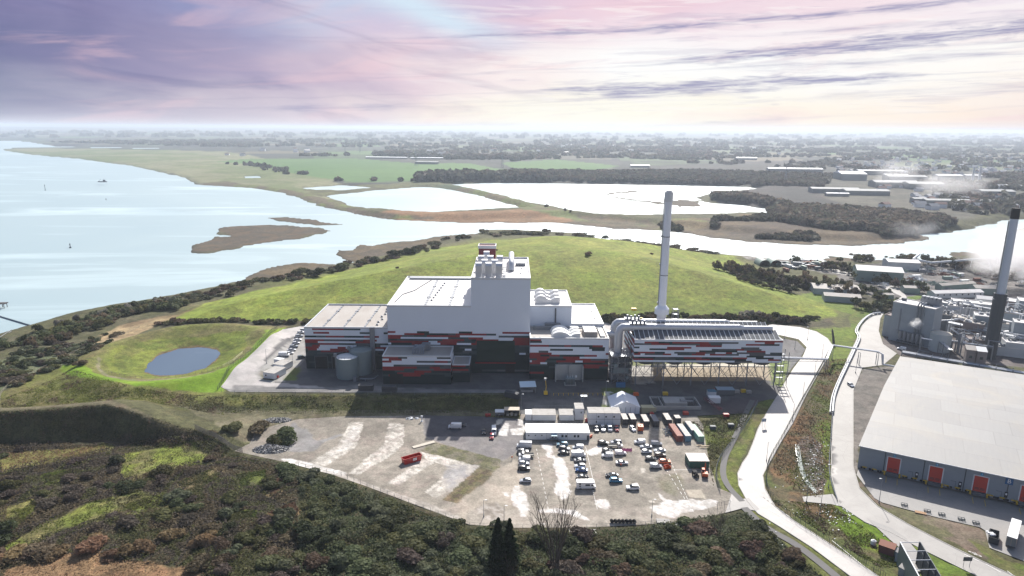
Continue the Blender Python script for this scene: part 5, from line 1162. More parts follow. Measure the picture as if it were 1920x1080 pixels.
# marquee
x, y, z = G(1146, 776); t = thing('marquee', 'white pitched-roof marquee tent beside the stacked cabins', 'tent', (x, y, z+.05))
Lm, Dm = 12.6, 12; M_TENT = M('tent_fabric', (.78,.80,.84), .45, .08, .3)
mb = MB(); mb.quad((-.2, -.2, 3.2), (Lm/2, -.2, 6.0), (Lm/2, Dm, 6.0), (-.2, Dm, 3.2)); mb.quad((Lm/2, -.2, 6.0), (Lm+.2, -.2, 3.2), (Lm+.2, Dm, 3.2), (Lm/2, Dm, 6.0)); part('roof', mb, M_TENT, t)
mb = MB(); mb.poly([(0, 0, 0), (Lm, 0, 0), (Lm, 0, 3.2), (Lm/2, 0, 5.95), (0, 0, 3.2)]); mb.quad((0, Dm, 0), (0, 0, 0), (0, 0, 3.2), (0, Dm, 3.2)); mb.quad((Lm, 0, 0), (Lm, Dm, 0), (Lm, Dm, 3.2), (Lm, 0, 3.2))
mb.poly([(Lm, Dm, 0), (0, Dm, 0), (0, Dm, 3.2), (Lm/2, Dm, 5.95), (Lm, Dm, 3.2)]); part('side_wall', mb, M_TENT, t)
mb = MB()
for k in range(7): mb.box(k*Lm/6-.05, -.06, 0, k*Lm/6+.05, -.005, 3.1)
part('frame', mb, M_GREY, t)
# shipping containers
M_CONTS = {n: M(n+'_container', c, .6, .3, .8, rib=('X', 9), bump=.5) for n, c in dict(black=(.045,.05,.058), rust=(.30,.075,.05), sky=(.16,.33,.44), mint=(.28,.46,.36), slate=(.15,.20,.24), green=(.035,.13,.10)).items()}
def container(px, py, L, rot, wall, roofcol, label, W_=2.45, H_=2.6):
    x, y, z = G(px, py); t = thing('shipping_container', label, 'container', (x, y, z+.06), R(rot), 'shipping containers')
    mb = MB(); mb.box(0, 0, .12, W_, L, H_); part('shell', mb, M_CONTS[wall], t)
    mb = MB()
    for k in range(int(L/.5)): mb.box(.12, k*.5+.1, H_+.001, W_-.12, k*.5+.35, H_+.05)
    mb.box(.08, .05, H_-.02, W_-.08, L-.05, H_+.02); part('roof', mb, roofcol, t)
    mb = MB()
    for a in (0, W_-.12):
        for b in (0, L-.12): mb.box(a-.015, b-.015, 0, a+.135, b+.135, H_+.03)
    part('corner_post', mb, M_CONTS[wall], t)
    for a in (.12, W_/2+.03):
        mb = MB(); mb.box(a, -.05, .2, a+W_/2-.16, -.002, H_-.12); d = part('door', mb, M_CONTS[wall], t)
        mb = MB(); mb.cyl((a+.3, -.08), .025, .25, H_-.2, 5); mb.cyl((a+.75, -.08), .025, .25, H_-.2, 5); part('lock_rod', mb, M_STEEL, d)
RW, RG, RR = M('pale_container_top', (.66,.63,.58), .7, .45, .6, dirtcol=(.38,.25,.2)), M('slate_container_top', (.20,.21,.24), .6, .3), M('rusty_container_top', (.38,.16,.12), .7, .35)
for a in [(1167.5, 797, 6.1, 2, 'black', RW, 'black container with a dirty pale top, left of the pair before the marquee'), (1182.5, 797, 6.1, 2, 'black', RW, 'black container with a clean pale top, right of the pair before the marquee'),
          (1207, 801, 7.2, 2, 'black', RW, 'black container with patchy rusty top in the middle pair'), (1225, 801, 7.2, 2, 'black', RG, 'black container with a ribbed slate-grey top in the middle pair'),
          (1249, 798, 7.0, 2, 'black', RW, 'dark container with a long whitish top, right of the middle pair'), (1266, 795, 3.4, 2, 'black', RW, 'short dark half container beside the long whitish one'),
          (1269, 829, 11.6, 4, 'rust', RR, 'long rust-red container, left of the coloured row'), (1284.5, 829, 11.6, 4, 'sky', RW, 'pale blue container with a near-white top in the coloured row'),
          (1296, 818, 9.0, 4, 'slate', RW, 'short slate blue container set back between pale blue and mint'), (1309, 830, 11.6, 4, 'mint', M('mint_container_top', (.42,.60,.46), .6, .2), 'mint green container at the right end of the coloured row')]: container(*a)
t = cabin('green_store', 'square dark green store with a white ribbed roof near the excavator', 1292, 878, 7.4, 6.4, 2.8, 0, RW, wall=M_CONTS['green'], cat='store', seam=2.45)
# excavator
x, y, z = G(1321, 893); t = thing('excavator', 'small orange excavator with its arm folded up beside the green store', 'excavator', (x, y, z+.05), R(80))
for s in (-1, 1):
    mb = MB(); mb.extr([(-1.3, .1), (1.3, .1), (1.5, .35), (1.3, .62), (-1.3, .62), (-1.5, .35)], s*.85-.25, s*.85+.25, 'y'); part('track', mb, M_TYRE, t)
mb = MB(); mb.box(-1.7, -1.05, .7, 1.0, 1.05, 1.5); mb.box(-1.8, -.95, 1.5, -.4, .95, 1.9); part('body', mb, M_ORANGE, t)
mb = MB(); mb.box(-.3, .15, 1.5, 1.0, 1.0, 2.7); cb_ = part('cab', mb, M_GLASS, t); mb = MB(); mb.box(-.35, .1, 2.7, 1.05, 1.05, 2.8); part('roof', mb, M_ORANGE, cb_)
mb = MB(); mb.tube([(.9, -.3, 1.3), (1.9, -.3, 3.3), (2.6, -.3, 3.9)], .2, 6); part('boom', mb, M_ORANGE, t); mb = MB(); mb.tube([(2.6, -.3, 3.9), (3.3, -.3, 1.6)], .15, 6); mb.extr([(3.0, 1.6), (3.7, 1.5), (3.6, .8), (3.1, .9)], -.7, .1, 'y'); part('dipper_arm', mb, M_ORANGE, t)
x, y, z = G(1304, 893); t = thing('site_dumper', 'small black site dumper left of the orange excavator', 'dumper', (x, y, z+.05), R(95))
mb = MB(); mb.extr([(0, .7), (1.5, .7), (1.9, 1.6), (-.1, 1.6)], -.75, .75, 'y'); part('skip', mb, M_TYRE, t); mb = MB(); mb.box(-1.5, -.6, .5, 0, .6, 1.2); mb.box(-1.2, -.35, 1.2, -.8, .35, 1.8); part('body', mb, M_TYRE, t)
for sx in (-1, 1):
    for sy in (-.75, .75): mb = MB(); mb.tube([(sx, sy-.15, .42), (sx, sy+.15, .42)], .42, 12); part('wheel', mb, M_TYRE, t)
# red skip with its painted panel
x, y, z = G(759, 872); t = thing('red_skip', 'large open red waste skip standing alone on the pale concrete strips', 'skip', (x, y, z+.05), R(33))
mb = MB(); Ls, Ws, Hs = 6.6, 2.4, 2.1
mb.extr([(0, 0), (Ls, 0), (Ls+.5, Hs), (-.3, Hs)], 0, .08, 'y'); mb.extr([(0, 0), (Ls, 0), (Ls+.5, Hs), (-.3, Hs)], Ws-.08, Ws, 'y'); mb.box(0, .08, 0, Ls, Ws-.08, .1)
mb.quad((0, .08, 0), (0, Ws-.08, 0), (-.3, Ws-.08, Hs), (-.3, .08, Hs)); mb.quad((Ls, Ws-.08, 0), (Ls, .08, 0), (Ls+.5, .08, Hs), (Ls+.5, Ws-.08, Hs)); mb.quad((-.06, .08, 0), (-.06, Ws-.08, 0), (-.36, Ws-.08, Hs), (-.36, .08, Hs))
part('shell', mb, M_REDP, t)
mb = MB(); mb.box(-.4, -.06, Hs, Ls+.6, .1, Hs+.12); mb.box(-.4, Ws-.1, Hs, Ls+.6, Ws+.06, Hs+.12); mb.box(-.4, .1, Hs, -.25, Ws-.1, Hs+.12); mb.box(Ls+.45, .1, Hs, Ls+.6, Ws-.1, Hs+.12)
for k in range(1, 8): mb.box(k*.82, -.07, .1, k*.82+.1, 0, Hs)
part('rim', mb, M_REDP, t)
mb = MB(); mb.box(3.4, -.10, .75, 4.9, -.075, 1.75); part('sign_panel', mb, M_WHITE, t)
mb = MB(); mb.box(3.6, -.12, 1.35, 4.7, -.1, 1.45); mb.box(3.6, -.12, 1.05, 4.5, -.1, 1.12); part('sign_stripe', mb, M_REDP, t)
# loose items along the back of the yard
def simple(name, label, cat, px, py, fn, mats, rot=0, group=None, dz=.05):
    x, y, z = G(px, py); mb = MB(); fn(mb); return solid(name, mb, mats, label, cat, (x, y, z+dz), R(rot), group)
x, y, z = G(928, 783); t = thing('smoking_shelter', 'small white-roofed open shelter at the back edge of the car park', 'shelter', (x, y, z+.05))
mb = MB(); mb.quad((0, -.2, 2.5), (4, -.2, 2.5), (4, 2.6, 2.8), (0, 2.6, 2.8)); mb.quad((0, -.2, 2.44), (0, 2.6, 2.74), (4, 2.6, 2.74), (4, -.2, 2.44)); part('roof', mb, M_WHITE, t)
mb = MB()
for a, b in ((.1, 0), (3.8, 0), (.1, 2.4), (3.8, 2.4)): mb.box(a, b, 0, a+.1, b+.1, 2.5)
mb.box(.1, 2.45, 0, 3.9, 2.5, 2.3); part('frame', mb, M_STEEL, t)
x, y, z = G(946, 781); t = thing('storage_shelter', 'dark open-fronted store with a beige roof beside the small white shelter', 'shelter', (x, y, z+.05))
mb = MB(); mb.box(-.2, -.4, 3.0, 6.6, 3.2, 3.15); part('roof', mb, M('beige_sheet', (.52,.44,.34), .7, .3), t)
mb = MB(); mb.box(0, 2.9, 0, 6.4, 3.0, 3); mb.box(0, 0, 0, .1, 3, 3); mb.box(6.3, 0, 0, 6.4, 3, 3); part('wall', mb, M_DSTEEL, t)
mb = MB(); mb.box(.8, .6, 0, 2, 2, 1.1); mb.box(2.6, .8, 0, 3.8, 2.2, 1.5); mb.box(4.4, .6, 0, 5.6, 2, .9); part('stored_crates', mb, M_BED, t)
simple('red_bowser', 'low red trailer tank at the back edge of the yard left of the white shelter', 'trailer', 910, 781, lambda m: (m.tube([(0, 0, .9), (2.4, 0, .9)], .5, 10), m.box(0, -.5, .3, 2.4, .5, .5), m.tube([(.8, -.6, .3), (.8, .6, .3)], .3, 10)), M_REDP)
simple('orange_tank', 'orange box-shaped fuel tank next to the white hatchback', 'tank', *cp(1291, 303), lambda m: (m.box(0, 0, .2, 2.2, 3, 2.1), m.box(.1, .1, 0, .4, 2.9, .2), m.box(1.8, .1, 0, 2.1, 2.9, .2), m.cyl((1.1, 1.5), .3, 2.1, 2.3, 8)), M_ORANGE, -6)
simple('orange_barriers', 'fan of orange plastic barriers in front of the rusty orange 4x4', 'barrier', *cp(1480, 575), lambda m: [m.box(.2*k, -.4+.9*(k % 3), 0, .2*k+2.1, -.34+.9*(k % 3), 1.0) for k in range(5)], M_ORANGE, 15)
simple('pink_tarpaulin', 'crumpled pink tarpaulin lying beside the small white van', 'tarpaulin', *cp(1172, 452), lambda m: [m.poly([(k*.7, 0, .1), (k*.7+.7, .1, .15), (k*.7+.7, 1, 1.1+.2*(k % 2)), (k*.7, 1, .95)]) for k in range(6)], M('pink_cloth', (.62,.14,.26), .7))
for i, (px, py) in enumerate(((1111, 791), (1098, 790))):
    simple('fire_point', ['red cabinet between the site office and the stacked cabins, right one', 'red cabinet between the site office and the stacked cabins, left one'][i], 'cabinet', px-1, py+2, lambda m: (m.box(0, 0, .1, .9, .7, 1.5), m.box(-.05, -.05, 1.5, .95, .75, 1.6)), M_REDP)
simple('orange_cones', 'orange and red barriers at the right end of the site office', 'barrier', 1104, 822, lambda m: [m.box(.5*k, .6*k, 0, .5*k+.6, .6*k+.4, 1.1) for k in range(3)], M_ORANGE)
simple('scrap_metal_heap', 'pile of silver scrap frames left of the rust-red container', 'scrap pile', 1247, 819, lambda m: [m.tube([(rnd.uniform(0, 4), rnd.uniform(0, 7), rnd.uniform(.1, 1.2)), (rnd.uniform(0, 5), rnd.uniform(0, 7), rnd.uniform(.1, 1.6))], .12, 4) for _ in range(30)], M_STEEL)
simple('timber_offcuts', 'scatter of pale timber boards near the mint container', 'timber pile', 1308, 843, lambda m: [m.box((q := rnd.uniform(0, 4)), (w := rnd.uniform(0, 3)), .05+k*.07, q+rnd.uniform(1.5, 3), w+.3, .1+k*.07) for k in range(9)], M('pale_timber', (.5,.4,.27), .8, .3))
# rubble and spoil heaps west of the yard
def heap(name, label, cat, px, py, rx_, ry_, h, mat, seed, n=900, bs=(.25, .8)):
    x, y, z = G(px, py); rg = random.Random(seed); mb = MB()
    for _ in range(n):
        a, q = rg.uniform(0, 6.28), math.sqrt(rg.random()); ex, ey = q*rx_*math.cos(a), q*ry_*math.sin(a); zz = h*(1-q**2)*rg.uniform(.1, 1.05); s = rg.uniform(*bs)/2
        rot = Matrix.Rotation(rg.uniform(0, 6), 3, Vector((rg.random(), rg.random(), rg.random()+.01)).normalized()); i = len(mb.v)
        for c in ((-1,-1,-1),(1,-1,-1),(1,1,-1),(-1,1,-1),(-1,-1,1),(1,-1,1),(1,1,1),(-1,1,1)):
            w = rot @ Vector((c[0]*s, c[1]*s*.8, c[2]*s*.5)); mb.v.append((ex+w.x, ey+w.y, zz+w.z))
        for f in ((3,2,1,0),(4,5,6,7),(0,1,5,4),(1,2,6,5),(2,3,7,6),(3,0,4,7)): mb.f.append(tuple(i+j for j in f)); mb.m.append(rg.randrange(3))
    return solid(name, mb, mat, label, cat, (x, y, z))
M_RUB = [M('grey_rubble', (.28,.275,.27), .9, .4), M('dark_rubble', (.10,.10,.105), .9, .4), M('pale_rubble', (.50,.48,.45), .9, .3)]
heap('rubble_heap', 'heap of grey broken concrete at the west corner of the yard', 'rubble heap', 508, 843, 7, 3.6, 1.5, M_RUB, 4, 1500)
heap('rubble_heap', 'low line of grey rubble just above the round green bush', 'rubble heap', 521, 788, 6, 2.5, .7, M_RUB, 5, 400)
heap('pallet_rubbish', 'small pile of white rubbish by the back fence of the yard', 'rubbish pile', 773, 785, 3, 1.2, .4, [M_WHITE, M_BED, M_WHITE], 6, 60)
simple('timber_ramp', 'pale straight concrete slab lying at the edge of the grassy strip', 'slab', 774, 840, lambda m: m.box(0, -.9, .02, 9.5, .9, .28), M('pale_slab', (.58,.52,.43), .85, .25), 33)
x, y, z = G(791, 790); mb = MB(); mb.cyl((0, 0), .25, 0, 1.8, 8); mb.box(-.4, -.3, 1.8, .4, .3, 2.5); mb.box(-.5, -.5, 0, .5, .5, .15); solid('pump_post', mb, M_TRIM, 'small pale post with a box head at the corner of the shaded dark asphalt', 'post', (x, y, z+.05))

# ---- people
M_SKIN = M('skin', (.45,.28,.20), .7, .05); M_HIV = M('orange_workwear', (.85,.16,.03), .7, .1); M_NAVY = M('navy_workwear', (.03,.035,.06), .8, .1); M_HAT = M('hard_hat', (.8,.8,.78), .4, .05)
def person(px, py, label, rot, top, group=None, stride=.18, dz=.05):
    x, y, z = G(px, py); t = thing('person', label, 'person', (x, y, z+dz), R(rot), group)
    J = [(0,0,.95,.15),(0,0,1.2,.155),(0,0,1.42,.15),(0,0,1.52,.06),(0,.02,1.64,.095),(0,.0,1.74,.085),
         (-.10,0,.88,.09),(-.11,stride*.6,.50,.065),(-.12,stride*.2,.09,.045),(-.12,stride*.2+.14,.05,.045),(.10,0,.88,.09),(.11,-stride*.4,.50,.065),(.12,-stride,.09,.045),(.12,-stride+.14,.05,.045),
         (-.19,0,1.40,.062),(-.27,-.05,1.14,.045),(-.25,.10,.92,.033),(-.24,.16,.84,.04),(.19,0,1.40,.062),(.27,.05,1.14,.045),(.25,.16,.95,.033),(.24,.22,.88,.04)]
    E_ = [(0,1),(1,2),(2,3),(3,4),(4,5),(0,6),(6,7),(7,8),(8,9),(0,10),(10,11),(11,12),(12,13),(2,14),(14,15),(15,16),(16,17),(2,18),(18,19),(19,20),(20,21)]
    me = bpy.data.meshes.new('body'); me.from_pydata([j[:3] for j in J], E_, []); o = link('body', me, t)
    md = o.modifiers.new('skin', 'SKIN'); sv = me.skin_vertices[0].data
    for i, j in enumerate(J): sv[i].radius = (j[3], j[3]*.8); sv[i].use_root = (i == 0)
    o.modifiers.new('sub', 'SUBSURF').levels = 1; dg = bpy.context.evaluated_depsgraph_get(); dg.update(); m2 = bpy.data.meshes.new_from_object(o.evaluated_get(dg)); m2.name = 'body'
    o.modifiers.clear(); o.data = m2; m2.materials.clear()
    for mt in (M_SKIN, top, M_NAVY): m2.materials.append(mt)
    for p in m2.polygons: c = p.center; p.material_index = 0 if c.z > 1.5 or (abs(c.x) > .2 and c.z < .93) else (1 if c.z > .93 or (abs(c.x) > .2) else 2); p.use_smooth = True
    mb = MB(); mb.cyl((0, 0), .125, 1.70, 1.76, 10); mb.cyl((0, 0), .12, 1.76, 1.86, 10, r2=.05); part('hard_hat', mb, M_HAT, t)
person(960, 862, 'person in an orange suit standing right of the leftmost row of cars', 200, M_HIV); person(1164, 876, 'person in orange standing beside the pale car', 10, M_HIV)
person(932, 783, 'person in dark clothes at the left post of the white shelter', 90, M_NAVY, 'people at the shelter'); person(936, 784, 'person in dark clothes under the middle of the white shelter', 250, M_NAVY, 'people at the shelter')
# ================================================================ WAREHOUSE ON THE RIGHT
M_WHW = M('warehouse_cladding', (.26,.30,.335), .6, .2, .25, rib=('X', 5), bump=.25)
def roofsheet():
    m, t, b = newmat('fibre_cement_roof'); co = tn(t, 'ShaderNodeTexCoord').outputs['Object']
    mp = tn(t, 'ShaderNodeMapping'); t.links.new(co, mp.inputs[0]); mp.inputs['Scale'].default_value = (1.2, .10, 1)
    c = tmix(t, tmap(t, tnoise(t, mp.outputs[0], 1.0, 5, .6), .35, .7), (.27,.265,.258), (.22,.214,.205))
    bk = tn(t, 'ShaderNodeTexBrick'); t.links.new(co, bk.inputs['Vector']); bk.inputs['Scale'].default_value = .055; bk.inputs['Color1'].default_value = (.24,.236,.228,1); bk.inputs['Color2'].default_value = (.30,.296,.288,1); bk.inputs['Mortar'].default_value = (.22,.215,.205,1); bk.inputs['Mortar Size'].default_value = .010; bk.offset = .37; bk.inputs['Brick Width'].default_value = .9; bk.inputs['Row Height'].default_value = .62
    c = tmix(t, .7, c, bk.outputs['Color']); sy = tn(t, 'ShaderNodeSeparateXYZ'); t.links.new(co, sy.inputs[0])
    c = tmix(t, tmix_f(t, tmap(t, tnoise(t, co, .035, 5, .7, 1.0), .48, .75), .6), c, (.34,.30,.24))
    t.links.new(c, b.inputs['Base Color']); b.inputs['Roughness'].default_value = .6
    w = tn(t, 'ShaderNodeTexWave'); w.bands_direction = 'X'; w.inputs['Scale'].default_value = 1.4; t.links.new(co, w.inputs[0]); bp = tn(t, 'ShaderNodeBump'); bp.inputs['Strength'].default_value = .25; bp.inputs['Distance'].default_value = .05; t.links.new(w.outputs['Fac'], bp.inputs['Height']); t.links.new(bp.outputs[0], b.inputs['Normal']); return m
M_FCR = roofsheet()
WA = R(-29.8); wx, wy = 129.0, 225.9
t = thing('warehouse', 'huge low grey warehouse with a pale ribbed roof and red loading doors', 'warehouse', (wx, wy, -2.0), WA)
LW, SK_, DW = 175.0, 12.5, 122.0; EV, RD = 9.0, 12.6
mb = MB(); q = [(0, 0), (LW, 0), (LW+SK_, DW), (SK_, DW)]; mid = ((SK_/2, DW/2), (LW+SK_/2, DW/2))
mb.quad((0,0,0), (LW,0,0), (LW,0,EV), (0,0,EV)); mb.poly([(SK_,DW,0), (0,0,0), (0,0,EV), (*mid[0],RD-.1), (SK_,DW,EV)]); mb.quad((LW+SK_,DW,0), (SK_,DW,0), (SK_,DW,EV), (LW+SK_,DW,EV)); mb.poly([(LW,0,0), (LW+SK_,DW,0), (LW+SK_,DW,EV), (*mid[1],RD-.1), (LW,0,EV)])
part('wall', mb, M_WHW, t)
mb = MB(); o_ = .5
def rquad(a, b, c, d): mb.quad(a, b, c, d); mb.quad(*[(p[0], p[1], p[2]-.25) for p in (d, c, b, a)])
rquad((-o_,-o_,EV-.02), (LW+o_,-o_,EV-.02), (mid[1][0]+o_,mid[1][1],RD), (mid[0][0]-o_,mid[0][1],RD)); rquad((mid[0][0]-o_,mid[0][1],RD), (mid[1][0]+o_,mid[1][1],RD), (LW+SK_+o_,DW+o_,EV), (SK_-o_,DW+o_,EV)); rf = part('roof', mb, M_FCR, t)
mb = MB(); mb.box(-o_-.05, -o_-.2, EV-.25, LW+o_, -o_-.02, EV+.02); part('gutter', mb, M_TRIM, rf)
for k in range(1, 15):
    mb = MB(); mb.box(k*12.2-4.0, -.10, 0, k*12.2-3.7, -.0, EV-.3); part('downpipe', mb, M_GREY, t)
for i, (dx, num) in enumerate(((9.3, '5'), (22.3, '4'), (35.4, '3'), (48.5, '2'), (61.6, '1'))):
    fr = MB(); fr.box(dx-.35, -.12, 1.2, dx, .05, 7.2); fr.box(dx+3.9, -.12, 1.2, dx+4.25, .05, 7.2); fr.box(dx-.35, -.12, 6.9, dx+4.25, .05, 7.2); f = part('door_frame', fr, M_TRIM, t)
    mb = MB(); mb.box(dx, -.10, 1.2, dx+3.9, .04, 6.9)
    for k in range(1, 7): mb.box(dx, -.13, 1.2+k*.8, dx+3.9, -.10, 1.24+k*.8)
    d = part('loading_door', mb, M('door_red', (.48,.035,.02), .45, .15), t)
    mb = MB(); [mb.box(dx+.5+1.6*a, -.14, 2.0+.45*b, dx+1.8+1.6*a, -.11, 2.2+.45*b) for a in (0, 1) for b in (0, 1)]; part('door_glazing', mb, M_GLASS, d)
    mb = MB(); mb.box(dx+.0, -1.2, 0, dx+3.9, -.12, 1.2); part('dock_leveller', mb, M_DSTEEL, t)
    mb = MB(); mb.box(dx+1.55, -.14, 7.35, dx+2.35, -.10, 8.25); s_ = part('number_sign', mb, M('sign_blue', (.03,.30,.55), .5), t); link('number', text_mesh(num, .8, M_WHITE), s_, (dx+1.95, -.155, 7.8)).rotation_euler = (R(90), 0, 0)
    for a in (-.5, 4.3):
        mb = MB(); mb.box(dx+a-.25, -.9, 0, dx+a+.25, -.1, 1.1); mb.tube([(dx+a, -1.2, .1), (dx+a, -.3, 1.3)], .14, 6); part('dock_bumper', mb, M_YEL, t)
    mb = MB(); mb.box(dx+9.0, -.12, 1.2, dx+9.9, .0, 3.3); d = part('side_door', mb, M_BLACK, t); mb = MB(); mb.box(dx+9.2, -.16, 2.2, dx+9.7, -.12, 2.9); part('door_notice', mb, M_WHITE, d)
    mb = MB(); mb.box(dx+6.6, -.1, 3.0, dx+8.2, -.02, 3.1); mb.box(dx+8.1, -.1, 1.2, dx+8.2, -.02, 3.1); part('conduit', mb, M_DSTEEL, t)
mb = MB()
for k in range(int(LW/.9)-2):
    if k % 3 != 2: mb.box(1+k*.9, -.55, .35, 1.7+k*.9, -.1, .85)
part('kerb_rail', mb, M_BLACK, t); mb = MB()
for k in range(int(LW/3.2)): mb.box(1.6+k*3.2, -.6, .9, 3.0+k*3.2, -.15, 1.15)
part('yellow_edging', mb, M_YEL, t)
mb = MB(); mb.box(43.9, -.15, 6.2, 46.1, -.08, 8.4); s_ = part('letter_sign', mb, M('sign_navy_blue', (.01,.10,.26), .5), t, 'blue square sign with a white letter B'); link('letter', text_mesh('B', 2.0, M_WHITE), s_, (45.0, -.165, 7.3)).rotation_euler = (R(90), 0, 0)
def wpt(lx, ly): return (wx+lx*math.cos(WA)-ly*math.sin(WA), wy+lx*math.sin(WA)+ly*math.cos(WA))
for dx in (9.3, 22.3, 35.4, 48.5):
    for a in (.2, 3.7):
        p0, p1 = wpt(dx+a, -1.5), wpt(dx+a, -6); dash('dock_lines', p0, p1, .16, off=.2, mat=M_YEL)
# trailer, skip, pallets, sign and other things on the apron side
x, y, z = G(1893, 1030); t = thing('box_trailer', 'white-roofed box trailer parked on the warehouse apron, rear doors facing the camera', 'trailer', (x, y, z+.12), math.atan2(-(P(1905,985,-3)[0]-P(1893,1030,-3)[0]), P(1905,985,-3)[1]-P(1893,1030,-3)[1]))
mb = MB(); mb.box(-1.25, 0, 1.1, 1.25, 12.8, 3.9); part('box', mb, M('trailer_side', (.62,.42,.32), .5, .3), t); mb = MB(); mb.box(-1.27, -.02, 3.9, 1.27, 12.82, 4.0); part('roof', mb, M_CABR, t)
for a in (-1.22, .03): mb = MB(); mb.box(a, -.06, 1.1, a+1.19, -.003, 3.85); mb.cyl((a+.4, -.1), .03, 1.2, 3.8, 5); mb.cyl((a+.8, -.1), .03, 1.2, 3.8, 5); part('rear_door', mb, M_STEEL, t)
for yy in (1.6, 2.9, 4.2):
    for s in (-1.1, 1.1): mb = MB(); mb.tube([(s-.13, yy, .5), (s+.13, yy, .5)], .5, 14); w = part('wheel', mb, M_TYRE, t); mb = MB(); mb.tube([(s-.15, yy, .5), (s+.15, yy, .5)], .25, 10); part('rim', mb, M_RIM, w)
mb = MB(); mb.box(-1.1, .1, .75, 1.1, 12.5, 1.08); mb.box(-.8, 11, .1, -.6, 11.2, .8); mb.box(.6, 11, .1, .8, 11.2, .8); part('chassis', mb, M_DSTEEL, t)
x, y, z = G(1862, 1021); t = thing('black_skip', 'open black skip holding white bags, left of the box trailer', 'skip', (x, y, z+.12), math.atan2(-(P(1863,1002,-3)[0]-P(1862,1025,-3)[0]), P(1863,1002,-3)[1]-P(1862,1025,-3)[1])); mb = MB()
mb.box(-1.2, 0, 0, 1.2, 5.6, .1); mb.box(-1.25, 0, .1, -1.15, 5.6, 2.1); mb.box(1.15, 0, .1, 1.25, 5.6, 2.1); mb.box(-1.15, -.02, .1, 1.15, .1, 2.1); mb.box(-1.15, 5.5, .1, 1.15, 5.62, 2.1)
for k in range(6): mb.box(-1.31, .3+k, .1, -1.25, .45+k, 2.0); mb.box(1.25, .3+k, .1, 1.31, .45+k, 2.0)
part('shell', mb, M_CONTS['black'], t)
for k in range(7):
    a, b, r_ = .6+.5*(k % 3), 2.2+.8*(k//3), .5; bm = bmesh.new(); bmesh.ops.create_icosphere(bm, subdivisions=2, radius=r_)
    for v in bm.verts: v.co *= 1+.25*(_tab[v.index % 256, k*9]-.5); v.co.z *= .7
    me = bpy.data.meshes.new('rubbish_bag'); bm.to_mesh(me); bm.free(); me.materials.append(M_WHITE); bo = link('rubbish_bag', me, None, (x+a, y+b, z+1.9)); tagp(bo, 'white rubbish bag heaped inside the black skip', 'bag', 'bags in the black skip')
for i, (px, py) in enumerate(((1690, 949), (1733, 961), (1760, 967), (1797, 976), (1824, 983))):
    x, y, z = G(px, py); mb = MB()
    for k in range(5): mb.box(0, k*.24, .1, 1.9, k*.24+.14, .2)
    for a in (0, .9, 1.8): mb.box(a, 0, 0, a+.1, 1.1, .75); 
    mb.box(0, -.02, .6, 1.9, .06, .75); mb.box(0, 1.04, .6, 1.9, 1.1, .75)
    solid('cable_rack', mb, M_DSTEEL, ['low dark metal rack at the left end of the apron edge', 'low dark metal rack right beside the timber sheet', 'low dark metal rack in the middle of the five on the apron edge', 'low dark metal rack, fourth from the left on the apron edge', 'low dark metal rack, rightmost of the five on the apron edge'][i], 'rack', (x, y, z+.1), R(-20), 'metal racks along the apron edge')
simple('timber_sheet', 'flat brown timber pallet sheet between two dark racks', 'pallet', 1716, 962, lambda m: [m.box(k*.55, 0, .05, k*.55+.5, 1.5, .2) for k in range(6)], M('brown_timber', (.40,.24,.13), .8, .3), -25, dz=.1)
def lamp(px, py, h, label, rot=0, arms=1, dz=.05, grp='street lamps'):
    x, y, z = G(px, py); t = thing('street_lamp', label, 'street lamp', (x, y, z+dz), R(rot), grp); mb = MB(); mb.tube([(0, 0, 0), (0, 0, h*.5), (0, 0, h)], .11, 6, r2=.06); mb.box(-.15, -.15, 0, .15, .15, .8); part('pole', mb, M_STEEL, t)
    mb = MB(); mb.tube([(0, 0, h), (.5, 0, h+.1)], .05, 5); mb.box(.4, -.15, h+.02, 1.1, .15, h+.16); part('lamp_head', mb, M_WHITE, t)
    return t
LAMPS = [(1648, 943, 9, 'street lamp on the verge between mill road and warehouse apron'), (1553, 915, 9, 'street lamp at the link road below the litter strip'), (1537, 965, 9, 'street lamp on the bright grass below the link road'), (1512, 943, 8, 'street lamp on the outer kerb where the access road bends'), 
 (1486, 790, 8, 'street lamp on the outer kerb half way down the access road'), (1505, 747, 8, 'street lamp on the outer kerb below the pipe bridge'), (1527, 705, 8, 'street lamp just below the pipe bridge over the access road'), (1490, 655, 8, 'street lamp on the little grass island at the road loop'), (1541, 672, 8, 'street lamp where the pipe bridge meets the verge'),
 (1471, 636, 8, 'street lamp beyond the right end of the condenser'), (1514, 638, 8, 'street lamp on the inside of the far road loop'), (1437, 865, 8, 'street lamp on the right verge above the access road bend'), (500, 682, 8, 'street lamp beside the pale loop road left of the hall'), (549, 683, 7, 'street lamp on the grass wedge by the loop road cabins'),
 (977, 775, 9, 'tall lamp post at the corner between bank and yard'), (1136, 742, 7, 'street lamp on the shaded grass by the marquee'), (1241, 733, 9, 'street lamp before the condenser legs'), (1208, 690, 8, 'street lamp between the pipework and the condenser'), (945, 980, 6, 'thin post inside the front fence near the bare tree'), (907, 969, 6, 'thin post inside the front fence near the dark conifers'), (1222, 968, 6, 'thin post near the white silt patch at the front'), (1604, 700, 8, 'street lamp on the left side of the mill road above the silver car')]
for i, (px, py, h, lb) in enumerate(LAMPS): lamp(px, py, h, lb, 180 if px > 1500 else 0)
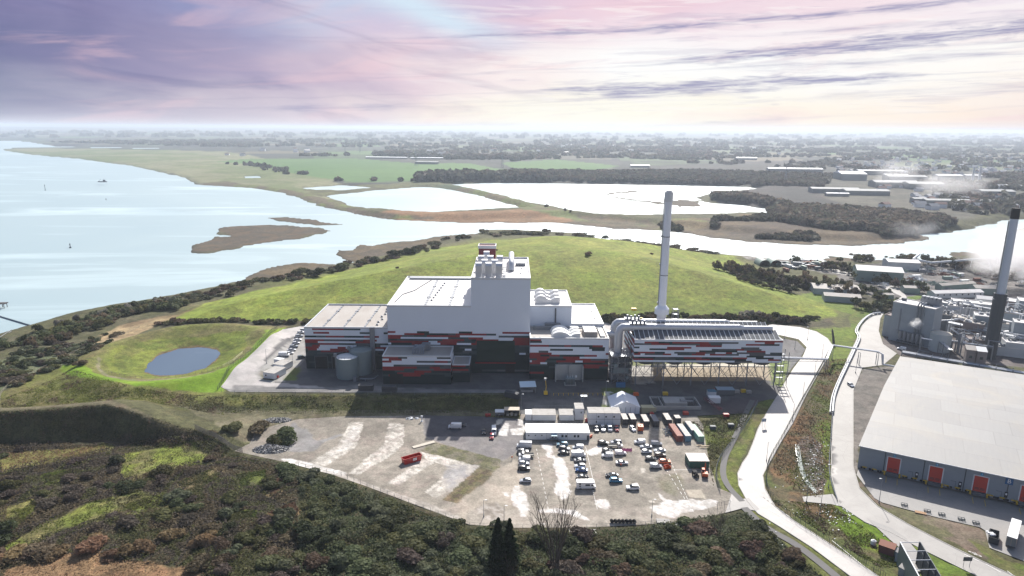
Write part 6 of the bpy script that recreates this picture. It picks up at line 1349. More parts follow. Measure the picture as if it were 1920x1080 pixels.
# two road signs on posts
for px, py, w_, h_, lb, m_ in ((1427, 800, 1.9, 1.6, 'white notice board on a post in the verge beside the access road', M_WHITE), (1803, 1064, 2.6, 1.3, 'back of a grey road sign on the grass beside the mill road', M_GREY)):
    x, y, z = G(px, py); t = thing('road_sign', lb, 'sign', (x, y, z)); mb = MB(); mb.cyl((.4, 0), .06, 0, 3.2, 6); mb.cyl((w_-.4, 0), .06, 0, 3.2, 6); part('post', mb, M_STEEL, t); mb = MB(); mb.box(0, -.1, 2.2, w_, -.06, 2.2+h_); s_ = part('panel', mb, m_, t)
    if m_ is M_WHITE: mb = MB(); mb.box(.25, -.12, 2.5, .8, -.1, 3.4); mb.box(1.05, -.12, 2.7, 1.6, -.1, 3.5); part('sign_mark', mb, M_BLUEP, s_)
# open roofless steel bunker near the camera
P0, P1, P2 = P(1688, 1016, 4.5), P(1726, 1016, 4.5), P(1764, 1080, 4.5)
bx, by = P0; bd = math.atan2(P2[1]-P1[1], P2[0]-P1[0])
x0, y0 = P0; L_ = 38.0; bw = math.hypot(P1[0]-P0[0], P1[1]-P0[1])
t = thing('open_bunker', 'roofless grey-green steel-walled bunker with white cross ties, at the bottom edge', 'bunker', (x0, y0, -2.9), bd)
Hb = 7.4; wv = Vector((P1[0]-P0[0], P1[1]-P0[1])); ca, sa_ = math.cos(-bd), math.sin(-bd); ox, oy = wv.x*ca-wv.y*sa_, wv.x*sa_+wv.y*ca
mb = MB(); mb.box(0, -.1, 0, L_, .1, Hb); part('near_wall', mb, M('bunker_green', (.13,.18,.175), .5, .2, .2, rib=('X', 4), bump=.2), t)
mb = MB(); mb.v += [(ox, oy-.1, 0), (ox+L_, oy-.1, 0), (ox+L_, oy+.1, 0), (ox, oy+.1, 0), (ox, oy-.1, Hb), (ox+L_, oy-.1, Hb), (ox+L_, oy+.1, Hb), (ox, oy+.1, Hb)]
for f in ((3,2,1,0),(4,5,6,7),(0,1,5,4),(1,2,6,5),(2,3,7,6),(3,0,4,7)): mb.f.append(f); mb.m.append(0)
for k in range(9): mb.box(ox+k*4.2-.15, oy-.35, 0, ox+k*4.2+.15, oy-.12, Hb)
for zz in (1.5, 3.5, 5.5): mb.box(ox, oy-.2, zz, ox+L_, oy-.11, zz+.12)
part('far_wall', mb, M_DSTEEL, t)
for k in range(9):
    mb = MB(); mb.tube([(k*4.2+.1, 0, Hb-.1), (ox+k*4.2, oy, Hb-.1)], .11, 5); part('cross_tie', mb, M_TRIM, t)
mb = MB(); mb.box(0, -.16, Hb, L_, .16, Hb+.08); part('capping', mb, M_TRIM, t)
x, y, z = G(1652, 1033); t = thing('rusty_shed', 'small rust-red tin shed with one side open on the bright grass', 'shed', (x-1.2, y-.5, z), R(-38)); mb = MB(); mb.box(0, 0, 0, 4.0, .08, 2.5); mb.box(0, 0, 0, .08, 3.4, 2.5); mb.box(0, 3.32, 0, 4.0, 3.4, 2.5); part('wall', mb, M('maroon_tin', (.17,.06,.055), .7, .3), t); mb = MB(); mb.box(-.2, -.2, 2.5, 4.2, 3.6, 2.6); part('roof', mb, M_RUST, t); mb = MB(); mb.box(4.1, .2, 0, 6.2, 2.8, 2.1); part('lean_to', mb, M_DSTEEL, t)
for i, (px, py, L2, D2, H2, lb) in enumerate(((1677, 1052, 2.2, 2.2, 3.2, 'tall narrow grey switch box beside the open bunker'), (1683, 1078, 4.2, 3.2, 2.7, 'grey hut with a pitched weathered roof beside the open bunker'))):
    x, y, z = G(px, py); t = thing('equipment_hut', lb, 'hut', (x, y, z), R(-58)); mb = MB(); mb.box(0, 0, 0, L2, D2, H2); part('wall', mb, M_WHW, t); mb = MB(); mb.extr([(-.1, H2), (D2+.1, H2), (D2/2, H2+.6)], -.1, L2+.1, 'x'); part('roof', mb, M_CABG, t)
simple('white_tank', 'small white round tank behind the rusty shed', 'tank', 1637, 1021, lambda m: (m.cyl((0, 0), .8, 0, 1.3, 14), m.cyl((0, 0), .8, 1.3, 1.7, 14, r2=.2)), M_WHITE)
# litter and debris in the strip between the roads
mb = MB(); rg = random.Random(9)
for _ in range(300):
    px, py = rg.choice(((rg.gauss(1531, 8), rg.gauss(872, 30)), (rg.gauss(1531, 8), rg.gauss(872, 30)), (rg.gauss(1600, 30), rg.gauss(965, 18)), (rg.gauss(1580, 20), rg.gauss(960, 10)), (rg.gauss(1500, 60), rg.gauss(930, 60))))
    if sdist(np.array([P(px, py, -2.5)[0]]), np.array([P(px, py, -2.5)[1]]), ROADA, 3)[0] > -1 or sdist(np.array([P(px, py, -2.5)[0]]), np.array([P(px, py, -2.5)[1]]), ROADB, 3)[0] > -1: continue
    x, y, z = G(px, py); s = rg.uniform(.15, .42); mb.box(x, y, z-.05, x+s, y+s*rg.uniform(.4, 1), z+rg.uniform(.08, .3))
o = solid('litter', mb, M_WHITE, 'white litter and flytipped rubbish scattered between the two roads', 'litter'); o['kind'] = 'stuff'

# ---- pipe bridge over both roads
t = thing('pipe_bridge', 'silver pipes carried on steel posts across both roads to the mill', 'pipe bridge', (128, 321, 0))
def lp(px, py, z): x, y = P(px, py, z); return (x-128, y-321, z)
a, b = lp(1463, 671, 6.0), lp(1550, 674, 6.0); c, d, e, f = lp(1563, 648, 7.4), lp(1648, 660, 7.4), lp(1656, 664, 7.2), lp(1656, 684, 2.0)
for off in (0, 1.1):
    mb = MB(); mb.tube([(a[0]-4, a[1]+off, 6), (a[0], a[1]+off, 6), (b[0], b[1]+off, 6), (b[0]+1, b[1]+off+1, 6.2), (c[0]-1, c[1]+off-1, 7.2), (c[0], c[1]+off, 7.4), (d[0], d[1]+off, 7.4), (e[0], e[1]+off, 7.0), (f[0], f[1]+off, 2.0), (f[0]+9, f[1]+off-4, 1.6)], .38, 10); part('pipe', mb, M_LAG, t, smooth=True)
mb = MB(); mb.box(a[0]-2, a[1]-.3, 5.3, b[0]+.5, a[1]+1.5, 5.5)
for k in range(int(b[0]-a[0])//2): mb.tube([(a[0]+k*2, a[1]-.3, 4.3), (a[0]+k*2+2, a[1]-.3, 5.3)], .06, 4)
mb.box(a[0]-2, a[1]-.3, 4.2, b[0]+.5, a[1]-.2, 4.35); part('pipe_truss', mb, M_STEEL, t)
for q, hgt in ((b, 6), ((b[0]+2, b[1]+2, 0), 6), ((c[0], c[1], 0), 7.2), ((d[0]-9, d[1]+1, 0), 7.0), ((d[0], d[1], 0), 7.2), ((a[0]-1, a[1], 0), 5.6)):
    mb = MB(); mb.box(q[0]-.2, q[1]-.5, -2.5, q[0], q[1]-.3, hgt-.3); mb.box(q[0]-.2, q[1]+1.4, -2.5, q[0], q[1]+1.6, hgt-.3); mb.tube([(q[0]-.1, q[1]-.4, -1), (q[0]-.1, q[1]+1.5, hgt-1)], .07, 4); mb.box(q[0]-.2, q[1]-.5, hgt-.6, q[0], q[1]+1.6, hgt-.4); part('post', mb, M_STEEL, t)
t = thing('roadside_pipeline', 'long white-topped pipeline and rail following the left side of the mill road', 'pipeline', (0, 0, 0)); pp_ = smoothline(PL([(1650,589),(1634,592),(1618,604),(1607,622),(1612,636),(1601,662),(1588,690),(1573,722),(1564,748),(1561,775)], 0), 4)
mb = MB(); mb.tube([(x, y, hh(x, y)+1.2) for x, y in pp_], .42, 8); part('pipe', mb, M_WHITE, t); mb = MB(); mb.tube([(x-1.1, y, hh(x, y)+1.0) for x, y in pp_], .25, 8); part('pipe', mb, M_LAG, t); mb = MB()
for x, y in pp_[::2]: mb.box(x-1.5, y-.1, hh(x, y)-.5, x+.6, y+.1, hh(x, y)+.8)
part('support', mb, M_CONC, t)
x, y, z = G(1563, 643); mb = MB(); mb.tube([(0, 0, 0), (-.6, 0, 3.5), (-1.6, 0, 7.5)], .75, 8, r2=.55); mb.tube([(-1.6, 0, 7.5), (-1.9, 0, 8.6)], .3, 6, r2=.2); solid('ivy_stump', mb, M('dead_bark', (.075,.07,.075), .9, .4), 'dark leaning dead trunk on the grass inside the road loop', 'tree stump', (x, y, z))

# ================================================================ THE PAPER MILL
M_MG = M('mill_cladding_grey', (.33,.37,.40), .6, .25, .2, rib=('X', 4), bump=.2); M_MW = M('mill_cladding_white', (.58,.60,.60), .6, .25, .2); M_MB = M('mill_brown_brick', (.23,.19,.18), .8, .3, .3); M_MGN = M('mill_green_sheet', (.24,.31,.27), .6, .25, .2); M_MDK = M('mill_dark_cladding', (.12,.135,.15), .6, .3, .2)
def mill(name, label, px, py, w, d, H, rot, wall, roof, cat='building', z=0, vents=0, seed=1, wins=0, gable=0, kindp='industrial buildings of the paper mill'):
    x, y = P(px, py, z); zz = hh(x, y)-.2; t = thing(name, label, cat, (x, y, zz), R(rot), kindp)
    mb = MB(); mb.box(0, 0, 0, w, d, H)
    if gable: mb.extr([(-.002, H), (d+.002, H), (d/2, H+gable)], 0.003, w-.003, 'x')
    part('wall', mb, wall, t); mb = MB()
    if gable: mb.quad((-.3, -.3, H+.05), (w+.3, -.3, H+.05), (w+.3, d/2, H+gable+.15), (-.3, d/2, H+gable+.15)); mb.quad((-.3, d/2, H+gable+.15), (w+.3, d/2, H+gable+.15), (w+.3, d+.3, H+.05), (-.3, d+.3, H+.05))
    else: mb.box(.2, .2, H-.1, w-.2, d-.2, H+.02); rim(mb, -.05, -.05, w+.05, d+.05, H+.003, H+.45, .35)
    part('roof', mb, roof, t); rg = random.Random(seed)
    for _ in range(vents):
        mb = MB(); a, b, s = rg.uniform(.6, w-2.2), rg.uniform(.6, d-1.6), rg.uniform(.7, 1.8)
        if rg.random() < .4: mb.cyl((a+.6, b+.6), s*.4, H, H+s*1.4, 10)
        else: mb.box(a, b, H, a+s*1.3, b+s, H+s*.8)
        part('roof_vent', mb, rg.choice((M_STEEL, M_WHITE, M_MDK)), t)
    for k in range(wins): mb = MB(); q = (k+.5)*w/wins; mb.box(q-.5, -.06, H*.55, q+.5, .02, H*.55+1.1); part('window', mb, M_GLASS, t)
    return t
t = mill('mill_tower_block', 'tall pale grey windowless block at the left front of the paper mill', 1665, 636, 22.0, 13, 23, -50.4, M_MG, M_ROOFW, vents=4, seed=2, kindp=None)
for k in range(3): mb = MB(); mb.tube([(13.5+k*1.4, -.7, 6), (13.5+k*1.4, -.7, 24), (13.5+k*1.4, .6, 25.2), (13.5+k*1.4, 3, 25.2)], .4, 8); part('riser_pipe', mb, M_STEEL, t)
mb = MB(); mb.box(11, 9, 23, 21, 12.4, 26.0)
for k in range(5): mb.box(11.2+k*2.0, 8.9, 26.0, 12.8+k*2.0, 12.5, 27.5)
part('roof_housing', mb, M_STEEL, t)
for k in range(6): mb = MB(); mb.cyl((7.0+k*2.2, -2.2), .95, 3.2, 7.6, 12); mb.cyl((7.0+k*2.2, -2.2), .35, 1.8, 3.2, 8); part('silo', mb, M_STEEL, t)
mb = MB(); mb.box(5.5, -3.4, 1.5, 19.5, -1, 1.8)
for k in range(5): mb.box(5.7+k*2.9, -3.3, 0, 6.0+k*2.9, -3.0, 1.5)
part('silo_deck', mb, M_DSTEEL, t); mb = MB(); mb.box(4.5, -.4, 5, 4.9, -.02, 20); mb.box(4, -.9, 7, 8, -.1, 7.2); part('ladder', mb, M_STEEL, t)
mill('mill_side_block', 'lower grey block with brown roof against the left of the tall mill block', 1653, 629, 8, 8, 13, -50.4, M_MG, M_MB, kindp=None)
x, y = P(1763, 660, 0); t = thing('process_tank', 'large pale round tank with a beige domed top in the mill yard', 'tank', (x+1, y+3, 0)); mb = MB(); mb.cyl((0, 0), 5.3, 0, 10.2, 36); part('shell', mb, M('pale_tank', (.46,.50,.50), .6, .2, .3, stretch=(1, 1, .2)), t, smooth=True); mb = MB(); mb.cyl((0, 0), 5.35, 10.2, 11.0, 36, r2=1.0); part('lid', mb, M('beige_lid', (.52,.48,.40), .7, .3), t, smooth=True)
# stack
t = thing('mill_chimney', 'tall pale chimney with a black tip and a broad dark lower casing', 'chimney', (260.3, 345, 0)); mb = MB(); mb.cyl((0, 0), 2.3, 0, 76, 28, r2=1.85); part('shaft', mb, M('mill_stack_paint', (.55,.60,.68), .5, .12, .1), t, smooth=True); mb = MB(); mb.cyl((0, 0), 2.0, 76, 81.5, 28, r2=1.95); part('tip', mb, M_BLACK, t, smooth=True)
mb = MB(); mb.cyl((0, 0), 3.1, 0, 36, 12); part('casing', mb, M('casing_dark', (.055,.065,.075), .7, .2, .2, rib=('X', 3), bump=.3), t); mb = MB(); mb.box(-2.9, -.3, 33, -2.5, .1, 75); mb.box(-3.6, -.8, 33, 3.6, .8, 33.2); part('ladder', mb, M_STEEL, t)
MILLS = [(1768,618,21,9,9,-42,M_MB,M_ROOFG,'brown brick block behind the round tank',2),(1773,600,18,10,10,-42,M_MW,M_ROOFW,'white block with bright roof behind the brown one',3),(1800,640,10,8,12,-42,M_MB,M_ROOFG,'brown block with beige roof, centre of the mill',1),
 (1820,637,11,9,15,-30,M_MG,M_ROOFW,'grey block with a sloping white roof, centre of the mill',0),(1834,628,14,10,9,-35,M_MW,M_ROOFG,'low pale block left of the dark chimney casing',3),(1875,618,16,9,11,-35,M_MG,M_ROOFG,'grey block just right of the dark chimney casing',3),
 (1880,585,22,12,8,-35,M_MB,M_ROOFW,'brown block with white roof behind the chimney casing',3),(1893,655,12,9,16,-30,M_MG,M_ROOFW,'tall grey block with slanting pale roof right of the chimney',1),(1905,600,24,12,13,-30,M_MG,M_ROOFW,'pale grey block with a rounded white roof edge at the right border',2),
 (1782,580,26,10,6,-30,M_MW,M_ROOFW,'long white block with small upper windows at the back of the mill',0),(1830,575,14,8,6,-25,M_MW,M_ROOFW,'white gabled mill office by the back lane',0),(1745,615,9,7,10,-45,M_MDK,M_ROOFG,'dark block tucked behind the tall mill block',2),
 (1752,590,12,8,9,-45,M_MG,M_ROOFW,'grey block with a blue-grey round tank roof behind the tall one',3),(1850,664,17,8,5,-25,M_MW,M_ROOFW,'low white block with pink-grey roof and two vents',4),(1882,668,22,9,8,-22,M_MW,M_ROOFW,'white block near the right border before the long pipe rack',2),
 (1812,660,13,8,7.5,-25,M_MB,M_MB,'brown open-topped block behind the two small towers',3),(1845,610,10,8,7,-35,M_MDK,M_ROOFG,'small dark block left of the chimney foot',2),(1795,596,9,6,8,-35,M_MG,M_ROOFW,'small grey block with white roof between brown blocks',2),
 (1915,640,20,10,9,-25,M_MG,M_ROOFG,'grey block at the right border behind the white one',2),(1728,575,0.1,0.1,.1,0,M_MG,M_ROOFG,'x',0)][:-1]
for i, (px, py, w, d, H, rot, wl_, rf_, lb, vn) in enumerate(MILLS): mill('mill_building', lb, px, py, w, d, H, rot, wl_, rf_, vents=vn*3+3, seed=i+10, wins=(6 if 'windows' in lb else 3 if 'office' in lb else 0), gable=(1.6 if 'gabled' in lb else 0))
for i, (px, py) in enumerate(((1808, 686), (1828, 689))):
    x, y = P(px, py, 0); t = thing('filter_tower', ['narrow brown tower with a grey cap, left one of the pair', 'narrow brown tower with a white cap, right one of the pair'][i], 'tower', (x, y, 0), R(-22), 'pair of small filter towers'); mb = MB(); mb.box(0, 0, 0, 4.2, 4.2, 9); part('wall', mb, M_MB, t); mb = MB(); mb.extr([(-.2, 9), (4.4, 9), (4.4, 10.4)], -.2, 4.4, 'x'); part('cap', mb, M_WHITE if i else M_ROOFG, t); mb = MB(); mb.box(1.4, -.06, 4.6, 2.8, .02, 6); part('hatch', mb, M_GLASS, t)
# pipe racks through the mill
def rack(label, a, b, z, n, r_, levels=1, seed=3):
    (x0, y0), (x1, y1) = P(*a, 0), P(*b, 0); t = thing('pipe_rack', label, 'pipe rack', (x0, y0, 0)); dx, dy = x1-x0, y1-y0; L = math.hypot(dx, dy); nx, ny = -dy/L, dx/L
    for k in range(n):
        mb = MB(); o = k*r_*2.4; mb.tube([(nx*o, ny*o, z), (dx+nx*o, dy+ny*o, z)], r_*(1 if k % 2 else .7), 8); part('pipe', mb, M_LAG if k % 3 else M_STEEL, t)
    mb = MB(); W2 = n*r_*2.4
    for k in range(int(L/7)+1):
        f = k*7/L
        for o in (-.3, W2): mb.box(dx*f+nx*o-.15, dy*f+ny*o-.15, -.5, dx*f+nx*o+.15, dy*f+ny*o+.15, z+1)
        for lv in range(levels): mb.tube([(dx*f-nx*.3, dy*f-ny*.3, z-.6-lv*3), (dx*f+nx*W2, dy*f+ny*W2, z-.6-lv*3)], .12, 4)
    for lv in range(levels):
        mb.tube([(-nx*.3, -ny*.3, z-.6-lv*3), (dx-nx*.3, dy-ny*.3, z-.6-lv*3)], .12, 4)
    part('steelwork', mb, M_STEEL, t)
rack('long silver pipe rack running across the middle of the mill to the right border', (1772, 632), (1960, 676), 9, 4, .45, 3)
rack('low dark pipe rack directly behind the pale warehouse roof', (1690, 668), (1960, 716), 2.2, 5, .35)
rack('grey pipe rack before the tall mill block', (1722, 664), (1742, 668), 9, 3, .35, 3); rack('thin pipe rack on posts over the small towers', (1800, 668), (1858, 676), 7.5, 2, .45)
rack('pipe rack behind the white office range of the mill', (1790, 600), (1925, 625), 11, 3, .5, 3); rack('pipe bundle beside the round pale tank', (1735, 640), (1775, 676), 6, 3, .4, 2); rack('pipe rack before the blocks right of the chimney', (1868, 640), (1950, 660), 13, 2, .5, 3)
rack('pipe loop in front of the dark chimney casing', (1828, 645), (1875, 652), 10, 2, .3, 2)
rg = random.Random(31)
for k in range(16):
    px, py = rg.uniform(1770, 1925), rg.uniform(590, 672); x, y = P(px, py, 0); t = thing('pipework', 'cluster of pipes, ducts and small vessels squeezed between the mill blocks', 'pipework', (x, y, 0), R(rg.choice((-35, -30, -25))), 'pipework clusters of the mill'); zt = rg.uniform(7, 15)
    for j in range(6):
        mb = MB(); a, b, r_ = rg.uniform(-5, 5), rg.uniform(-3, 3), rg.uniform(.18, .5)
        if j % 3 == 0: mb.tube([(a, b, 0), (a, b, zt), (a+rg.uniform(2, 6), b, zt), (a+rg.uniform(6, 8), b, zt-2)], r_, 7)
        elif j % 3 == 1: mb.tube([(a-4, b, zt*rg.uniform(.4, 1)), (a+5, b, zt*rg.uniform(.4, 1))], r_, 7)
        else: mb.cyl((a, b), rg.uniform(.6, 1.5), 0, zt*rg.uniform(.4, .9), 10); mb.cyl((a, b), .2, zt*.3, zt, 5)
        part('pipe' if j % 3 < 2 else 'vessel', mb, rg.choice((M_LAG, M_STEEL, M_WHITE, M_STEEL)), t)
# low sheds and yards farther back
BACK = [(1605,526,34,20,9,-18,M_MGN,M_ROOFW,2.6,'large green barn with a silver roof on the river side'),(1664,505,26,16,7,-12,M_MW,M_ROOFW,1.5,'pale grey barn with silver roof behind the green barn'),(1695,550,11,8,4.5,-10,M_MGN,M_ROOFG,1,'small green shed on the grass beyond the mill'),
 (1525,551,32,20,4.6,-14,M_MG,M_ROOFG,1.6,'long low shed with a striped grey roof at the foot of the hill'),(1545,565,24,11,4.4,-16,M_MG,M_ROOFG,1.3,'smaller low shed in front of the striped-roof shed'),
 (1752,560,40,8,4,8,M_MW,M_ROOFW,1.4,'long white low office range with windows beyond the mill'),(1828,552,22,10,5,-8,M_MGN,M_ROOFG,1.6,'pale green low hall beyond the mill'),(1765,545,34,6,4,16,M_MGN,M_ROOFG,1.2,'pale green lean-to along the lane behind the mill'),
 (1655,560,8,6,3,0,M_MGN,M_ROOFG,.8,'tiny green hut beside the lane')]
for i, (px, py, w, d, H, rot, wl_, rf_, gb, lb) in enumerate(BACK): mill('yard_shed', lb, px, py, w, d, H, rot, wl_, rf_, gable=gb, wins=8 if 'windows' in lb else 0, kindp='sheds beyond the mill', cat='shed')
# scrap yard clutter: machines, vehicles and heaps, each its own small thing
rg = random.Random(12)
def yard_item(px, py, label, grp, cat, name, kind):
    x, y, z = G(px, py); s = rg.uniform(.8, 1.5); mb = MB(); mats = rg.choice(([M_WHITE], [M_DSTEEL], [M_STEEL], [M_RUST], [M_MGN]))
    if kind == 'truck': mb.box(-3.4*s, -1.2, .9, 1.5*s, 1.2, 3.0*s*.8); mb.box(1.7*s, -1.15, .6, 3.2*s, 1.15, 2.6); [mb.tube([(a*s, -1.2, .5), (a*s, 1.2, .5)], .5, 8) for a in (-2.6, -1.4, 2.3)]
    elif kind == 'heap':
        for _ in range(60): a, b = rg.gauss(0, 1.9*s), rg.gauss(0, 1.8*s); h0 = max(0, 2.2*s-math.hypot(a, b)*.8)*rg.random(); mb.tube([(a, b, h0), (a+rg.uniform(-2, 2), b+rg.uniform(-2, 2), h0+rg.uniform(0, .8))], rg.uniform(.12, .35), 4)
    else: mb.box(0, 0, 0, 6*s, 2.4, 2.5); mb.box(-.05, -.05, 2.5, 6*s+.05, 2.45, 2.6)
    return solid(name, mb, mats, label, cat, (x, y, z), rg.uniform(0, 6.28) if kind == 'heap' else rg.choice((.2, 1.7, -.4, 0)), grp)
for k in range(34): yard_item(rg.uniform(1440, 1560), 492+rg.gauss(0, 1)*3+(rg.random()*10), 'lorry or plant parked in the riverside yard behind the hill', 'lorries in the riverside yard', 'lorry', 'parked_lorry', 'truck')
for k in range(60): px = rg.uniform(1640, 1930); yard_item(px, rg.uniform(500, 552)-(.02*(px-1640)), 'heap of scrap metal in the yards beyond the mill', 'scrap heaps beyond the mill', 'scrap heap', 'scrap_heap', 'heap')
for k in range(16): yard_item(rg.uniform(1640, 1910), rg.uniform(505, 545), 'container standing among the scrap heaps beyond the mill', 'containers in the scrap yards', 'container', 'yard_container', 'box')
for i, px in enumerate((1434, 1455)):
    x, y, z = G(px, 499); mb = MB(); n = 12
    pr = [(5.2*math.cos(math.pi*k/n), 5.6*math.sin(math.pi*k/n)) for k in range(n+1)]
    for k in range(n): a, b = pr[k], pr[k+1]; mb.quad((a[0], 0, a[1]), (b[0], 0, b[1]), (b[0], 14, b[1]), (a[0], 14, a[1])); mb.quad((a[0]*.97, 14, a[1]*.97), (b[0]*.97, 14, b[1]*.97), (b[0]*.97, 0, b[1]*.97), (a[0]*.97, 0, a[1]*.97))
    mb.poly([(a[0], 13.9, a[1]) for a in pr[::-1]]); solid('arched_shelter', mb, [M_MGN], ['round-topped storage shelter on the river bank, left one', 'round-topped storage shelter on the river bank, right one with dark mouth'][i], 'shelter', (x, y, z), 0, 'arched shelters')
x, y, z = G(1710, 498); mb = MB(); mb.tube([(0, 0, 6), (14, -6, 4), (50, -26, 12), (52, -30, 3)], 1.0, 6); mb.tube([(0, 0, 6), (10, 8, 9)], 1.0, 6); [mb.box(10*k, -4.8*k-.3, -1, 10*k+.3, -4.8*k, 4+k*1.5) for k in range(5)]; solid('conveyor', mb, M_WHITE, 'white enclosed conveyor zigzagging over the riverside yard', 'conveyor', (x, y, z))
# ================================================================ ITEMS ROUND THE PLANT
mb = MB(); x, y, z = G(976, 738); t = thing('lean_to_shelter', 'blue-white sloping-roofed shelter in the shaded yard by the transformer screen', 'shelter', (x, y, z+.05), R(6)); mb.quad((-.2, -.3, 3.2), (7.4, -.3, 3.2), (7.4, 4.6, 4.2), (-.2, 4.6, 4.2)); mb.quad((-.2, 4.6, 4.1), (7.4, 4.6, 4.1), (7.4, -.3, 3.1), (-.2, -.3, 3.1)); part('roof', mb, M('blue_white_sheet', (.55,.68,.76), .5, .15), t)
mb = MB(); [mb.box(a, b, 0, a+.12, b+.12, 3.1) for a in (0, 3.5, 7) for b in (0, 4.2)]; mb.box(0, 4.2, 0, 7, 4.3, 3.6); mb.box(.3, 1, 0, 6, 2.4, 1.1); part('frame', mb, M_STEEL, t)
x, y, z = G(1023, 741); t = thing('boom_lift', 'yellow boom lift with a raised mast in the shaded yard', 'boom lift', (x, y, z+.05)); mb = MB(); mb.box(-.9, -.9, .5, .9, 1.2, 1.7); part('base', mb, M_YEL, t); mb = MB(); mb.tube([(0, 0, 1.6), (.2, 0, 4), (-.2, 0, 7.6)], .16, 6); part('mast', mb, M_YEL, t); mb = MB(); mb.box(-.8, -.4, 7.4, .2, .4, 8.4); part('basket', mb, M_STEEL, t)
for a in (-.7, .7):
    for b in (-.6, .9): mb = MB(); mb.tube([(a-.12, b, .4), (a+.12, b, .4)], .4, 10); part('wheel', mb, M_TYRE, t)
for (px, py, rot, lb) in ((672, 734, 2, 'black covered container before the reception hall, beside the storage tanks'), (716, 736, 0, 'black covered container at the foot of the front striped block'), (946, 745, -28, 'black container lying slantwise at the end of the grass bank')):
    x, y, z = G(px, py); t = thing('ash_container', lb, 'container', (x, y, z+.05), R(rot), 'black ash containers'); mb = MB(); mb.box(0, 0, .2, 6.8, 2.5, 2.7); [mb.box(k*.9, -.06, .2, k*.9+.15, .0, 2.7) for k in range(8)]; part('body', mb, M_CONTS['black'], t); mb = MB(); mb.extr([(-.1, 2.7), (2.6, 2.7), (1.25, 3.1)], 0, 6.8, 'x'); part('lid', mb, M_CONTS['black'], t)
x, y, z = G(684, 735); 
t = thing('loading_shovel', 'blue and green loading shovel at the vehicle doors of the reception hall', 'loader', (*P(605, 684, 0), .05), R(90)); mb = MB(); mb.box(-1.6, -1.1, .8, .6, 1.1, 2.0); part('body', mb, M('teal_paint', (.06,.30,.38), .5, .1), t); mb = MB(); mb.box(-.5, -.7, 2.0, .6, .7, 3.2); part('cab', mb, M_GLASS, t); mb = MB(); mb.box(1.8, -1.3, .2, 2.7, 1.3, 1.2); mb.tube([(.6, 0, 1.6), (1.9, 0, .9)], .16, 6); part('bucket', mb, M_YEL, t)
for a in (-1.1, .8):
    for b in (-1.1, 1.1): mb = MB(); mb.tube([(a, b-.25, .65), (a, b+.25, .65)], .65, 12); part('wheel', mb, M_TYRE, t)
cabin('weighbridge_office', 'grey flat-roofed weighbridge cabin at the tip of the loop road island', 494, 709, 6.6, 9, 3.0, -18, M_CABG, wins=[(1, 1.2, 1, .8)]); cabin('drivers_cabin', 'white cabin behind the weighbridge office on the loop road island', 512, 693, 6.5, 7.5, 2.9, -18, M_CABG); cabin('white_unit', 'small bright white unit beside the white van on the island', 514, 682, 4.5, 3, 2.4, -18)
simple('red_machine', 'small red machine at the corner of the weighbridge cabin', 'machine', 516, 710, lambda m: (m.box(0, 0, .3, 1.6, 1.2, 1.2), m.box(.3, .2, 1.2, 1, 1, 1.7), m.cyl((.3, 0), .3, 0, .35, 8)), M_REDP)
x, y, z = G(1232, 771); t = thing('settling_tank', 'open concrete settling tank with grey walkways right of the beige tank', 'tank', (x-1.5, y, z)); mb = MB(); rim(mb, 0, 0, 21, 11, -.5, 2.4, .45); mb.box(4, .45, -.4, 4.4, 10.5, 2.2); mb.box(5.5, 2.5, 0, 15.5, 9.5, 2.9); part('basin', mb, M_CONC, t); mb = MB(); [mb.tube([(13+k, 3, 3), (13+k, 7, 3)], .05, 4) for k in range(6)]; mb.box(12.6, 4, 3.0, 18.8, 5.4, 3.1); mb.box(12.6, 4, 3.1, 12.7, 5.4, 4.2); mb.box(18.7, 4, 0, 18.8, 5.4, 4.2); mb.tube([(12.6, 4, 4.2), (18.8, 4, 4.2)], .05, 4); part('walkway', mb, M_STEEL, t)
simple('beige_tank', 'beige box tank with a red machine in front beside the marquee', 'tank', 1203, 776, lambda m: (m.box(0, 0, .2, 6.4, 3, 2.8), m.box(-.1, -.1, 2.8, 6.5, 3.1, 2.95), [m.box(k*.9+.2, -.05, .2, k*.9+.3, 0, 2.8) for k in range(7)]), M('beige_paint', (.48,.44,.28), .6, .2))
simple('red_mixer', 'low red machine in front of the beige tank', 'machine', 1222, 778, lambda m: (m.cyl((0, 0), 1.0, .2, .9, 12), m.box(-.6, -.5, .9, .6, .5, 1.3), m.tube([(-1.1, 0, .3), (1.1, 0, .3)], .25, 8)), M_REDP)
simple('red_boom_truck', 'long red lattice boom lying beside the dark round yard', 'crane boom', 1318, 752, lambda m: ([m.tube([(a, 0, b), (a+2, -13, b*.7+.3)], .13, 4) for a in (0, 1.1) for b in (1, 2)], [m.tube([(k*.2, -k*1.3, 1), (k*.2+1.1, -k*1.3-.7, 1.8)], .08, 4) for k in range(10)]), M_DRED, 8)
cabin('white_bowser', 'white box tanks on the red trailer beside the dark round yard', 1330, 757, 5, 3, 2.6, 0); cabin('blue_hut', 'teal flat-roofed hut behind the white box tanks', 1328, 745, 3.6, 3, 2.6, 0, M('teal_roof', (.03,.16,.24), .5)); cabin('open_canopy', 'pale blue flat canopy right of the teal hut', 1345, 742, 8, 4, 2.7, 0, M('pale_blue_roof', (.28,.38,.44), .5, .2), wall=M_DSTEEL)
